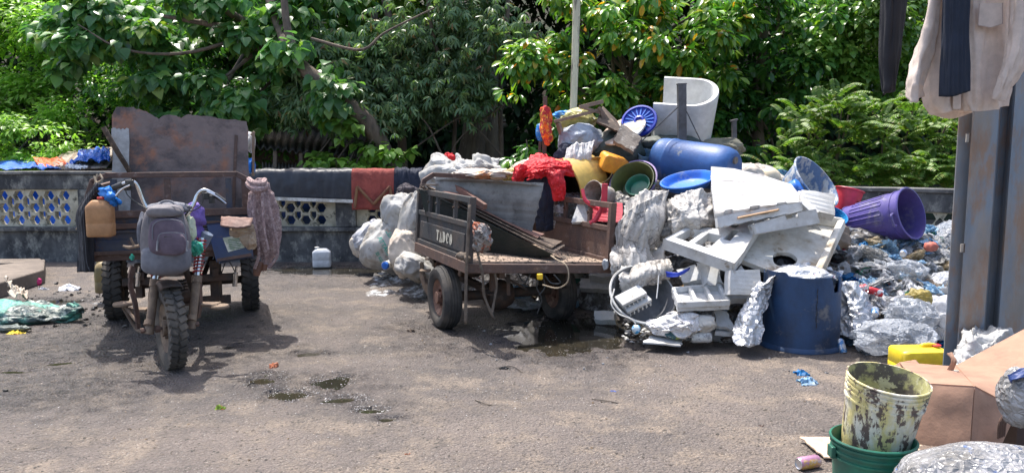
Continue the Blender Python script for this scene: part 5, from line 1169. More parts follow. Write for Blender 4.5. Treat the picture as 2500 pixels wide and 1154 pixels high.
greytub = mat('grey_basket_plastic', (.50, .50, .48), (.36, .35, .33), s=5, c3=(.15, .13, .12), s3=8, thr3=(.58, .7), rough=.6, bump=.15)
tarpg = mat('grimy_grey_tarpaulin', (.46, .44, .41), (.33, .30, .27), s=4, thr=(.42, .6), c3=(.12, .105, .09), s3=5, thr3=(.58, .7), rough=.5, bump=.2, fold=.6, foldn=5, soft=True, cline=(.04, .036, .034), cs=6, cw=.05)
sackw = mat('white_woven_sack', (.44, .435, .42), (.32, .31, .28), s=3, c3=(.18, .15, .12), s3=6, thr3=(.53, .68), rough=.9, bump=.3, bs=160, fold=.35, foldn=4, soft=True)
sackc = mat('cream_woven_sack', (.60, .54, .46), (.45, .38, .31), s=4, c3=(.2, .16, .12), s3=7, thr3=(.6, .72), rough=.9, bump=.3, bs=160, fold=.35, foldn=5, soft=True)
silver = mat('silver_foil_bag', (.58, .59, .61), (.44, .45, .47), s=3, thr=(.45, .6), c3=(.55, .04, .06), s3=9, thr3=(.645, .655), rough=.33, metal=.3, bump=.15, fold=.8, foldn=8)
clear = mat('clear_crinkled_film', (.60, .64, .70), (.44, .47, .52), s=5, rough=.18, bump=.2, fold=1.0, foldn=14, trans=.3, alpha=.6)
redm = mat('red_jacket_cloth', (.72, .012, .02), (.50, .01, .02), s=4, rough=.65, bump=.2, fold=.9, foldn=8)
navy = mat('navy_cloth', (.018, .024, .045), (.012, .015, .03), s=4, rough=.85, bump=.3, fold=.5, foldn=6)
heapm = mat('mixed_rubbish', (.20, .19, .18), (.08, .075, .07), s=7, thr=(.4, .6), c3=(.5, .51, .53), s3=9, thr3=(.50, .6), rough=.8, bump=1.0, bs=18, fold=1.0, foldn=7)

# the mound under everything
def hm(x, y):
    pxx = 1250 + FPX * x / y
    prof = [(1000, 0), (1060, .3), (1120, .75), (1250, 1.05), (1400, 1.40), (1600, 1.45), (1800, 1.25), (1950, 1.05), (2100, .72), (2250, .70), (2380, .70), (2520, .55)]
    H = 0
    for (a, h0), (b, h1) in zip(prof, prof[1:]):
        if a <= pxx < b: H = h0 + (h1 - h0) * (pxx - a) / (b - a)
    if pxx < 1250: y0, y1 = 8.3, 9.6
    elif pxx < 1450: k = (pxx - 1250) / 200; y0, y1 = 8.3 - .75 * k, 9.6 - .3 * k
    elif pxx < 1700: k = (pxx - 1450) / 250; y0, y1 = 7.55 - 1.0 * k, 9.3 - .6 * k
    else: k = min(1, (pxx - 1700) / 450); y0, y1 = 6.55 - .35 * k, 8.7 - 1.2 * k
    t = max(0, min(1, (y - y0) / (y1 - y0))); t = t ** .8
    return H * t + (.10 * noise.noise(Vector((x * 2.5, y * 2.5, 1))) + .05 * noise.noise(Vector((x * 8, y * 8, 1)))) * min(1, t * 4) - (.04 if t <= 0 else 0)
g = MB(); vs = []; nx_, ny_ = 130, 80
for j in range(ny_ + 1):
    for i in range(nx_ + 1):
        x = -1.7 + 6.8 * i / nx_; y = 5.9 + 4.6 * j / ny_
        lim = 10.75 if x < XB else 10.9 - (x - XB) / (PR.x - XB) * 3.15 - .2
        yy = min(y, lim); h = hm(x, yy); vs.append((x, yy, h if y <= lim + .08 else -.05))
g.add(vs, [(j * (nx_ + 1) + i, j * (nx_ + 1) + i + 1, (j + 1) * (nx_ + 1) + i + 1, (j + 1) * (nx_ + 1) + i) for j in range(ny_) for i in range(nx_)])
obj('rubbish_heap', g, heapm, kind='stuff', label='packed mass of dirty rubbish under the pile', smooth=True, ang=60)

# ---- round things
def bucket(name, lab, cat, mouth, axis, Rt, Rb, h, m, inner=None, ribs=(), rim=.012, wall=.006, n=40, bottom=True, handle=None, group=None, spin=0, lugs=0, wob=0, foot=False, kw_face=True):
    "axis points out of the mouth; the mouth centre sits at `mouth`"
    axis = facing(axis, mouth).normalized() if kw_face else axis.normalized(); M = frame(Vector(mouth) - axis * h, axis) @ Matrix.Rotation(R(spin), 4, 'Z')
    t = thing(name, lab, cat, Vector(mouth) - axis * h, group)
    ro = lambda z: Rb + (Rt - Rb) * z / h
    prof = [(0, 0), (Rb - .01, 0), (Rb, .008)] if bottom else [(Rb - wall, 0), (Rb, 0)]
    for z in sorted(ribs):
        zz = z * h; prof += [(ro(zz - .006), zz - .006), (ro(zz) + .007, zz - .004), (ro(zz) + .007, zz + .004), (ro(zz + .006), zz + .006)]
    if not ribs: prof += [(ro(h * k / 6), h * k / 6) for k in range(1, 6)]
    prof += [(ro(h - rim), h - rim), (Rt + rim * .8, h - rim), (Rt + rim, h - rim * .4), (Rt + rim * .7, h), (Rt, h)]
    mb = MB(); mb.lathe(prof, n, M, wob=wob, seed=len(lab)); obj('body', mb, m, t, smooth=True, ang=45)
    mi = MB(); mi.lathe([(Rt - .0005, h - .001)] + [(ro(h * k / 6) - wall, h * k / 6) for k in range(5, 0, -1)] + [(Rb - wall, .012), (0, .012)], n, M, wob=wob, seed=len(lab)); obj('inside', mi, inner or m, t, smooth=True, ang=45)
    if handle:
        g = MB()
        for a in handle:
            c = M @ Matrix.Rotation(R(a), 4, 'Z'); g.tube([c @ Vector((Rt + .005, -.055, h * .93)), c @ Vector((Rt + .055, -.05, h * .94)), c @ Vector((Rt + .06, 0, h * .94)), c @ Vector((Rt + .055, .05, h * .94)), c @ Vector((Rt + .005, .055, h * .93))], .011, 8, 14)
        obj('handle', g, m, t, smooth=True)
    if lugs:
        g = MB()
        for k in range(lugs):
            c = M @ Matrix.Rotation(2 * math.pi * k / lugs, 4, 'Z'); z0, z1 = h * .22, h * .72; a = .45 * 6.28 / lugs
            for sg in (-1, 1): g.tube([c @ Vector(((ro(z)) * math.cos(sg * a / 2), ro(z) * math.sin(sg * a / 2), z)) for z in (z0, (z0 + z1) / 2, z1)], .006, 6)
            for z in (z0, z1): g.tube([c @ Vector((ro(z) * math.cos(q * a / 2), ro(z) * math.sin(q * a / 2), z + (.008 * (1 - abs(q)) * (1 if z == z1 else -1)))) for q in (-1, -.5, 0, .5, 1)], .006, 6)
        obj('ribs', g, m, t, smooth=True)
    return t
# purple bin
bucket('purple_bin', 'large purple ribbed bin lying on its side at the right of the pile', 'bin', P(2226, 520, 7.25), AX(17, 26), .235, .185, .66, purpb, handle=(100, -80), lugs=14, rim=.016, ribs=(.06, .86))
# big mottled basin
bucket('basin', 'large mottled blue-grey basin tipped on edge behind the white foam', 'basin', P(1995, 441, 7.7), AX(40, 20), .285, .20, .34, mottl, rim=.018, ribs=(.9,))
bucket('basin', 'small bright blue basin under the large mottled basin', 'basin', P(1926, 473, 7.5), AX(215, -10), .10, .09, .13, blueb, rim=.01)
bucket('bucket', 'red bucket with a dark band to the left of the purple bin', 'bucket', P(2076, 462, 8.0), AX(78, -10), .135, .115, .26, redpl, inner=redpl, rim=.012)
bucket('basin', 'brown clay-coloured bowl behind the purple bin', 'basin', P(2108, 497, 7.9), AX(60, 0), .07, .05, .09, mat('brown_bowl', (.25, .09, .05), rough=.5), rim=.008)
bucket('basket', 'deep blue plastic basket between the foam and the purple bin', 'basket', P(2030, 523, 7.5), AX(70, 25), .15, .11, .22, mat('basket_blue', (.015, .12, .38), (.02, .30, .6), s=60, thr=(.48, .52), rough=.4), rim=.012)
g = MB(); g.lathe([(0, .11), (.05, .10), (.085, .06), (.10, 0), (.085, -.06), (.05, -.10), (0, -.11)], 28, frame(P(1882, 434, 7.9), AX(130, 20))); obj('float', g, mat('cream_float', (.70, .60, .42), (.62, .5, .34), s=3, rough=.5), smooth=True, label='cream rounded bowl upturned beside the plaid basin', cat='bowl')
bucket('basin', 'blue plaid patterned basin beside the cream bowl', 'basin', P(1918, 432, 8.0), AX(60, 30), .11, .08, .13, mat('plaid_plastic', (.03, .10, .22), (.10, .28, .40), s=24, thr=(.48, .52), c3=(.55, .5, .4), s3=14, thr3=(.6, .63)), rim=.008)
bucket('basin', 'dark blue basin under the cream bowl', 'basin', P(1905, 458, 7.8), AX(110, 20), .13, .09, .12, blueroyal, rim=.01)
# nested colourful basins
bucket('basin', 'lilac and green streaked basin facing out, holding darker basins', 'basin', P(1545, 440, 7.75), AX(118, 47), .235, .16, .22, lilac, inner=olive, rim=.016)
bucket('basin', 'olive and orange swirled basin nested inside the lilac one', 'basin', P(1543, 440, 7.70), AX(118, 49), .215, .15, .17, olive, inner=olive, rim=.01)
bucket('basin', 'small green basin nested innermost in the colourful stack', 'basin', P(1556, 450, 7.74), AX(118, 46), .12, .09, .07, green, inner=green, rim=.01)
bucket('bucket', 'ochre-stained bucket with its open mouth to the viewer', 'bucket', P(1459, 415, 7.9), AX(100, 62), .145, .12, .30, tan_in, rim=.008)
bucket('bucket', 'mud-caked white bucket lying beside the red plastic chair', 'bucket', P(1446, 472, 7.45), AX(165, 45), .12, .095, .24, mudp, rim=.01)
bucket('bucket', 'small blue bucket with a worn picture tucked under the lying drum', 'bucket', P(1577, 373, 8.2), AX(80, 30), .085, .07, .15, mat('worn_blue_bucket', (.10, .25, .42), (.2, .3, .36), s=12, c3=(.4, .25, .2), s3=9, thr3=(.6, .65), rough=.5), rim=.006)
# shallow blue tray
bucket('basin', 'shallow bright blue basin wedged beside the white foam sheet', 'basin', P(1678, 436, 7.35), AX(100, 15), .245, .19, .085, blueb, inner=blueb, rim=.016)
# yellow half tub behind the jacket
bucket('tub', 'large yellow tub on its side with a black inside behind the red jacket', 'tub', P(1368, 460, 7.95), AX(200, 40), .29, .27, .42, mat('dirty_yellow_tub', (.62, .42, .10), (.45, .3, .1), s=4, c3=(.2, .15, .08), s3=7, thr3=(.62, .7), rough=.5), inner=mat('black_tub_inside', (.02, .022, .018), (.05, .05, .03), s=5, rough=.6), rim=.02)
# lid
g = MB(); M = frame(P(1560, 294, 8.35), AX(122, 50))
g.lathe([(.19, -.03), (.195, -.005), (.19, .01), (.17, .012), (.165, -.012), (.06, -.02), (.055, .012), (.035, .02), (.03, .0), (0, 0)], 48, M)
lid = obj('bin_lid', g, blueroyal, smooth=True, ang=40, label='royal blue ribbed bin lid lying in front of the armchair', cat='lid')
g = MB()
for k in range(18): m2 = M @ Matrix.Rotation(2 * math.pi * k / 18, 4, 'Z'); g.box((.112, 0, -.008), (.095, .012, .016), m2)
g2 = g; mbp = MB(); mbp.v = list(g2.v); mbp.f = list(g2.f); o = obj('ribs', mbp, blueb, lid)
# blue drum lying
def drum(name, lab, a, b, r, m, bung=None, rings=(.33, .66)):
    a = Vector(a); b = Vector(b); L_ = (b - a).length; M = frame(a, b - a)
    prof = [(0, .012), (r * .5, .012), (r * .78, .004), (r * .90, .0), (r * .97, .02), (r, .06)]
    for q in rings: prof += [(r, q * L_ - .02), (r + .008, q * L_ - .01), (r + .008, q * L_ + .01), (r, q * L_ + .02)]
    prof += [(r, L_ - .18), (r * .97, L_ - .10), (r * .88, L_ - .035), (r * .74, L_ - .004), (r * .7, L_), (r * .5, L_ - .01), (0, L_ - .012)]
    g = MB().lathe(prof, 48, M, wob=.02, seed=3); t = thing(name, lab, 'drum', a); obj('body', g, m, t, smooth=True, ang=50)
    if bung:
        g = MB(); 
        for sx in (-1, 1): g.lathe([(.035, L_ - .02), (.035, L_ + .012), (0, L_ + .012)], 16, M @ T(sx * r * .42, .0, 0))
        obj('bung', g, bung, t)
    return t
drum('blue_drum', 'scuffed blue plastic drum lying on its side below the armchair', P(1610, 388, 8.25), P(1792, 415, 7.65), .225, bluedrum, mudp, rings=(.2,))
# ---- tub armchair
t = thing('armchair', 'white moulded tub armchair perched on top of the pile', 'chair', P(1660, 345, 8.7))
Mc = T(P(1668, 336, 8.75)) @ RZ(-20) @ Matrix.Rotation(R(6), 4, 'Y') @ Matrix.Rotation(R(20), 4, 'X')
ou, inn = [], []
for i in range(21):
    a = R(-90 + 180 * i / 20); ou.append((.07 + .27 * math.cos(a), .31 * math.sin(a), a)); inn.append((.07 + .215 * math.cos(a), .25 * math.sin(a), a))
ou = [(-.30, -.31, -R(90))] + ou + [(-.30, .31, R(90))]; inn = [(-.30, -.25, -R(90))] + inn + [(-.30, .25, R(90))]
n = len(ou); vs = []
def toph(x, y): return .47 + .02 * x + .13 * max(0, min(1, (y + .31) / .62))
for k in range(n):
    (ox, oy, _), (ix, iy, _) = ou[k], inn[k]; h = toph(ox, oy)
    vs += [(ox * .88, oy * .88, 0), (ox, oy, h - .03), ((ox * .9 + ix * .1), (oy * .9 + iy * .1), h - .006), ((ox + ix) / 2, (oy + iy) / 2, h), ((ox * .1 + ix * .9), (oy * .1 + iy * .9), h - .006), (ix, iy, h - .03), (ix * .96, iy * .96, .0)]
g = MB(Mc); g.add(vs, [(k * 7 + j, (k + 1) * 7 + j, (k + 1) * 7 + j + 1, k * 7 + j + 1) for k in range(n - 1) for j in range(6)] + [tuple(range(7)), tuple(range((n - 1) * 7, n * 7))[::-1]])
obj('shell', g, pwhite, t, smooth=True, ang=50)
g = MB(Mc); g.plate([(q[0] * .97 - (.02 if k in (0, n - 1) else 0), q[1] * .97) for k, q in enumerate(inn)], .26, None); obj('seat', g, pwhite, t, bev=.02)
# ---- steel posts
postm = mat('grey_steel_post', (.13, .13, .14), (.08, .075, .075), s=5, c3=(.2, .15, .12), s3=10, thr3=(.6, .7), rough=.5, metal=.3, bump=.2)
g = MB(); g.beam(P(1664, 205, 8.2), P(1666, 470, 8.2), .085, .085, Vector((0, 1, 0))); g.beam(P(1664, 204, 8.2), P(1664, 207, 8.2), .095, .095, Vector((0, 1, 0))); obj('steel_post', g, postm, label='square dark steel post standing in front of the armchair', cat='post', bev=.004)
g = MB(); g.tube([P(1655, 262, 8.12), P(1566, 345, 7.95)], .006, 6); obj('stay_wire', g, blackp, label='black stay running down left from the steel post', cat='wire')
g = MB(); g.tube([P(1676, 272, 8.12), P(1722, 368, 7.95)], .006, 6); obj('stay_wire', g, blackp, label='black stay running down right from the steel post', cat='wire')
g = MB(); g.beam(P(1792, 295, 8.9), P(1794, 470, 8.9), .05, .05, Vector((0, 1, 0))); g.beam(P(1784, 296, 8.9), P(1800, 292, 8.9), .07, .02); obj('steel_post', g, postm, label='thin grey steel post behind the end of the lying drum', cat='post', bev=.003)
g = MB(); g.beam(P(1331, 235, 8.3), P(1328, 420, 8.3), .045, .02, Vector((0, 1, 0))); g.beam(P(1322, 300, 8.35), P(1314, 420, 8.35), .03, .02, Vector((0, 1, 0))); obj('rusty_post', g, rust, label='pair of thin rusty posts left of the pile holding bright cloths', cat='post', bev=.002)
poleM = mat('peeling_cream_pole', (.55, .53, .38), (.42, .40, .29), s=8, c3=(.16, .15, .11), s3=14, thr3=(.52, .58), rough=.85, bump=.6, bs=30, st=(1, 1, .12))
g = MB(); g.tube([P(1410, -120, 9.4), P(1406, 80, 9.38), P(1399, 290, 9.35), P(1396, 420, 9.35)], [.045, .044, .042, .042], 14, 24); obj('pole', g, poleM, smooth=True, label='tall peeling cream pole rising out of the pile', cat='pole')
# cloths at the posts
bat = mat('orange_patterned_cloth', (.75, .16, .02), (.45, .03, .04), s=14, thr=(.46, .52), c3=(.85, .5, .06), s3=22, thr3=(.55, .58), rough=.85, fold=.5)
sheetobj('patterned_cloth', 'orange and red patterned cloth hanging from the rusty post', 'cloth', [[(1322, 268, 8.2), (1318, 300, 8.2), (1330, 352, 8.2)], [(1334, 258, 8.12), (1334, 305, 8.1), (1338, 356, 8.15)], [(1346, 285, 8.2), (1348, 312, 8.2), (1348, 345, 8.2)]], bat, 16, 20, .03, (4, 3), 4)
bcl = mat('blue_patterned_cloth', (.02, .22, .65), (.25, .5, .7), s=20, thr=(.52, .56), c3=(.6, .55, .1), s3=10, thr3=(.62, .64), rough=.85, fold=.4)
sheetobj('patterned_cloth', 'blue patterned cloth hanging low on the rusty posts', 'cloth', [[(1312, 305, 8.3), (1308, 325, 8.3), (1312, 342, 8.3)], [(1326, 300, 8.25), (1322, 325, 8.25), (1324, 345, 8.3)]], bcl, 10, 12, .02, (4, 3), 6)
# broken wooden frame
t = thing('broken_chair', 'broken wooden chair frame lying on top of the pile left of the blue lid', 'frame', P(1420, 340, 8.3))
for a, b, w_, h_ in (((1353, 297), (1465, 268), .05, .03), ((1462, 262), (1502, 318), .05, .03), ((1362, 300), (1382, 360), .05, .035), ((1415, 262), (1472, 248), .045, .04), ((1420, 262), (1465, 275), .04, .03), ((1468, 275), (1482, 310), .05, .035)):
    g = MB(); g.beam(P(*a, 8.25 + .0006 * (a[0] - 1400)), P(*b, 8.3), w_, h_); obj('slat', g, wood, t, bev=.003)
g = MB(); q = bilin(P(1455, 300, 8.2), P(1520, 330, 8.1), P(1508, 300, 8.6), P(1470, 262, 8.5)); g.plate(rect(0, 0, 1, 1), .02, q); obj('panel', g, wooddark, t)
g = MB(); M = frame(P(1522, 318, 8.3), AX(112, 24)); g.lathe([(0, -.02), (.27, -.02), (.285, -.012), (.285, .006), (.27, .014), (0, .014)], 40, M, ell=.8); obj('round_table_top', g, mat('peeling_tabletop', (.42, .32, .25), (.6, .57, .52), s=4, thr=(.5, .56), c3=(.15, .1, .08), s3=9, rough=.7), smooth=True, label='round peeling tabletop lying under the royal blue lid', cat='table top')
# sacks on top
g = MB().blob(P(1410, 298, 8.45), (.20, .12, .13), 4, .25, seed=11); obj('sack', g, mat('olive_film_bag', (.33, .30, .08), (.22, .2, .06), s=5, c3=(.5, .5, .45), s3=5, thr3=(.6, .64), rough=.4, fold=.8), smooth=True, label='olive-yellow bag caught under the broken wooden frame', cat='bag')
g = MB().blob(P(1385, 282, 8.5), (.15, .08, .05), 4, .3, seed=12); obj('sack', g, bcl, smooth=True, label='blue and yellow patterned bundle on top of the wooden frame', cat='bundle')
g = MB().blob(P(1420, 345, 8.3), (.24, .16, .17), 4, .25, seed=13); obj('sack', g, mat('blue_grey_sack', (.30, .34, .40), (.22, .24, .28), s=4, rough=.6, fold=.8, foldn=4), smooth=True, label='blue-grey sack under the broken wooden frame', cat='bag')
g = MB().blob(P(1500, 375, 8.35), (.3, .2, .22), 4, .25, seed=14); obj('sack', g, mat('dark_green_sheet', (.05, .07, .06), (.03, .04, .04), s=4, rough=.6, fold=.8, foldn=4), smooth=True, label='dark green-grey sack behind the orange jerrycan', cat='bag')
g = MB().blob(P(1625, 362, 8.5), (.42, .2, .14), 4, .25, seed=15); obj('sack', g, mat('dark_green_sheet', (.05, .07, .06)), smooth=True, label='dark green sheeting bundled under the armchair', cat='bag')
g = MB().blob(P(1745, 365, 8.6), (.30, .16, .12), 5, .25, seed=16); obj('canvas', g, mat('khaki_canvas', (.20, .19, .14), (.14, .13, .10), s=5, rough=.9, bump=.4, fold=1.0, foldn=6, soft=True), smooth=True, label='khaki canvas bundle behind the lying blue drum', cat='canvas')
sheetobj('canvas', 'loose khaki canvas hanging on the thin grey post', 'canvas', [[(1762, 352, 8.7), (1770, 390, 8.6), (1775, 425, 8.6)], [(1785, 345, 8.72), (1790, 385, 8.6), (1790, 430, 8.6)], [(1798, 350, 8.8), (1802, 390, 8.7), (1802, 425, 8.7)]], mat('khaki_canvas', (.2, .19, .14)), 14, 18, .04, (4, 3), 9)
# light striped cloths
strc = mat('striped_towel', (.56, .55, .54), (.45, .44, .43), s=6, c3=(.25, .24, .24), s3=8, thr3=(.6, .68), rough=.9, fold=.5)
sheetobj('towel', 'pale ribbed towel hanging over the edge above the ochre bucket', 'towel', [[(1384, 362, 8.05), (1380, 390, 7.98), (1386, 420, 8.0)], [(1408, 352, 8.05), (1402, 385, 7.95), (1402, 425, 8.0)], [(1428, 350, 8.05), (1426, 385, 7.96), (1420, 422, 8.0)], [(1450, 345, 8.1), (1446, 365, 8.0), (1438, 392, 8.0)]], strc, 22, 50, .03, (1.5, 9), 14, solid=.012)
g = MB().blob(P(1380, 395, 8.15), (.13, .1, .16), 4, .3, seed=17); obj('dark_cloth', g, navy, smooth=True, label='dark navy cloth bunched under the pale towel', cat='cloth')
# orange jerrycan and mud slab
jerrycan('jerrycan', 'sooty orange jerrycan lying tilted above the ochre bucket', P(1497, 400, 7.95), .27, .17, .27, Matrix.Rotation(R(18), 4, 'Y') @ RZ(12) @ Matrix.Rotation(R(-80), 4, 'X') @ T(0, 0, -.1), orange, orange, spout=(.3, 0), handle=False)
g = MB(); q = bilin(P(1497, 350, 7.95), P(1545, 378, 7.85), P(1566, 345, 8.0), P(1515, 308, 8.1)); g.plate(ragged(0, 0, 1, 1, 8, .03, r_), .05, q); obj('mud_slab', g, mat('grey_mud_slab', (.22, .19, .16), (.12, .10, .085), s=8, c3=(.4, .37, .33), s3=12, rough=.95, bump=1.0, bs=22), bev=.006, label='grey crusty slab leaning above the orange jerrycan', cat='slab')
# red jacket over the tub
jk = thing('red_jacket', 'bright red jacket flung over the yellow tub', 'jacket', P(1330, 440, 7.6))
sheetobj('body', None, None, [[(1255, 440, 7.75), (1262, 415, 7.7), (1285, 385, 7.9), (1300, 376, 8.2)], [(1285, 432, 7.6), (1295, 405, 7.6), (1315, 385, 7.8), (1320, 374, 8.2)], [(1325, 430, 7.55), (1335, 400, 7.55), (1345, 384, 7.8), (1340, 376, 8.2)], [(1365, 428, 7.6), (1385, 405, 7.6), (1375, 390, 7.8), (1355, 380, 8.2)], [(1402, 430, 7.7), (1400, 412, 7.7), (1392, 398, 7.9), (1370, 385, 8.2)]], redm, 60, 50, .03, (5, 3), 3, solid=.008, parent=jk, crush=.016)
sheetobj('sleeve', None, None, [[(1332, 420, 7.52), (1342, 445, 7.46), (1352, 487, 7.5)], [(1350, 415, 7.40), (1360, 445, 7.36), (1364, 490, 7.42)], [(1376, 418, 7.52), (1378, 445, 7.46), (1378, 484, 7.5)]], redm, 30, 40, .012, (2, 4), 6, solid=.008, parent=jk, crush=.010)
sheetobj('sleeve', None, None, [[(1262, 405, 7.7), (1256, 425, 7.7), (1254, 446, 7.72)], [(1276, 400, 7.62), (1270, 425, 7.62), (1262, 447, 7.68)], [(1292, 408, 7.7), (1284, 425, 7.7), (1272, 440, 7.72)]], redm, 18, 20, .02, (3, 5), 7, solid=.012, parent=jk, crush=.008)
sheetobj('hood', None, None, [[(1285, 440, 7.5), (1290, 425, 7.48), (1310, 412, 7.5)], [(1305, 436, 7.42), (1310, 420, 7.4), (1325, 412, 7.45)], [(1325, 440, 7.5), (1332, 425, 7.48), (1340, 414, 7.5)]], redm, 18, 18, .035, (4, 4), 9, solid=.01, parent=jk, crush=.01)
sheetobj('navy_trousers', 'navy trousers hanging below the red jacket inside the cart rails', 'trousers', [[(1278, 430, 7.72), (1300, 480, 7.7), (1312, 560, 7.7)], [(1310, 425, 7.66), (1325, 490, 7.62), (1330, 565, 7.66)], [(1345, 430, 7.72), (1350, 480, 7.7), (1350, 560, 7.7)]], navy, 18, 26, .03, (4, 3), 5, solid=.01)
# red plastic chair
t = thing('red_chair', 'broken red plastic chair behind the right rail of the cart', 'chair', P(1460, 560, 7.3))
q = bilin(P(1440, 540, 7.3), P(1520, 545, 7.2), P(1520, 498, 7.35), P(1445, 495, 7.4)); g = MB(); g.plate(ragged(0, 0, 1, 1, 6, .02, r_), .02, q); obj('seat', g, redpl, t, bev=.006)
g = MB(); g.beam(P(1477, 448, 7.2), P(1474, 520, 7.2), .055, .02, Vector((0, 1, 0))); obj('backrest', g, redpl, t, bev=.006)
g = MB(); g.tube([P(1422, 462, 7.25), P(1430, 490, 7.2), P(1462, 510, 7.2), P(1478, 500, 7.2)], .018, 8, 12); g.tube([P(1470, 505, 7.15), P(1455, 535, 7.15), P(1440, 545, 7.15)], .022, 8, 10); obj('arm', g, redpl, t, smooth=True)
g = MB(); q = bilin(P(1398, 545, 7.35), P(1440, 545, 7.3), P(1425, 500, 7.4), P(1412, 505, 7.45)); g.plate(rect(0, 0, 1, 1), .03, q); obj('foam_offcut', g, foam, bev=.006, label='white foam offcut behind the middle upright of the cart right rail', cat='foam')
# ---- grimy grey tarpaulin bags
def crumpled(name, lab, cat, px, py, d_, rx, ry, rz, m, seed, rot=0, sub=5, amp=.3, f=1.7, tilt=0, group=None, ridge=.7, fine=.05, ang=90):
    g = MB().blob(P(px, py, d_), (rx, ry, rz), sub, amp, f, seed, RZ(rot) @ Matrix.Rotation(R(tilt), 4, 'Y'), fine, ridge=ridge)
    return obj(name, g, m, smooth=True, label=lab, cat=cat, group=group, ang=ang)
crumpled('tarpaulin_bag', 'dark grimy bag between the two grey bundles and the foam grid', 'tarpaulin', 1630, 570, 7.0, .22, .2, .19, mat('dark_grimy_bag', (.13, .12, .11), (.05, .048, .045), s=6, c3=(.3, .28, .25), s3=7, thr3=(.55, .65), rough=.45, fold=1.0, foldn=7), 34)
def tarpsheet(lab, cps, seed, fr=(6, 1), amp=.045, crush=.012): return sheetobj('tarpaulin_bag', lab, 'tarpaulin', cps, tarpg, 80, 60, amp, fr, seed, crush=crush, solid=.005, rag=.02)
tarpsheet('grimy grey tarpaulin bundle standing tall beside the cart right corner', [[(1528, 505, 7.05), (1522, 560, 6.9), (1518, 610, 6.85)], [(1555, 478, 6.95), (1550, 540, 6.78), (1545, 612, 6.72)], [(1590, 468, 6.95), (1588, 540, 6.75), (1580, 610, 6.7)], [(1628, 472, 7.05), (1625, 540, 6.9), (1615, 600, 6.85)]], 71, (1.2, 5), .05)
tarpsheet('grimy tarpaulin bundle sagging below the colourful basins', [[(1500, 600, 6.85), (1498, 650, 6.7), (1508, 706, 6.75)], [(1530, 585, 6.75), (1532, 645, 6.58), (1538, 708, 6.62)], [(1570, 590, 6.75), (1575, 650, 6.56), (1580, 700, 6.6)], [(1608, 600, 6.85), (1622, 640, 6.7), (1612, 690, 6.75)]], 72, (1.5, 5), .05)
tarpsheet('crinkled grey-brown bag at the left edge of the big white foam sheet', [[(1630, 500, 7.0), (1632, 540, 6.8), (1640, 580, 6.85)], [(1665, 482, 6.9), (1668, 530, 6.68), (1670, 580, 6.75)], [(1705, 478, 6.9), (1708, 530, 6.68), (1705, 575, 6.75)], [(1748, 482, 7.0), (1752, 530, 6.85), (1745, 565, 6.9)]], 73, (2.5, 4), .04, .02)
tarpsheet('grey tarpaulin folds spilling over the rim of the grey basket', [[(1520, 655, 6.6), (1515, 680, 6.45), (1520, 712, 6.45)], [(1560, 645, 6.55), (1560, 672, 6.38), (1558, 700, 6.38)], [(1600, 640, 6.55), (1605, 665, 6.4), (1598, 692, 6.4)], [(1632, 640, 6.65), (1640, 658, 6.5), (1632, 680, 6.5)]], 74, (1.2, 6), .035)
sheetobj('tarpaulin_bag', 'long fold of grimy tarpaulin hanging from the blue basin to the cart wheel', 'tarpaulin', [[(1500, 560, 6.85), (1515, 620, 6.8), (1510, 700, 6.85)], [(1560, 500, 6.8), (1545, 590, 6.7), (1540, 700, 6.75)], [(1630, 465, 6.95), (1600, 560, 6.8), (1580, 690, 6.78)]], tarpg, 70, 80, .06, (1, 6), 12, crush=.012, solid=.006)
sheetobj('tarpaulin_bag', 'creased grey-brown sheet stretched from the blue basin down over the dark bag', 'tarpaulin', [[(1632, 490, 6.95), (1640, 530, 6.8), (1660, 560, 6.8)], [(1690, 470, 6.9), (1690, 520, 6.75), (1700, 560, 6.8)], [(1745, 478, 7.0), (1745, 520, 6.85), (1740, 555, 6.9)]], tarpg, 60, 70, .05, (1.5, 5), 14, crush=.014, solid=.006)
# ---- foam
def foamplate(name, lab, c, outl, th, holes=(), m=foam, bev=.008, extra=None, cat='foam'):
    q = bilin(*[P(*p) for p in c]); g = MB().plate(outl, th, q, holes)
    return obj(name, g, m, bev=bev, label=lab, cat=cat)
rr = lambda n, j, seed: ragged(0, 0, 1, 1, n, j, random.Random(seed))
# big sheet on top
c_ = [(1745, 535, 6.55), (1950, 505, 6.65), (1925, 445, 7.35), (1735, 418, 7.45)]
foamplate('foam_sheet', 'big grimy-lined white foam sheet with a toothed lower edge on top of the white pile', c_, [(0, 0), (.1, .01), (.12, .04), (.2, .045), (.22, .015), (.4, .02), (.42, .055), (.52, .055), (.54, .02), (.72, .02), (.74, .05), (.84, .05), (.86, .02), (1, .0), (1.02, .4), (.99, .7), (.85, .82), (.6, .97), (.3, 1.03), (0, 1), (-.02, .5)], .05,
          m=mat('streaked_foam', (.46, .46, .465), (.39, .39, .39), s=4, c3=(.2, .19, .18), s3=8, thr3=(.56, .62), rough=.7, bump=.35, bs=30, st=(.35, 2.5, 2.5)))
c_ = [(1748, 560, 6.5), (1952, 520, 6.6), (1950, 497, 6.62), (1745, 532, 6.53)]
foamplate('foam_strip', 'ribbed front edge of a white foam lid below the big sheet', c_, [(0, .1), (.04, 0), (.08, .1), (.12, .02), (.2, .12), (.24, .05), (.4, .12), (.44, .04), (.6, .1), (.64, .02), (.8, .1), (.84, .02), (1, .1), (1, 1), (.85, .94), (.8, 1.04), (.6, .94), (.55, 1.04), (.35, .94), (.3, 1.04), (0, .95)], .06, holes=[rect(.28, .45, .40, .68), rect(.5, .45, .60, .66)])
g = MB(); g.box(P(1820, 540, 6.6), (.5, .06, .016), Matrix.Identity(4)); 
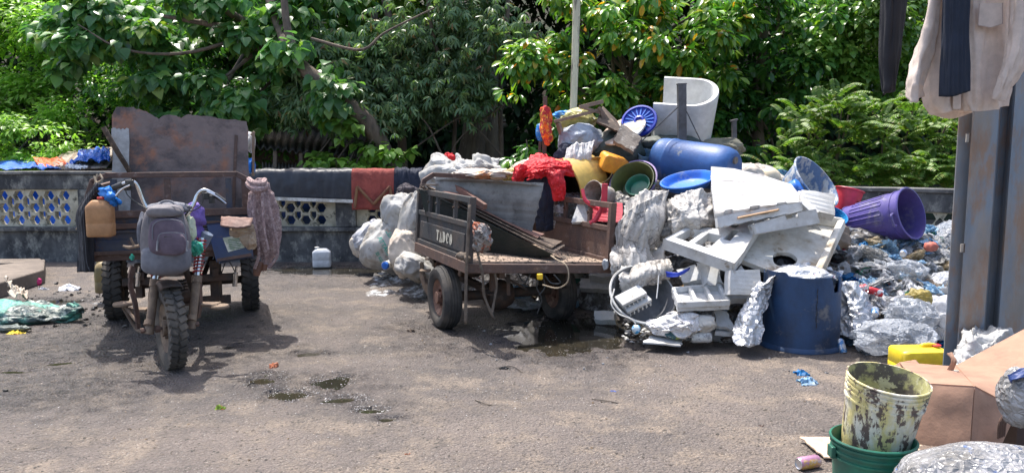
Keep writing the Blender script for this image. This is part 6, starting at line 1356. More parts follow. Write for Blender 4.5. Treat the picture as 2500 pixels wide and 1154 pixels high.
foamplate('cardboard_scrap', 'brown torn strip sandwiched between the foam pieces', [(1800, 535, 6.46), (1900, 515, 6.5), (1900, 508, 6.6), (1800, 522, 6.6)], rr(8, .03, 5), .012, m=mat('tan_board', (.42, .28, .17), (.3, .2, .12), s=7, rough=.9), bev=0, cat='cardboard')
bucket('dish', 'orange-red plastic dish pinched under the big foam sheet', 'dish', P(1803, 527, 6.6), AX(95, 12), .075, .05, .04, mat('orange_red_plastic', (.75, .13, .03), rough=.4), rim=.006)
foamplate('foam_bar', 'long white foam bar lying under the ribbed foam edge', [(1835, 575, 6.5), (1985, 548, 6.6), (1975, 515, 6.6), (1828, 552, 6.52)], [(0, 0), (1, 0), (1, .9), (.72, .95), (.7, .72), (.52, .75), (.5, 1), (0, 1)], .10)
foamplate('foam_block', 'white foam block at the right end of the foam stack', [(1945, 520, 6.75), (2030, 540, 6.7), (2030, 488, 6.8), (1950, 478, 6.9)], rr(5, .02, 3), .08)
foamplate('foam_block', 'thin white foam strip leaning over the right end of the stack', [(1952, 500, 6.7), (1985, 530, 6.6), (1998, 522, 6.6), (1962, 488, 6.75)], rr(4, .02, 4), .03)
foamplate('foam_block', 'flat white foam lid under the small blue basin', [(1930, 500, 6.9), (2035, 512, 6.95), (2030, 485, 7.2), (1945, 478, 7.2)], rr(6, .015, 6), .05)
# grid block with square openings
c_ = [(1618, 606, 6.50), (1792, 668, 6.15), (1866, 553, 6.75), (1738, 545, 6.95)]
foamplate('foam_grid', 'white foam block with square and slot openings tilted on the pile', c_, [(0, 0), (.98, 0), (1.0, .25), (.985, .5), (1.0, .95), (.75, 1.0), (.7, .96), (.45, 1.04), (.38, .94), (.3, 1.0), (0, 1), (-.01, .5)], .085,
          holes=[rect(.06, .14, .26, .46), rect(.35, .14, .56, .46), rect(.14, .60, .36, .88), rect(.62, .40, .72, .66), rect(.52, .70, .64, .90)])
# side skirt of that block
foamplate('foam_slab', 'plain white foam slab standing under the corner of the foam grid', [(1768, 720, 6.15), (1845, 722, 6.2), (1840, 660, 6.3), (1770, 662, 6.2)], rr(6, .012, 8), .10)
foamplate('foam_slab', 'narrow white foam strip leaning on the plain slab', [(1838, 700, 6.15), (1846, 692, 6.15), (1812, 652, 6.3), (1804, 660, 6.3)], rr(4, .01, 9), .03)
# brown stained box with a black opening
hole = [(.52 + .155 * math.cos(a) * (1 + .1 * math.sin(3 * a)), .22 + .13 * math.sin(a)) for a in [6.283 * k / 18 for k in range(18)]]
c_ = [(1800, 640, 6.45), (1985, 700, 6.20), (2050, 560, 6.9), (1885, 535, 7.0)]
sfb = foamplate('stained_foam_box', 'stained brownish foam box lid with a dark oval opening', c_, [(0, 0), (.5, -.03), (1, 0), (1.02, .4), (.98, 1), (.8, 1.03), (.5, 1.0), (.3, 1.06), (0, 1), (-.02, .5)], .04, [hole], m=foamst, bev=.012)
for i, (a, b) in enumerate((((0, 1.0), (1.0, 1.0)), ((1.0, 1.0), (1.0, 0)))):
    q = bilin(*[P(*p) for p in c_]); g = MB(); g.beam(q(a[0], a[1], .07), q(b[0], b[1], .07), .06, .09); obj('rim', g, foamst, sfb, bev=.012)
g = MB(); g.blob(P(1900, 660, 6.75), (.30, .2, .2), 3, .2, seed=3); obj('hole_shade', g, mat('hole_black', (.012, .012, .014), rough=.3, fold=.7), smooth=True, label='black lump set behind the oval opening of the stained foam box as its shade', cat='bag')  # black lump stands for the shade inside the oval opening
foamplate('foam_edge', 'broken foam edge running down from the stack to the purple bin', [(1995, 620, 6.85), (2045, 620, 6.8), (1990, 545, 6.9), (1960, 535, 6.95)], rr(8, .04, 12), .07)
foamplate('foam_edge', 'second broken foam edge above the stained box', [(1890, 545, 6.95), (2010, 600, 6.9), (2000, 560, 6.95), (1900, 528, 7.0)], rr(8, .03, 13), .06)
for i, (c_, th, seed, lab) in enumerate([
    ([(1672, 700, 6.45), (1722, 690, 6.4), (1700, 655, 6.55), (1655, 668, 6.6)], .05, 21, 'wedge of white foam left of the dark gap under the foam grid'),
    ([(1715, 705, 6.35), (1760, 700, 6.35), (1752, 648, 6.5), (1700, 652, 6.5)], .06, 22, 'upright white foam chunk in the dark gap under the foam grid'),
    ([(1690, 715, 6.3), (1800, 712, 6.3), (1800, 700, 6.5), (1690, 702, 6.5)], .04, 23, 'thin flat foam strip across the bottom of the gap'),
    ([(1760, 745, 6.3), (1850, 735, 6.3), (1850, 712, 6.4), (1760, 715, 6.4)], .06, 24, 'flat white foam piece above the crumpled paper'),
    ([(1748, 800, 6.15), (1795, 812, 6.1), (1772, 765, 6.25), (1742, 758, 6.3)], .03, 25, 'cream foam corner standing in the rubbish by the foil bag'),
    ([(1745, 818, 6.1), (1800, 822, 6.1), (1800, 808, 6.25), (1745, 806, 6.25)], .03, 26, 'long cream foam piece on the ground near the foil bag'),
    ([(1570, 838, 5.98), (1662, 846, 5.9), (1666, 832, 6.1), (1590, 822, 6.15)], .012, 27, 'flat white sheet of foam lying on the ground in front of the pile'),
    ([(1545, 640, 6.6), (1560, 640, 6.6), (1560, 630, 6.6), (1545, 630, 6.6)], .02, 28, 'tiny foam crumb on the tarpaulin'),
    ([(1418, 712, 7.6), (1490, 716, 7.5), (1490, 690, 7.6), (1418, 688, 7.7)], .06, 29, 'dirty white foam bar behind the right wheel of the cart'),
    ([(1440, 690, 7.6), (1500, 695, 7.5), (1500, 665, 7.7), (1440, 668, 7.8)], .08, 30, 'dirty white foam lump below the right corner of the cart'),
    ([(1455, 790, 7.0), (1505, 792, 6.9), (1505, 770, 7.0), (1455, 768, 7.1)], .06, 31, 'broken white foam lump in the puddle beside the grey basket')]):
    foamplate('foam_piece', lab, c_, rr(5, .05, seed), th, bev=.006)
# moulded foam tray
t = thing('foam_tray', 'white moulded foam tray with raised ribs in front of the pile', 'foam', P(1700, 755, 6.2))
c_ = [P(1655, 760, 6.05), P(1780, 755, 6.1), P(1755, 712, 6.35), P(1640, 722, 6.35)]; q = bilin(*c_)
g = MB().plate(rr(6, .02, 40), .03, q); obj('base', g, foam, t, bev=.008)
for a, b in (((0, .02), (1, .02)), ((0, .97), (1, .97)), ((.02, 0), (.02, 1)), ((.36, .05), (.36, .95)), ((.68, .05), (.68, .95)), ((.98, 0), (.98, 1))):
    g = MB(); g.beam(q(*a, .055), q(*b, .055), .03, .05); obj('rib', g, foam, t, bev=.008)
# grey basket with foam inside
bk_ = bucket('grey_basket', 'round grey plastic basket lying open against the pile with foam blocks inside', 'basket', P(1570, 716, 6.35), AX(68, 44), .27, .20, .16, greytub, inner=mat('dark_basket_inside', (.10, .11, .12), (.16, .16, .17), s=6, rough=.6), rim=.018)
g = MB(); M = frame(P(1570, 716, 6.35), AX(68, 44))
for k in range(26): m2 = M @ Matrix.Rotation(6.283 * k / 26, 4, 'Z'); g.box((.252, 0, -.045), (.012, .016, .012), m2)
tag(obj('slots', g, blackp, bk_), kind='stuff')
for i, (x, y, l) in enumerate(((1540, 722, 'upper of two ridged foam blocks lying in the grey basket'), (1552, 738, 'lower of two ridged foam blocks lying in the grey basket'))):
    t = thing('foam_block', l, 'foam', P(x, y, 6.3)); a = RZ(20) @ Matrix.Rotation(R(-22), 4, 'Y') @ Matrix.Rotation(R(30), 4, 'X')
    g = MB(T(P(x, y, 6.28)) @ a); g.box((0, 0, 0), (.24, .12, .03)); obj('slab', g, foam, t, bev=.005)
    for k in range(6): g = MB(T(P(x, y, 6.28)) @ a); g.box((-.1 + k * .04, -.045, -.025), (.012, .05, .03)); obj('ridge', g, foam, t)
g = MB(); g.tube([P(1608, 672, 6.2), P(1606, 700, 6.15), P(1603, 728, 6.1)], .005, 6, 8); obj('cord', g, pwhite, label='white cord dangling in front of the grey basket', cat='cord')
g = MB(); g.tube([P(1500, 705, 6.2), P(1492, 740, 6.1), P(1510, 765, 6.05), P(1540, 778, 5.98), P(1552, 790, 5.95)], .006, 6, 20); obj('cord', g, greytub, smooth=True, label='grey cable curling down the left of the grey basket', cat='cord')
sheetobj('blue_strap', 'royal blue plastic band above the rim of the grey basket', 'strap', [[(1625, 662, 6.35), (1655, 665, 6.25), (1685, 652, 6.35)], [(1628, 676, 6.33), (1655, 675, 6.23), (1682, 660, 6.33)]], blueroyal, 4, 12, .004, solid=.006)
jerrycan('jerrycan', 'yellow jerrycan lying half buried beside the grey basket', P(1655, 735, 6.55), .2, .16, .3, Matrix.Rotation(R(70), 4, 'Y') @ RZ(20), mat('mustard_plastic', (.55, .30, .03), (.45, .25, .03), s=5, rough=.4), redp, handle=False)
# ---- cut blue drum, standing, bag inside
t = thing('cut_drum', 'dark blue cut-down drum standing at the front of the pile', 'drum', G(1953, 838))
cD = Vector((P(1953, 800, 6.2).x, 6.2, 0)); HD = .60
g = MB(); n = 64; vs = []; prof = [(.318, 0), (.325, .01), (.322, .028), (.306, .045), (.302, .10), (.300, .30), (.297, .42), (.296, HD - .12), (.295, HD)]
def cut(a, z):
    if z < HD - .01: return z
    d_ = math.degrees(a) % 360
    if 296 < d_ < 318: return z - .16 if 298.5 < d_ < 316 else z - .02
    return z + .012 * noise.noise(Vector((math.cos(a) * 2, math.sin(a) * 2, 3))) + (.03 if 180 < d_ < 230 else 0)
for wall_ in (0, 1):
    for r0, z in prof:
        for j in range(n):
            a = 2 * math.pi * j / n; r1 = r0 - .007 * wall_ - (0 if not wall_ else (r0 - .296 if z < .05 else 0)); vs.append(cD + Vector((r1 * math.cos(a), r1 * math.sin(a), cut(a, z) + (.0))))
k = len(prof); fs = []
for wl in (0, 1):
    o_ = wl * k * n
    for i in range(k - 1):
        for j in range(n):
            f_ = (o_ + i * n + j, o_ + i * n + (j + 1) % n, o_ + (i + 1) * n + (j + 1) % n, o_ + (i + 1) * n + j); fs.append(f_ if not wl else f_[::-1])
for j in range(n): a, b = (k - 1) * n + j, (k - 1) * n + (j + 1) % n; fs.append((a, b, b + k * n, a + k * n))
g.add(vs, fs); obj('shell', g, bluedark, t, smooth=True, ang=35)
g = MB(); g.lathe([(0, .02), (.29, .02)], 40, T(cD)); obj('floor', g, bluedark, t)
g = MB(); 
for i in range(20):
    z = .20 + i * .016; a = R(-88 + .6 * math.sin(i)); wd = .004 + .007 * abs(math.sin(i * 1.1)); r1 = .303
    g.add([cD + Vector((r1 * math.cos(a - wd), r1 * math.sin(a - wd), z)), cD + Vector((r1 * math.cos(a + wd), r1 * math.sin(a + wd), z)), cD + Vector((r1 * math.cos(a + wd), r1 * math.sin(a + wd), z + .0165)), cD + Vector((r1 * math.cos(a - wd), r1 * math.sin(a - wd), z + .0165))], [(0, 1, 2, 3)])
obj('tar_streak', g, mat('black_tar', (.008, .008, .01), rough=.5), t)
g = MB(); g.blob(cD + Vector((0, .02, HD - .06)), (.26, .26, .10), 5, .25, seed=44); obj('foil_bag', g, silver, smooth=True, label='crumpled silvery bag with red print stuffed in the top of the cut drum', cat='bag')
sheetobj('foil_bag', 'silvery sheet with red flowers folded over the back rim of the cut drum', 'bag', [[(1852, 735, 5.95), (1872, 690, 6.0), (1905, 655, 6.3)], [(1900, 700, 6.15), (1925, 655, 6.2), (1950, 640, 6.5)], [(1960, 690, 6.2), (1990, 652, 6.25), (2000, 640, 6.55)], [(2040, 705, 6.2), (2052, 675, 6.2), (2062, 660, 6.5)]], silver, 54, 40, .03, (6, 3), 21, crush=.028)
sheetobj('foil_bag', 'tall silvery bag with red print slumped against the left side of the cut drum', 'bag', [[(1850, 700, 6.15), (1815, 770, 6.1), (1795, 835, 5.95)], [(1868, 690, 6.1), (1838, 765, 5.95), (1822, 850, 5.80)], [(1880, 700, 6.1), (1856, 770, 6.0), (1852, 835, 5.88)]], silver, 40, 54, .03, (3, 5), 22, crush=.028)
sheetobj('foil_bag', 'silvery bag with red print pressed against the right side of the cut drum', 'bag', [[(2050, 690, 6.35), (2050, 750, 6.3), (2060, 815, 6.2)], [(2080, 690, 6.3), (2090, 760, 6.15), (2100, 830, 6.05)], [(2105, 720, 6.45), (2125, 770, 6.3), (2135, 815, 6.2)]], silver, 46, 50, .03, (3, 5), 23, crush=.03)

# ================================================================ plastic bag litter: one prototype of each crumple, copied
def film(name, c, c2=None, a=.9, r=.42, tr=.42, c3=None, orand=.25): return mat(name, c, c2 or tuple(x * .75 for x in c), s=7, c3=c3, s3=12, thr3=(.6, .68), rough=r, bump=.15, fold=.55, foldn=3.5, trans=tr, alpha=a, orand=orand)
FILMS = [('white', film('white_film', (.80, .81, .83), (.68, .69, .72), a=.98, tr=.5), 50), ('pale grey', film('pale_grey_film', (.62, .62, .61), c3=(.2, .18, .15), a=.95), 26), ('clear', film('clear_film', (.66, .70, .76), a=.6, r=.2), 16), ('light blue', film('light_blue_film', (.28, .55, .80), (.6, .72, .82), c3=(.75, .77, .8), a=.95), 26), ('bright blue', film('bright_blue_film', (.02, .30, .72), a=.95), 12),
         ('cream', film('cream_film', (.58, .49, .34)), 14), ('dirty brown', film('brown_film', (.34, .27, .21), a=1), 6), ('black', film('black_bag_film', (.012, .013, .018), a=1), 3), ('green', film('green_film', (.10, .42, .25)), 5), ('red', film('red_film', (.55, .05, .06), a=1), 3), ('yellow', film('yellow_film', (.62, .50, .16)), 3)]
protos = []
def bagproto(k):
    g = MB(); vs, fs = ico(4); out = []
    for v in vs:
        d = Vector(noise.noise_vector(v * 1.2 + Vector((k * 9.1, 0, 0)))) * .75 + Vector(noise.noise_vector(v * 2.9 + Vector((0, k * 5.3, 0)))) * .42 + Vector(noise.noise_vector(v * 6.5 + Vector((0, k * 5.3, 1)))) * .20
        r1 = .42 * crease(v * 1.7 + Vector((k, 0, 0))); q = v * .8 + d + v * r1; out.append(Vector((q.x, q.y, q.z * .5)))
    g.add(out, fs); me = bpy.data.meshes.new('plastic_bag'); me.from_pydata([tuple(v) for v in g.v], [], g.f); me.update()
    me.polygons.foreach_set('use_smooth', [True] * len(me.polygons)); me.set_sharp_from_angle(angle=R(22)); me.materials.append(FILMS[0][1]); return me
protos = [bagproto(k) for k in range(9)]
weights = [f[2] for f in FILMS]
def bag(loc, s, rr_, ctx, i=None, me=None):
    i = rr_.choices(range(len(FILMS)), weights)[0] if i is None else i
    o = bpy.data.objects.new('plastic_bag', me or rr_.choice(protos)); C.objects.link(o); o.location = loc
    o.rotation_euler = (rr_.uniform(-.7, .7), rr_.uniform(-.7, .7), rr_.uniform(0, 6.28)); o.scale = (s * rr_.uniform(.8, 1.5), s * rr_.uniform(.8, 1.2), s * rr_.uniform(.7, 1.2))
    o.material_slots[0].link = 'OBJECT'; o.material_slots[0].material = FILMS[i][1]
    return tag(o, 'crumpled %s plastic bag %s' % (FILMS[i][0], ctx), 'plastic bag', '%s plastic bags %s' % (FILMS[i][0], ctx))
rb = random.Random(77)
cnt = 0
while cnt < 290:
    px, py = rb.uniform(1975, 2400), rb.uniform(575, 860)
    # find where the ray meets the mound
    d_ = 5.9; hit = None
    while d_ < 8.2:
        p = P(px, py, d_)
        if p.z < hm(p.x, p.y) or p.z < .01: hit = p; break
        d_ += .04
    if hit is None or hit.z < .015 and rb.random() < .7: continue
    if (hit - cD).to_2d().length < .42: continue
    if px < 2040 and py < 600: continue
    ctx = 'in the litter slope by the purple bin' if py < 660 else ('in the litter between the cut drum and the steel column' if py < 760 else 'at the foot of the litter slope')
    bag(hit + Vector((0, -.03, .045)), rb.uniform(.06, .125), rb, ctx); cnt += 1
for i in range(45):    # the lower left skirt of the pile
    px, py = rb.uniform(1600, 1860), rb.uniform(735, 835); p = G(px, py); p.z = .03 + max(0, hm(p.x, p.y))
    bag(p, rb.uniform(.035, .075), rb, 'along the white foam at the foot of the pile', rb.choice([0, 0, 1, 1, 5, 0, 2, 6]))
for i in range(22):
    px, py = rb.uniform(1210, 1500), rb.uniform(690, 765); p = G(px, py); p.z = .03
    bag(p, rb.uniform(.04, .07), rb, 'on the ground behind the cart wheels', rb.choice([0, 1, 1, 5, 6, 3]))
for i in range(12):
    px, py = rb.uniform(800, 900), rb.uniform(628, 640); p = G(px, py); p.z = .02
    bag(p, rb.uniform(.02, .04), rb, 'at the wall beside the white jerrycan', rb.choice([0, 3, 3, 1]))
# crumbs of film and paper mixed in: uncountable
def pt_heap(r__):
    while True:
        x, y = r__.uniform(1.0, 4.6), r__.uniform(6.0, 7.9); h = hm(x, y)
        if h > .02: return (x, y, h + .01)
def scatter_scraps(name, label, n, fn, size, m, seed):
    vs0, fs0 = ico(2); r__ = np.random.RandomState(seed); V_, F_ = [], []; k0 = 0; pr_ = []
    for k in range(6): pr_.append(np.array([tuple(v * .6 + Vector(noise.noise_vector(v * 1.5 + Vector((k * 4.4, seed, 0)))) * 1.2 + Vector(noise.noise_vector(v * 3.5 + Vector((k * 4.4, seed, 0)))) * .6) for v in vs0]))
    F0 = np.array(fs0)
    for _ in range(n):
        p_ = fn(r__); a, b = r__.uniform(0, 6.28, 2); ca, sa, cb, sb = math.cos(a), math.sin(a), math.cos(b), math.sin(b)
        q = pr_[r__.randint(6)] * r__.uniform(*size) * np.array([1, r__.uniform(.5, 1.2), r__.uniform(.4, .8)])
        q = q @ np.array([[ca, -sa, 0], [sa, ca, 0], [0, 0, 1]]) @ np.array([[1, 0, 0], [0, math.cos(.6 * sb), -math.sin(.6 * sb)], [0, math.sin(.6 * sb), math.cos(.6 * sb)]]) + np.array(p_)
        V_.append(q); F_.append(F0 + k0); k0 += len(q)
    return rawmesh(name, np.concatenate(V_), np.concatenate(F_), m, label=label, kind='stuff')
for nm, m_, n_, sd_ in (('white_scraps', FILMS[0][1], 420, 5), ('blue_scraps', FILMS[3][1], 200, 6), ('brown_scraps', FILMS[6][1], 300, 7), ('grey_scraps', FILMS[1][1], 380, 9), ('cream_scraps', FILMS[5][1], 160, 10)):
    scatter_scraps(nm, nm.replace('_', ' ') + ' of film and paper mixed through the rubbish', n_, pt_heap, (.018, .045), m_, sd_)
def pt_skirt(r__):
    px, py = r__.uniform(1520, 1860), r__.uniform(770, 838); p = G(px, py); return (p.x, p.y, .01)
scatter_chips('foam_crumbs', 'white foam crumbs strewn along the foot of the pile', 500, pt_skirt, (.006, .03), foam, 8, .6)
# drinks cans
def can(name, lab, c, axis, m, r=.032, h=.115, group=None):
    M = frame(Vector(c) - axis.normalized() * h / 2, axis); t = thing(name, lab, 'can', c, group)
    g = MB().lathe([(r * .8, .001), (r * .86, 0), (r, .012), (r, h - .014), (r * .84, h - .002)], 24, M, wob=.05, seed=h * 9); obj('body', g, m, t, smooth=True, ang=50)
    al = mat('bare_aluminium', (.68, .68, .7), rough=.3, metal=.9, bump=.05)
    g = MB().lathe([(r * .84, h - .002), (r * .8, h), (r * .78, h - .005), (0, h - .005)], 24, M); obj('lid', g, al, t, smooth=True); g = MB().lathe([(0, .006), (r * .7, .006), (r * .8, .001)], 24, M); obj('base', g, al, t, smooth=True); return t
canblue = mat('blue_silver_can', (.10, .25, .50), (.6, .62, .66), s=18, thr=(.48, .52), rough=.35, metal=.5); cansil = mat('silver_can', (.6, .6, .62), (.4, .4, .45), s=10, rough=.35, metal=.7); canred = mat('red_can', (.5, .03, .04), (.6, .6, .6), s=14, thr=(.56, .6), rough=.35, metal=.4)
for px, py, dd, ax, m_, lab in ((2054, 845, 6.0, AX(-80, 30), canblue, 'blue and silver can standing by the right foot of the cut drum'), (2200, 720, 6.45, AX(200, 70), cansil, 'silver can end-on in the middle of the litter'), (2205, 618, 6.9, AX(180, 60), canblue, 'can showing its end near the top of the litter'),
    (2100, 705, 6.4, AX(20, 20), canred, 'red can lying above the foil bag'), (2138, 712, 6.4, AX(-15, 20), canred, 'red can beside a yellow scrap'), (2136, 762, 6.25, AX(210, 60), canblue, 'blue can facing out low in the litter'), (2183, 735, 6.35, AX(185, 50), cansil, 'dull can left of the yellow bag')):
    can('drinks_can', lab, P(px, py, dd), ax, m_)
can('drinks_can', 'white printed can lying on the ground below the foam tray', P(1712, 823, 6.05), AX(2, 5), mat('dirty_white_can', (.55, .55, .53), (.25, .25, .25), s=26, thr=(.5, .6), rough=.5), r=.042, h=.16)
# larger individual pieces in the heap
crumpled('clear_bag', 'big clear crinkled plastic bag at the foot of the litter behind the yellow jerrycan', 'plastic bag', 2180, 822, 5.75, .27, .22, .11, clear, 61, sub=5, amp=.35, f=2.0)
crumpled('clear_bag', 'clear bag heaped in a peak above the big clear bag', 'plastic bag', 2225, 775, 6.0, .17, .16, .13, clear, 62, sub=5, amp=.4, f=2.2)
crumpled('clear_bag', 'white translucent bag against the lower part of the steel column', 'plastic bag', 2310, 775, 6.0, .11, .1, .16, FILMS[0][1], 63, amp=.4, f=2.0)
crumpled('clear_bag', 'grey clear bag in the centre of the litter slope', 'plastic bag', 2210, 660, 6.75, .16, .13, .08, clear, 64, amp=.4, f=2.2)
crumpled('yellow_bag', 'pale yellow bag right of the cans in the litter', 'plastic bag', 2245, 728, 6.35, .10, .08, .07, FILMS[10][1], 65, amp=.4)
crumpled('red_tin', 'crushed red-brown tin near the top of the litter', 'tin', 2273, 602, 6.95, .06, .05, .045, mat('red_tin', (.45, .12, .08), (.3, .1, .08), s=8, rough=.6), 66, sub=3, amp=.15)
crumpled('black_bag', 'small black bag at the left shoulder of the litter under the foam', 'plastic bag', 2040, 625, 6.8, .09, .07, .05, FILMS[7][1], 67, amp=.4)
crumpled('crumpled_paper', 'crumpled white paper in front of the foam slabs', 'paper', 1660, 795, 6.1, .16, .12, .09, mat('crumpled_paper', (.72, .70, .70), (.6, .58, .57), s=5, c3=(.35, .28, .22), s3=7, thr3=(.6, .7), rough=.8, fold=1, foldn=9), 68, amp=.4, f=2.2)
crumpled('crumpled_paper', 'white milky tub crushed among the papers', 'plastic tub', 1715, 790, 6.1, .10, .09, .07, mat('milky_plastic', (.62, .6, .55), (.5, .47, .42), s=5, rough=.4, trans=.2), 69, amp=.2)
crumpled('crumpled_paper', 'small brown and white wrapper pile left of the papers', 'paper', 1610, 795, 6.15, .10, .1, .05, mat('crumpled_paper', (.7, .7, .7)), 70, amp=.4)
crumpled('dark_wrapper', 'dark bluish wrapper on the ground under the papers', 'wrapper', 1650, 815, 6.05, .08, .05, .03, mat('green_blue_wrapper', (.05, .12, .14), (.4, .45, .1), s=10, thr=(.55, .6), rough=.4), 71, amp=.4)
g = MB().blob(P(1553, 803, 6.1), (.035, .03, .035), 3, .15, seed=4); obj('crushed_bottle', g, mat('blue_white_bottle', (.6, .7, .75), (.05, .3, .6), s=16, thr=(.48, .52), rough=.35), smooth=True, label='small blue and white crushed bottle at the puddle edge', cat='bottle')
bucket('paint_pail', 'white pail with a green band standing behind the right wheel of the cart', 'pail', Vector((P(1412, 690, 8.0).x, 8.0, .40)), AX(90, 0), .145, .125, .38, mat('dirty_white_pail', (.62, .60, .52), (.5, .47, .4), s=4, c3=(.25, .22, .17), s3=8, thr3=(.6, .7), rough=.5), rim=.01, ribs=(.88,))
g = MB(); g.lathe([(.1345, .16), (.1405, .25)], 40, T(P(1412, 690, 8.0).x, 8.0, .02), ); g.v = [Vector((v.x, v.y, v.z)) for v in g.v]; obj('green_band', g, green, bpy.data.objects['paint_pail'])
# blue sack piles under the cart etc.
crumpled('blue_scrap', 'blue and white packaging under the cart axle', 'packaging', 1270, 712, 7.9, .13, .1, .07, FILMS[3][1], 73, amp=.3); crumpled('white_wrapping', 'white wrapping lying behind the cart between the wheels', 'packaging', 1285, 742, 7.7, .17, .1, .05, FILMS[0][1], 74, amp=.4); crumpled('orange_wrapper', 'orange and white wrapping behind the cart between the wheels', 'packaging', 1235, 740, 7.75, .10, .08, .04, mat('orange_white_film', (.6, .3, .15), (.6, .58, .55), s=7, rough=.4), 75, amp=.4)

# ================================================================ sacks left of and behind the cart
def sack(name, lab, px, py, d_, rx, ry, rz, m, seed, tilt=0, rot=0, neck=None, sub=5, group=None):
    g = MB(); vs, fs = ico(sub); M = T(P(px, py, d_)) @ RZ(rot) @ Matrix.Rotation(R(tilt), 4, 'Y')
    for v in vs:
        q = Vector([math.copysign(abs(t) ** .75, t) for t in v]); a = math.atan2(v.y, v.x)
        q += Vector(noise.noise_vector(v * 1.3 + Vector((seed * 2.1, 0, 0)))) * .30 + v * .07 * crease(Vector((v.x, v.y, v.z * .45)) * 1.6 + Vector((seed, 0, 0)))
        rg = (1 - 2 * abs(noise.noise(Vector((a * 2.2, v.z * 1.4, seed))))) * .07 + (1 - 2 * abs(noise.noise(v * 4 + Vector((seed, 0, 0))))) * .035
        q += v * rg
        if neck and q.z > .6: k = max(.18, 1 - (q.z - .6) * 2.2); q.x *= k; q.y *= k; q.z += (q.z - .6) * .6
        g.v.append(M @ Vector((q.x * rx, q.y * ry, q.z * rz)))
    g.f = [tuple(f) for f in fs]; o = obj(name, g, m, smooth=True, label=lab, cat='sack', ang=90, group=group); return o, g
o, sg_ = sack('sack', 'full white sack with green lettering left of the cart wheel', 945, 605, 9.3, .26, .24, .26, sackw, 81, tilt=20)
td = (CAMP - P(945, 605, 9.3)).normalized(); Mx = Matrix.Identity(4); xr = Vector((1, 0, 0)); zz = (td - xr * td.dot(xr)).normalized(); xr = Vector((0, 0, 1)).cross(td).normalized(); yy = td.cross(xr)
rot_ = Matrix.Rotation(R(-62), 3, td); xr = rot_ @ xr; yy = rot_ @ yy
for i, (txt, du, dv, s_) in enumerate((('LUCK FEE', -.02, .10, .075), ('ATTACAK', .0, -.02, .07), ('25 KG', .05, -.13, .05))):
    o_ = P(945, 605, 9.3) + xr * du + yy * dv + td * .35
    for r0 in range(3): Mx[r0][0], Mx[r0][1], Mx[r0][2], Mx[r0][3] = xr[r0], yy[r0], td[r0], o_[r0]
    obj('lettering', text_mb(txt, s_, Mx, sg_.bvh(), .004), mat('green_ink', (.05, .30, .24), (.2, .4, .35), s=20, rough=.7), o)
sack('sack', 'cream stained sack standing nearest the left wheel of the cart', 995, 618, 8.7, .17, .2, .24, sackc, 82, tilt=-8)
sack('sack', 'white sack lying at the foot of the cream sack', 1010, 650, 8.3, .18, .2, .12, sackw, 83, tilt=25)
sack('sack', 'grey sack slumped against the wall with its mouth open', 905, 585, 9.9, .20, .2, .20, mat('grey_sack', (.42, .43, .46), (.33, .33, .36), s=4, c3=(.2, .18, .16), s3=6, thr3=(.6, .7), rough=.6, fold=.8, foldn=4), 84, tilt=35)
sack('sack', 'small stained sack end at the far left of the sack pile', 878, 600, 9.9, .10, .12, .13, sackc, 85, tilt=-20)
sack('sack', 'white sack resting on top of the green-lettered sack', 985, 525, 9.4, .27, .25, .20, sackw, 86, tilt=35)
sack('sack', 'yellowish sack at the top edge of the sack slope', 985, 500, 9.9, .20, .16, .08, mat('yellowed_sack', (.60, .55, .30), (.5, .46, .3), s=4, rough=.6, fold=.8), 87, tilt=-35)
crumpled('dark_rags', 'dark rags on top of the sack slope by the navy cloth', 'rags', 995, 472, 9.9, .13, .12, .11, mat('dark_rags', (.06, .05, .06), (.03, .03, .035), s=6, rough=.9, fold=.8), 88, amp=.35)
crumpled('pink_rag', 'small pink and tan rag on the sack slope', 'rags', 975, 490, 9.95, .07, .06, .06, mat('pink_rag', (.45, .10, .18), (.45, .32, .2), s=6, rough=.9), 89, amp=.35)
sack('sack', 'tall white sack leaning against the front hoop of the cart', 1010, 560, 8.9, .16, .2, .42, sackw, 90, tilt=12)
# behind cart bed
sheetobj('sack', 'large pale sack with peaked folds on top of the pile behind the cart hoop', 'sack', [[(1050, 440, 8.4), (1062, 410, 8.5), (1090, 395, 8.8)], [(1090, 440, 8.2), (1105, 395, 8.4), (1120, 372, 8.8)], [(1130, 440, 8.15), (1140, 400, 8.3), (1140, 380, 8.7)], [(1175, 440, 8.15), (1180, 395, 8.3), (1160, 370, 8.7)], [(1220, 442, 8.3), (1215, 415, 8.4), (1222, 380, 8.7)]], sackw, 60, 44, .06, (5, 3), 31, crush=.035)
sack('sack', 'small pale sack at the left of the peaked sack', 1072, 418, 8.7, .14, .14, .17, sackw, 92, tilt=15)
sack('sack', 'wide pale sack under the peaked sack', 1140, 440, 8.6, .45, .2, .16, sackw, 93)
crumpled('stained_sack', 'orange-stained paper sack behind the top of the grey board', 'sack', 1160, 425, 8.0, .22, .14, .05, mat('orange_stained_sack', (.62, .55, .48), (.6, .25, .10), s=5, thr=(.55, .6), c3=(.3, .22, .16), s3=6, rough=.7, fold=.9), 94, amp=.35)
crumpled('stained_sack', 'muddy torn sack right of the orange-stained one', 'sack', 1225, 425, 8.0, .16, .14, .05, sackc, 95, amp=.35)
crumpled('yellow_scrap', 'yellow bag peeping out left of the red jacket', 'bag', 1250, 428, 7.95, .09, .08, .07, mat('yellow_film', (.62, .5, .16)), 96, amp=.3)
crumpled('red_scrap', 'red scrap poking out between the two pale sacks', 'cloth', 1096, 385, 8.9, .06, .05, .05, redm, 97, amp=.4)
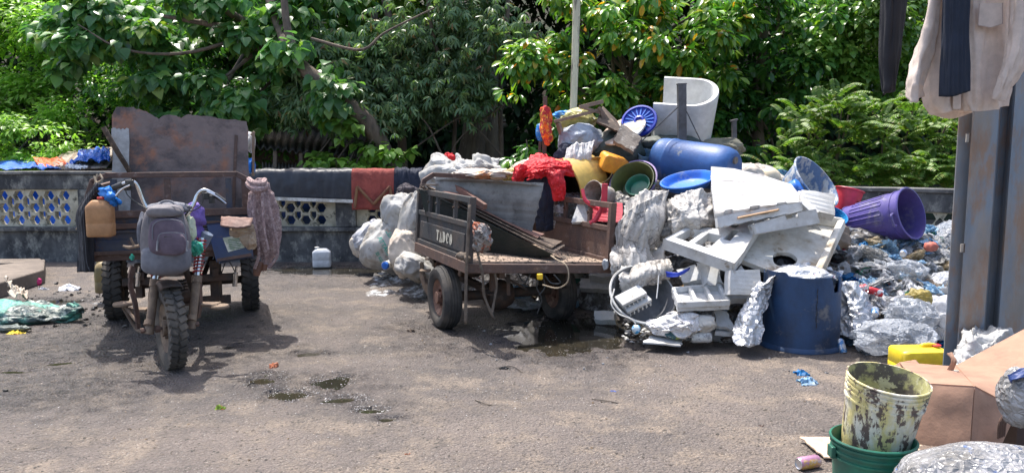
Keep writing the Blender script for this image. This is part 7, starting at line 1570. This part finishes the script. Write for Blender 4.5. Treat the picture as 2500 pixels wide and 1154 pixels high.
for i, (px, py, d_, rx, rz, m_, l) in enumerate(((1310, 430, 8.6, .3, .16, sackc, 'cream sack behind the red jacket'), (1400, 520, 8.0, .3, .2, heapm, 'dark mixed bag under the mud-caked bucket'), (1510, 530, 7.6, .22, .2, mat('dark_grimy_bag', (.1, .1, .1)), 'dark bag behind the red chair'), (1800, 450, 8.0, .4, .2, sackc, 'cream sack behind the big foam sheet'), (1690, 690, 6.9, .4, .25, mat('dark_grimy_bag', (.1, .1, .1)), 'dark bag deep in the gap under the foam grid'), (1450, 600, 7.9, .35, .3, heapm, 'mixed bag low behind the cart right side'), (1590, 500, 8.5, .3, .12, heapm, 'mixed bag behind the nested basins'), (2100, 590, 7.5, .3, .13, heapm, 'mixed bag under the purple bin'), (2000, 600, 7.2, .25, .2, FILMS[6][1], 'brown bag behind the stained foam box'), (1960, 520, 7.4, .25, .15, mat('teal_tub', (.04, .16, .24), (.3, .28, .2), s=5, rough=.5), 'teal bundle between the foam stack and the purple bin'))):
    crumpled('bag', l, 'bag', px, py, d_, rx, .2, rz, m_, 120 + i, amp=.3)
bucket('jar', 'white jar with a blue cap lying at the foot of the green-lettered sack', 'jar', P(941, 648, 8.55), AX(185, 65), .045, .045, .12, pwhite, inner=blueb, rim=.006)
g = MB(); g.lathe([(.038, -.02), (.040, .012), (.034, .016), (0, .016)], 24, frame(P(940, 648, 8.53), AX(185, 65))); obj('cap', g, blueb, bpy.data.objects['jar'], smooth=True)
jerrycan('jerrycan', 'white jerrycan standing on the ground against the wall', Vector((P(786, 640, 10.4).x, 10.4, 0)), .24, .16, .27, RZ(8), mat('milky_white_plastic', (.62, .66, .70), (.55, .58, .62), s=4, c3=(.2, .2, .18), s3=8, thr3=(.64, .7), rough=.4, trans=.15), pwhite, handle=False)
# ---- cloths over the wall
blk = mat('black_tarpaulin', (.030, .034, .045), (.020, .023, .032), s=3, c3=(.12, .13, .15), s3=6, thr3=(.62, .75), rough=.5, bump=.2, fold=.4, foldn=2)
def over_wall(name, lab, x0, x1, yb, m, seed, amp=.012, fr=(2, 8), cat='cloth', out=0.0, yb2=None):
    "draped over the coping: back, top, front"
    za = 1.275; rows = []; n = 5
    for i in range(n + 1):
        px = x0 + (x1 - x0) * i / n; X = P(px, 440, 10.75).x; z1 = P(px, yb + ((yb2 or yb) - yb) * i / n, 10.72 - out).z
        rows.append([Vector((X, 11.08, 1.0)), Vector((X, 11.05, za)), Vector((X, 10.92, za + .012)), Vector((X, 10.77 - out, za)), Vector((X, 10.73 - out, (za + z1) / 2)), Vector((X, 10.73 - out, z1))])
    g = MB().sheet(rows, 30, 70, amp, fr, seed); return obj(name, g, m, smooth=True, solid=.008, ang=80, label=lab, cat=cat)
over_wall('black_tarpaulin', 'black tarpaulin draped along the top of the wall between the two tricycles', 596, 862, 482, blk, 3, .02, (2, 12), 'tarpaulin', yb2=488)
g = MB(); g.beam(Vector((P(650, 485, 10.7).x, 10.69, P(650, 484, 10.7).z)), Vector((P(862, 491, 10.7).x, 10.69, P(862, 491, 10.7).z)), .02, .045); obj('white_batten', g, mat('white_batten', (.6, .6, .58), (.4, .38, .34), s=8, rough=.8), label='white batten along the lower hem of the black tarpaulin', cat='batten')
qm = mat('dusty_red_quilt', (.30, .07, .055), (.20, .045, .04), s=4, c3=(.08, .05, .035), s3=3, thr3=(.55, .7), rough=.95, bump=.5, fold=.4)
qt = over_wall('quilt', 'dusty red padded quilt hung over the wall beside the black tarpaulin', 860, 965, 512, qm, 5, .012, (2, 4), 'quilt', .035)
g = MB()
for a, b in (((872, 455), (912, 498)), ((912, 498), (952, 455)), ((872, 455), (866, 508)), ((952, 455), (958, 508))): g.tube([P(*a, 10.66), P(*b, 10.66)], .02, 8, 8)
obj('quilting', g, mat('brown_quilting', (.16, .07, .045), (.22, .12, .06), s=6, rough=.95), qt, smooth=True)
over_wall('navy_cloth', 'navy cloth hung over the wall right of the red quilt', 963, 1030, 490, navy, 7, .03, (2, 5), 'cloth', .02)
# ================================================================ foreground right
colm = mat('blue_grey_column', (.18, .225, .28), (.24, .225, .21), s=2.6, thr=(.44, .56), c3=(.25, .175, .13), s3=6, thr3=(.50, .62), rough=.5, metal=.2, bump=.2, bs=30, st=(1, 1, .35))
t = thing('steel_column', 'wide blue-grey scuffed steel column at the right edge', 'column', Vector((P(2440, 600, 4.35).x, 4.35, 0)))
# folded steel profile: front flange with a return edge, web set back, second flange at the frame edge
prof = [(2360, 4.30), (2420, 4.30), (2426, 4.40), (2444, 4.42), (2456, 4.33), (2520, 4.34), (2640, 4.34)]
X0 = [P(px, 540, d_) for px, d_ in prof]
def folded(zl, zh, th=.012):
    g = MB(); n = len(X0); lean = lambda z: (z - .55) * .0
    vs = [Vector((p.x + lean(z), p.y + dy, z)) for dy in (0, th) for z in (zl, zh) for p in X0]
    f = [(i, i + 1, n + i + 1, n + i) for i in range(n - 1)] + [(2 * n + i + 1, 2 * n + i, 3 * n + i, 3 * n + i + 1) for i in range(n - 1)]
    f += [(0, n, 3 * n, 2 * n), (n - 1, 2 * n - 1, 4 * n - 1, 3 * n - 1)]
    g.add(vs, f); return g
obj('profile', folded(0, 2.9), colm, t)
g = MB(); g.beam(Vector((X0[0].x + .004, 4.36, 0)), Vector((X0[0].x + .004, 4.36, 2.9)), .10, .008, Vector((0, 1, 0))); obj('return_edge', g, colm, t)
for py in (337, 605):
    g = MB(); c = P(2362 - (py - 337) * .05, py, 4.292); g.box(c, (.016, .01, .045)); obj('slot', g, mat('slot_light', (.30, .28, .25)), t); g = MB(); g.box(c + Vector((.009, -.004, 0)), (.004, .01, .05)); obj('slot_edge', g, rustd, t)
g = MB(); g.beam(P(2430, 250, 4.6) , P(2420, 800, 4.55), .015, .01); 
# hanging clothes on a line above the frame
g = MB(); g.tube([P(1900, -180, 3.9), P(2250, -150, 3.75), P(2700, -170, 3.6)], .004, 6, 12); obj('washing_line', g, blackp, smooth=True, label='thin washing line above the view that carries the clothes', cat='line')
beige = mat('beige_shirt_cloth', (.66, .565, .50), (.60, .51, .455), s=5, rough=.9, bump=.2, trans=.18, fold=.25, foldn=4, soft=True)
blkc = mat('black_faded_cloth', (.010, .012, .018), (.018, .018, .024), s=3, rough=.85, bump=.25, fold=.4, foldn=4, soft=True)
navc = mat('dark_navy_cloth', (.012, .020, .040), (.008, .013, .025), s=3, rough=.85, bump=.2, fold=.35, foldn=4, soft=True)
tr = thing('trousers', 'black trouser leg hanging from above at the top right', 'trousers', P(2180, 225, 3.75))
sheetobj('leg', None, None, [[(2160, -150, 3.78), (2155, 20, 3.78), (2152, 130, 3.78), (2155, 205, 3.78), (2160, 232, 3.78)], [(2180, -150, 3.70), (2178, 20, 3.70), (2170, 130, 3.71), (2168, 205, 3.72), (2166, 226, 3.73)], [(2205, -150, 3.72), (2200, 20, 3.73), (2190, 120, 3.73), (2180, 200, 3.74), (2176, 222, 3.75)], [(2225, -150, 3.8), (2208, 20, 3.80), (2196, 110, 3.80), (2183, 190, 3.79), (2180, 215, 3.79)]], blkc, 50, 36, .018, (1.5, 5), 41, solid=.008, parent=tr)
shi = thing('beige_shirt', 'pinkish-beige long-sleeved shirt hanging at the top right', 'shirt', P(2360, 290, 3.5))
sheetobj('body', None, None, [[(2290, -160, 3.62), (2282, 30, 3.62), (2262, 150, 3.62), (2258, 240, 3.6), (2276, 276, 3.6)],
    [(2320, -160, 3.52), (2318, 30, 3.52), (2300, 150, 3.52), (2300, 240, 3.5), (2310, 274, 3.5)], [(2345, -160, 3.58), (2345, 30, 3.56), (2340, 150, 3.55), (2338, 240, 3.53), (2340, 270, 3.53)],
    [(2385, -160, 3.50), (2385, 30, 3.50), (2382, 150, 3.49), (2384, 240, 3.48), (2384, 272, 3.48)], [(2430, -160, 3.54), (2430, 30, 3.53), (2432, 150, 3.52), (2428, 235, 3.5), (2424, 268, 3.5)],
    [(2470, -160, 3.60), (2470, 30, 3.6), (2466, 150, 3.58), (2462, 220, 3.58), (2455, 258, 3.58)]], beige, 60, 90, .022, (1.3, 8), 42, solid=.002, parent=shi)
sheetobj('sleeve', None, None, [[(2285, -160, 3.62), (2262, 20, 3.60), (2240, 120, 3.58), (2222, 190, 3.56), (2214, 232, 3.56)], [(2300, -160, 3.5), (2272, 30, 3.5), (2250, 120, 3.48), (2238, 190, 3.46), (2232, 250, 3.47)], [(2312, -160, 3.58), (2288, 40, 3.55), (2272, 120, 3.54), (2258, 190, 3.54), (2255, 236, 3.55)]], beige, 60, 30, .018, (3, 3), 43, solid=.002, parent=shi)
sheetobj('sleeve', None, None, [[(2470, -160, 3.46), (2462, 30, 3.45), (2452, 130, 3.44), (2440, 200, 3.42), (2424, 240, 3.43)], [(2500, -160, 3.40), (2492, 30, 3.40), (2478, 130, 3.38), (2455, 200, 3.38), (2438, 246, 3.4)], [(2560, -160, 3.46), (2540, 30, 3.46), (2510, 130, 3.44), (2480, 200, 3.44), (2458, 245, 3.45)]], beige, 60, 32, .02, (2, 4), 44, solid=.002, parent=shi)
sheetobj('back_hem', None, None, [[(2262, 258, 3.66), (2270, 278, 3.66)], [(2310, 268, 3.64), (2312, 290, 3.64)], [(2340, 268, 3.64), (2342, 286, 3.64)], [(2375, 262, 3.64), (2372, 275, 3.64)]], beige, 8, 30, .01, (1, 5), 45, solid=.004, parent=shi)
q = bilin(P(2386, 70, 3.468), P(2446, 66, 3.462), P(2446, 8, 3.462), P(2390, 10, 3.468)); g = MB(); g.plate([(0, .12), (.5, 0), (1, .12), (1, 1), (0, 1)], .004, q); obj('pocket', g, beige, shi)
g = MB()
for a, b in (((0, .12), (.5, 0)), ((.5, 0), (1, .12)), ((0, .12), (0, 1)), ((1, .12), (1, 1))): g.beam(q(*a, .006), q(*b, .006), .003, .002)
obj('seam', g, mat('beige_seam', (.38, .3, .27)), shi)
g = MB(); g.beam(P(2341, -160, 3.50), P(2336, 266, 3.50), .035, .004, Vector((0, 1, 0))); obj('placket', g, beige, shi)
sheetobj('dark_cloth', 'dark navy cloth hanging over the front of the beige shirt', 'cloth', [[(2302, -160, 3.46), (2300, 30, 3.45), (2298, 130, 3.44), (2292, 236, 3.44)], [(2330, -160, 3.38), (2330, 30, 3.39), (2328, 130, 3.39), (2326, 236, 3.39)], [(2368, -160, 3.42), (2364, 30, 3.42), (2366, 130, 3.41), (2369, 222, 3.41)]], navc, 40, 50, .014, (1.2, 5), 46, solid=.003)
# stacked buckets
dirtyy = mat('paint_crusted_bucket', (.62, .54, .24), (.66, .63, .52), s=9, thr=(.45, .55), c3=(.13, .095, .08), s3=26, thr3=(.515, .55), rough=.6, bump=.5, bs=60, st=(1, 1, .45))
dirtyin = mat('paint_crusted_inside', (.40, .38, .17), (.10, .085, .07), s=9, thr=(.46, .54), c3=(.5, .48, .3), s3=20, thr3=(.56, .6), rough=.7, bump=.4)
bucket('green_bucket', 'green plastic bucket at the bottom right with the crusted bucket standing in it', 'bucket', P(2132, 1066, 3.15), AX(90, 0), .163, .138, .40, green, ribs=(.80, .87, .94), rim=.010, n=56)
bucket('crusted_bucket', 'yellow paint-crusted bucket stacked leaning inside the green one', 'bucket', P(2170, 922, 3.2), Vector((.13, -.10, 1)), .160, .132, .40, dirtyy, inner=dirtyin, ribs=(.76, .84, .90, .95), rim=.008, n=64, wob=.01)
g = MB(); M = T(P(2132, 1066, 3.15)); g.box((-.172, .0, -.06), (.02, .05, .05), M); obj('lug', g, green, bpy.data.objects['green_bucket'], bev=.004)
# cardboard
card = mat('brown_cardboard', (.37, .22, .15), (.30, .175, .12), s=2.5, thr=(.4, .65), c3=(.22, .14, .105), s3=5, thr3=(.56, .72), rough=.85, bump=.2, bs=50)
cardp = mat('pale_cardboard', (.62, .47, .34), (.52, .38, .27), s=4, c3=(.3, .2, .13), s3=9, thr3=(.62, .7), rough=.85, bump=.15)
def gq(*pp, z=0.0): return [G(px, py, z + k * 0) for k, (px, py) in enumerate(pp)]
q = bilin(G(2012, 1118, .02), G(2280, 1130, .02), G(2272, 1072, .05), G(1952, 1068, .03))
g = MB().plate(ragged(0, 0, 1, 1, 12, .012, r_), .008, q); obj('cardboard', g, cardp, label='pale torn flat cardboard lying on the ground under the green bucket', cat='cardboard')
q = bilin(G(2140, 1110, .075), G(2360, 1130, .075), G(2330, 1070, .08), G(2225, 1062, .075))
g = MB().plate(ragged(0, 0, 1, 1, 8, .01, r_), .006, q); obj('cardboard', g, cardp, label='second pale cardboard sheet lying behind the two buckets', cat='cardboard')
t = thing('cardboard_box', 'large flattened brown cardboard box behind the crusted bucket', 'box', P(2350, 1060, 3.4))
def csheet(nm, cps, seed, amp=.003, nu=16, nv=16): return sheetobj(nm, None, None, cps, card, nu, nv, amp, (3, 2), seed, solid=.008, parent=t, ang=40)
def cpanel(nm, c, seed, holes=()):
    q_ = bilin(*[P(*p_) for p_ in c]); g_ = MB(); n_ = 14; vs_ = []
    for w__ in (0, .007):
        for a_ in range(n_ + 1):
            for b_ in range(n_ + 1):
                u, v = a_ / n_, b_ / n_; h_ = .012 * noise.noise(Vector((u * 1.7, v * 1.7, seed))) + .006 * crease(Vector((u * 1.3, v * 1.3, seed))); e_ = min(u, v, 1 - u, 1 - v)
                vs_.append(q_(u, v, w__ + h_ * min(1, e_ * 6)))
    m_ = (n_ + 1) ** 2; n1_ = n_ + 1; f_ = [(a_ * n1_ + b_, (a_ + 1) * n1_ + b_, (a_ + 1) * n1_ + b_ + 1, a_ * n1_ + b_ + 1) for a_ in range(n_) for b_ in range(n_)]
    f_ = f_ + [tuple(x + m_ for x in t_[::-1]) for t_ in f_]
    for a_ in range(n_): f_ += [(a_, a_ + m_, a_ + 1 + m_, a_ + 1), (a_ * n1_, (a_ + 1) * n1_, (a_ + 1) * n1_ + m_, a_ * n1_ + m_), (n_ * n1_ + a_, n_ * n1_ + a_ + 1, n_ * n1_ + a_ + 1 + m_, n_ * n1_ + a_ + m_), (a_ * n1_ + n_, a_ * n1_ + n_ + m_, (a_ + 1) * n1_ + n_ + m_, (a_ + 1) * n1_ + n_)]
    g_.add(vs_, f_); obj(nm, g_, card, t, smooth=True, ang=30); return q_
cpanel('side_panel', [(2228, 1082, 3.42), (2366, 1098, 3.34), (2377, 946, 3.42), (2236, 938, 3.52)], 1)
cpanel('side_panel', [(2367, 1098, 3.34), (2446, 1078, 3.36), (2482, 1000, 3.44), (2378, 946, 3.42)], 2)
cpanel('top_panel', [(2237, 937, 3.52), (2377, 945, 3.425), (2334, 897, 3.95), (2196, 886, 4.0)], 3)
qr_ = cpanel('raised_flap', [(2378, 944, 3.425), (2482, 999, 3.44), (2620, 870, 3.7), (2332, 892, 3.96)], 4)
cpanel('raised_flap', [(2336, 893, 3.94), (2480, 960, 3.55), (2640, 860, 3.6), (2500, 806, 4.0)], 5)
g = MB(); g.add([P(2262, 931, 3.56), P(2330, 902, 3.82), P(2342, 904, 3.80), P(2278, 933, 3.54)], [(0, 1, 2, 3)]); obj('tape', g, mat('clear_tape', (.62, .5, .42), rough=.25, bump=.05), t, solid=.002)
csheet('front_flap', [[(2195, 885, 4.0), (2180, 900, 3.95), (2240, 930, 3.8)], [(2235, 880, 4.05), (2255, 900, 3.95), (2290, 925, 3.8)]], 6)
csheet('corner_tab', [[(2310, 905, 3.82), (2322, 880, 3.8), (2312, 862, 3.82)], [(2326, 908, 3.8), (2334, 880, 3.78), (2324, 860, 3.82)]], 5)
g = MB()
for k in range(4): g.tube([P(2436 + k * 5, 1070 - k * 2, 3.3), P(2440 + k * 6, 1030 - k * 3, 3.3), P(2462 + k * 6, 1003 - k * 3, 3.31), P(2490 + k * 5, 1000 + k, 3.33)], .005, 5, 12)
obj('rolled_edge', g, mat('dark_card_edge', (.12, .07, .05), rough=.9), t, smooth=True)
g = MB().box(P(2480, 1045, 3.5), (.12, .2, .14)); obj('box_inside', g, mat('dark_card_inside', (.05, .03, .025)), t)
# yellow jerrycan lying on its back
jc = jerrycan('jerrycan', 'bright yellow jerrycan with a red cap behind the crusted bucket', P(2240, 905, 4.55), .30, .2, .16, RZ(4), mat('clean_yellow_plastic', (.80, .60, .03), (.74, .52, .03), s=4, c3=(.3, .26, .1), s3=9, thr3=(.66, .72), rough=.4, bump=.05), redp, spout=(.34, 0), shoulder=.8)
# white sack at the column foot
sheetobj('sack', 'greyish white woven sack crumpled at the foot of the steel column', 'sack', [[(2318, 890, 4.0), (2322, 850, 4.1), (2340, 815, 4.2), (2350, 795, 4.3)], [(2345, 895, 3.9), (2358, 850, 4.0), (2372, 805, 4.1), (2380, 792, 4.3)], [(2385, 890, 3.9), (2395, 850, 3.98), (2405, 812, 4.1), (2400, 794, 4.3)], [(2430, 870, 3.95), (2440, 835, 4.0), (2440, 800, 4.1), (2432, 788, 4.3)], [(2490, 830, 4.0), (2488, 815, 4.05), (2478, 805, 4.15), (2465, 796, 4.3)]], mat('grey_woven_sack', (.44, .44, .43), (.34, .335, .32), s=4, c3=(.14, .25, .4), s3=5, thr3=(.66, .7), rough=.6, fold=.7, foldn=7), 60, 46, .03, (3, 3), 51, crush=.02)
# bags in the right corner
corner = mat('printed_clear_bag', (.30, .30, .31), (.20, .195, .19), s=5, c3=(.05, .14, .38), s3=7, thr3=(.60, .66), rough=.22, bump=.25, fold=.7, foldn=16, alpha=.95)
g = MB().blob(P(2420, 1190, 2.75), (.36, .22, .155), 6, .09, 1.6, 52, fine=.01, ridge=.5); obj('clear_bag', g, corner, smooth=True, ang=90, label='large grey translucent bag of plastics at the bottom right corner', cat='plastic bag')
g = MB().blob(P(2492, 970, 3.0), (.075, .1, .115), 4, .15, 1.6, 53, ridge=.5); obj('clear_bag', g, corner, smooth=True, ang=90, label='grey-blue bag against the cardboard at the right edge', cat='plastic bag')
sheetobj('blue_cloth', 'dark blue sheet corner at the right edge above the grey-blue bag', 'cloth', [[(2462, 918, 3.0), (2470, 935, 2.95)], [(2490, 905, 2.98), (2492, 922, 2.93)], [(2530, 885, 3.0), (2530, 915, 2.95)]], mat('dark_blue_sheet', (.02, .045, .16), rough=.5), 14, 6, .01, solid=.004)
# drinks can on the ground
can('drinks_can', 'pinkish-gold drinks can lying on the ground at the bottom left of the green bucket', G(1972, 1143) + Vector((0, 0, .033)), Vector((-1, -.35, 0)), mat('pink_gold_can', (.42, .22, .34), (.55, .36, .10), s=12, thr=(.5, .56), c3=(.5, .42, .48), s3=25, rough=.35, metal=.3), r=.033, h=.12)

# ================================================================ left side
curbm = mat('brown_grey_concrete', (.20, .165, .135), (.14, .115, .095), s=3, c3=(.30, .26, .21), s3=8, thr3=(.6, .72), rough=.92, bump=.6, bs=24)
t = thing('concrete_kerb', 'low rough concrete kerb at the left edge', 'kerb', G(60, 700))
a, b = G(-140, 735), G(104, 695); c, d_ = G(108, 668), G(-140, 690)
def prism(pts, h, jit=.008):
    n = len(pts); g = MB(); g.add([p + Vector((jit * nz(p * 9), jit * nz(p * 7, 2), 0)) for p in pts] + [p + Vector((0, 0, h)) for p in pts], [tuple(range(n))[::-1], tuple(range(n, 2 * n))] + [(i, (i + 1) % n, (i + 1) % n + n, i + n) for i in range(n)]); return g
obj('kerb', prism([G(-160, 760), G(2, 728), G(110, 692), G(112, 664), G(-20, 682), G(-160, 700)], .17), curbm, t, bev=.015)
obj('kerb', prism([G(-160, 668), G(75, 662), G(112, 663.5), G(100, 652), G(-160, 655)], .12), curbm, t, bev=.012)
greent = mat('green_printed_tarpaulin', (.10, .33, .26), (.045, .07, .065), s=3.5, thr=(.46, .56), c3=(.45, .47, .42), s3=6, thr3=(.55, .62), rough=.55, bump=.3, fold=.8, foldn=6)
sheetobj('green_tarpaulin', 'crumpled green and black printed tarpaulin lying on the ground at the left', 'tarpaulin', [[(-60, 790, G(0, 800).y), (-60, 760, 6.9), (-60, 735, 7.2), (-60, 722, 7.6)], [(40, 795, G(0, 795).y), (45, 765, 6.9), (40, 735, 7.2), (30, 722, 7.5)], [(110, 790, G(0, 792).y), (115, 768, 6.95), (110, 745, 7.15), (80, 728, 7.5)], [(165, 786, G(0, 790).y), (165, 765, 7.0), (160, 745, 7.1), (150, 738, 7.3)], [(203, 778, G(0, 782).y), (205, 755, 7.05), (190, 738, 7.1), (180, 735, 7.2)]], greent, 50, 40, .05, (5, 4), 61, crush=.012)
sheetobj('green_tarpaulin', 'dark rolled fold of tarpaulin in front of the green tarpaulin', 'tarpaulin', [[(-60, 812, G(0, 814).y), (-60, 800, 6.6), (-60, 790, 6.8)], [(30, 812, G(0, 812).y), (35, 798, 6.62), (30, 790, 6.8)], [(78, 806, G(0, 808).y), (72, 798, 6.65), (60, 792, 6.8)]], mat('dark_green_fold', (.03, .05, .05), (.16, .18, .16), s=6, thr=(.5, .6), rough=.6, fold=.8), 30, 20, .025, (5, 3), 62)
def ground_scrap(name, lab, px, py, w_, h_, m, seed, cat='litter', hz=.02):
    c = G(px, py); g = MB(); n = 8; ax = S(w_, c.y) / 2; ay = h_
    g.sheet([[c + Vector((-ax, -ay, .004)), c + Vector((-ax * .9, 0, hz)), c + Vector((-ax, ay, .006))], [c + Vector((0, -ay, .006)), c + Vector((0, 0, hz * 1.6)), c + Vector((0, ay, .01))], [c + Vector((ax, -ay * .8, .004)), c + Vector((ax, 0, hz * .6)), c + Vector((ax * .9, ay, .006))]], 12, 12, .008, (4, 4), seed, crush=.012)
    return obj(name, g, m, smooth=True, solid=.003, label=lab, cat=cat)
W_ = mat('litter_white', (.70, .70, .72), (.58, .58, .6), s=12, rough=.6, fold=.6, foldn=20)
ground_scrap('scrap', 'white crumpled scrap on the ground left of the tricycle', 172, 708, 50, .09, W_, 1, hz=.05)
ground_scrap('scrap', 'small white cup lid near the kerb', 106, 707, 26, .03, W_, 2)
ground_scrap('scrap', 'bright yellow wrapper beside the dark tarpaulin fold', 38, 815, 46, .04, mat('litter_yellow', (.72, .55, .03), (.7, .2, .05), s=14, thr=(.55, .6)), 3)
c = G(92, 697); g = MB().blob(c + Vector((0, 0, .05)), (.045, .04, .045), 3, .35, seed=5); obj('pink_wrapper', g, mat('pink_film', (.75, .04, .22), rough=.4, fold=.6), smooth=True, label='bright pink crumpled wrapper by the end of the kerb', cat='wrapper')
sheetobj('pale_sacking', 'pale torn sacking crumpled beside the kerb', 'sacking', [[(18, 712, 7.5), (20, 695, 7.7), (18, 668, 7.9)], [(40, 716, 7.4), (42, 700, 7.6), (35, 690, 7.9)], [(72, 716, 7.5), (66, 705, 7.7), (56, 700, 7.9)]], mat('pale_sacking', (.52, .45, .36), (.38, .32, .26), s=6, fold=.7), 20, 20, .04, (4, 4), 8, crush=.02)
ground_scrap('scrap', 'rusty orange broken shard on the open yard', 668, 897, 22, .05, mat('litter_orange', (.50, .16, .07), (.3, .12, .07), s=12), 4, hz=.03)
ground_scrap('scrap', 'green and red peel on the open yard', 537, 998, 26, .018, mat('litter_green', (.28, .42, .05), (.4, .1, .05), s=20, thr=(.5, .56)), 5)
ground_scrap('scrap', 'small blue plastic scrap in front of the cut drum', 1957, 914, 34, .05, FILMS[4][1], 6, hz=.03)
ground_scrap('scrap', 'white and pale blue film scrap in front of the cut drum', 1972, 936, 46, .06, FILMS[3][1], 7, hz=.035)
ground_scrap('scrap', 'flat blue paper scrap on the yard left of the cut drum', 1499, 955, 22, .018, mat('litter_blue', (.12, .2, .6)), 8, hz=.006)
ground_scrap('scrap', 'crushed tan carton near the left wheel of the cart', 1005, 811, 26, .03, wooddark, 9, hz=.02)
ground_scrap('scrap', 'black twist of rubber on the yard between puddle and viewer', 1232, 902, 30, .02, blackp, 10, hz=.02)
ground_scrap('scrap', 'pale flat leaf of cardboard by the pale blue film', 1990, 978, 44, .03, mat('litter_tan', (.42, .32, .24)), 11, hz=.006)
ground_scrap('scrap', 'small brown leaf at the right of the open yard', 1860, 1042, 16, .014, mat('litter_brown', (.22, .13, .1)), 12, hz=.008)
ground_scrap('scrap', 'small pale scrap at the lower middle of the yard', 1455, 1133, 22, .02, mat('litter_tan', (.42, .32, .24)), 13, hz=.006)
ground_scrap('scrap', 'tiny red-brown scrap at the lower left of the yard', 995, 1110, 14, .012, mat('litter_orange', (.5, .16, .07)), 14, hz=.006)
ground_scrap('scrap', 'flat dark wrapper near the left rear wheel of the tricycle', 240, 742, 60, .06, mat('litter_grey', (.22, .22, .22), (.1, .1, .1), s=9), 15, hz=.01)
ground_scrap('scrap', 'white wrapper behind the left rear wheel of the tricycle', 290, 770, 22, .03, W_, 16, hz=.02)
g = MB().blob(G(14, 955) + Vector((0, 0, .008)), (.018, .015, .012), 2, .2, seed=3); obj('stone', g, mat('dark_stone', (.05, .045, .04)), smooth=True, label='small dark round stone at the far left of the yard', cat='stone')
def twig(a, b, c_): 
    g = MB(); g.tube([G(*a) + Vector((0, 0, .006)), G(*b) + Vector((0, 0, .014)), G(*c_) + Vector((0, 0, .005))], .0035, 5, 8); return g
for i, (a, b, c_, l) in enumerate((((1160, 978), (1185, 990), (1206, 992), 'dark thin twig in the middle of the open yard'), ((1445, 975), (1475, 982), (1510, 985), 'dark thin twig below the blue paper scrap'), ((600, 945), (612, 940), (622, 937), 'short dark twig left of the small puddles'), ((1210, 900), (1250, 898), (1275, 910), 'bent black wire on the yard in front of the puddle'))):
    obj('twig', twig(a, b, c_), dark_m, label=l, cat='twig', smooth=True)

def pt_litter(r__):
    while True:
        px, py = r__.uniform(1150, 2080), 760 + 200 * r__.beta(1.2, 3.5); p = G(px, py)
        if py < 790 and px < 1500: continue
        return (p.x, p.y, gh0(p.x, p.y) + .004)
scatter_scraps('white_litter', 'small white scraps trodden into the yard before the pile', 70, pt_litter, (.006, .016), W_, 31)
def pt_left(r__):
    px, py = r__.uniform(0, 330), r__.uniform(690, 800); p = G(px, py); return (p.x, p.y, gh0(p.x, p.y) + .004)
scatter_scraps('dark_litter', 'dark soggy scraps on the wet ground at the left', 120, pt_left, (.008, .03), mat('soggy_dark', (.06, .055, .05), (.15, .14, .13), s=9, rough=.4), 32)
scatter_scraps('brown_litter', 'dry brown crumbs and leaf bits on the yard', 160, pt_ground, (.004, .010), mat('dry_leaf', (.16, .11, .07), (.3, .22, .14), s=9, rough=.9), 33)
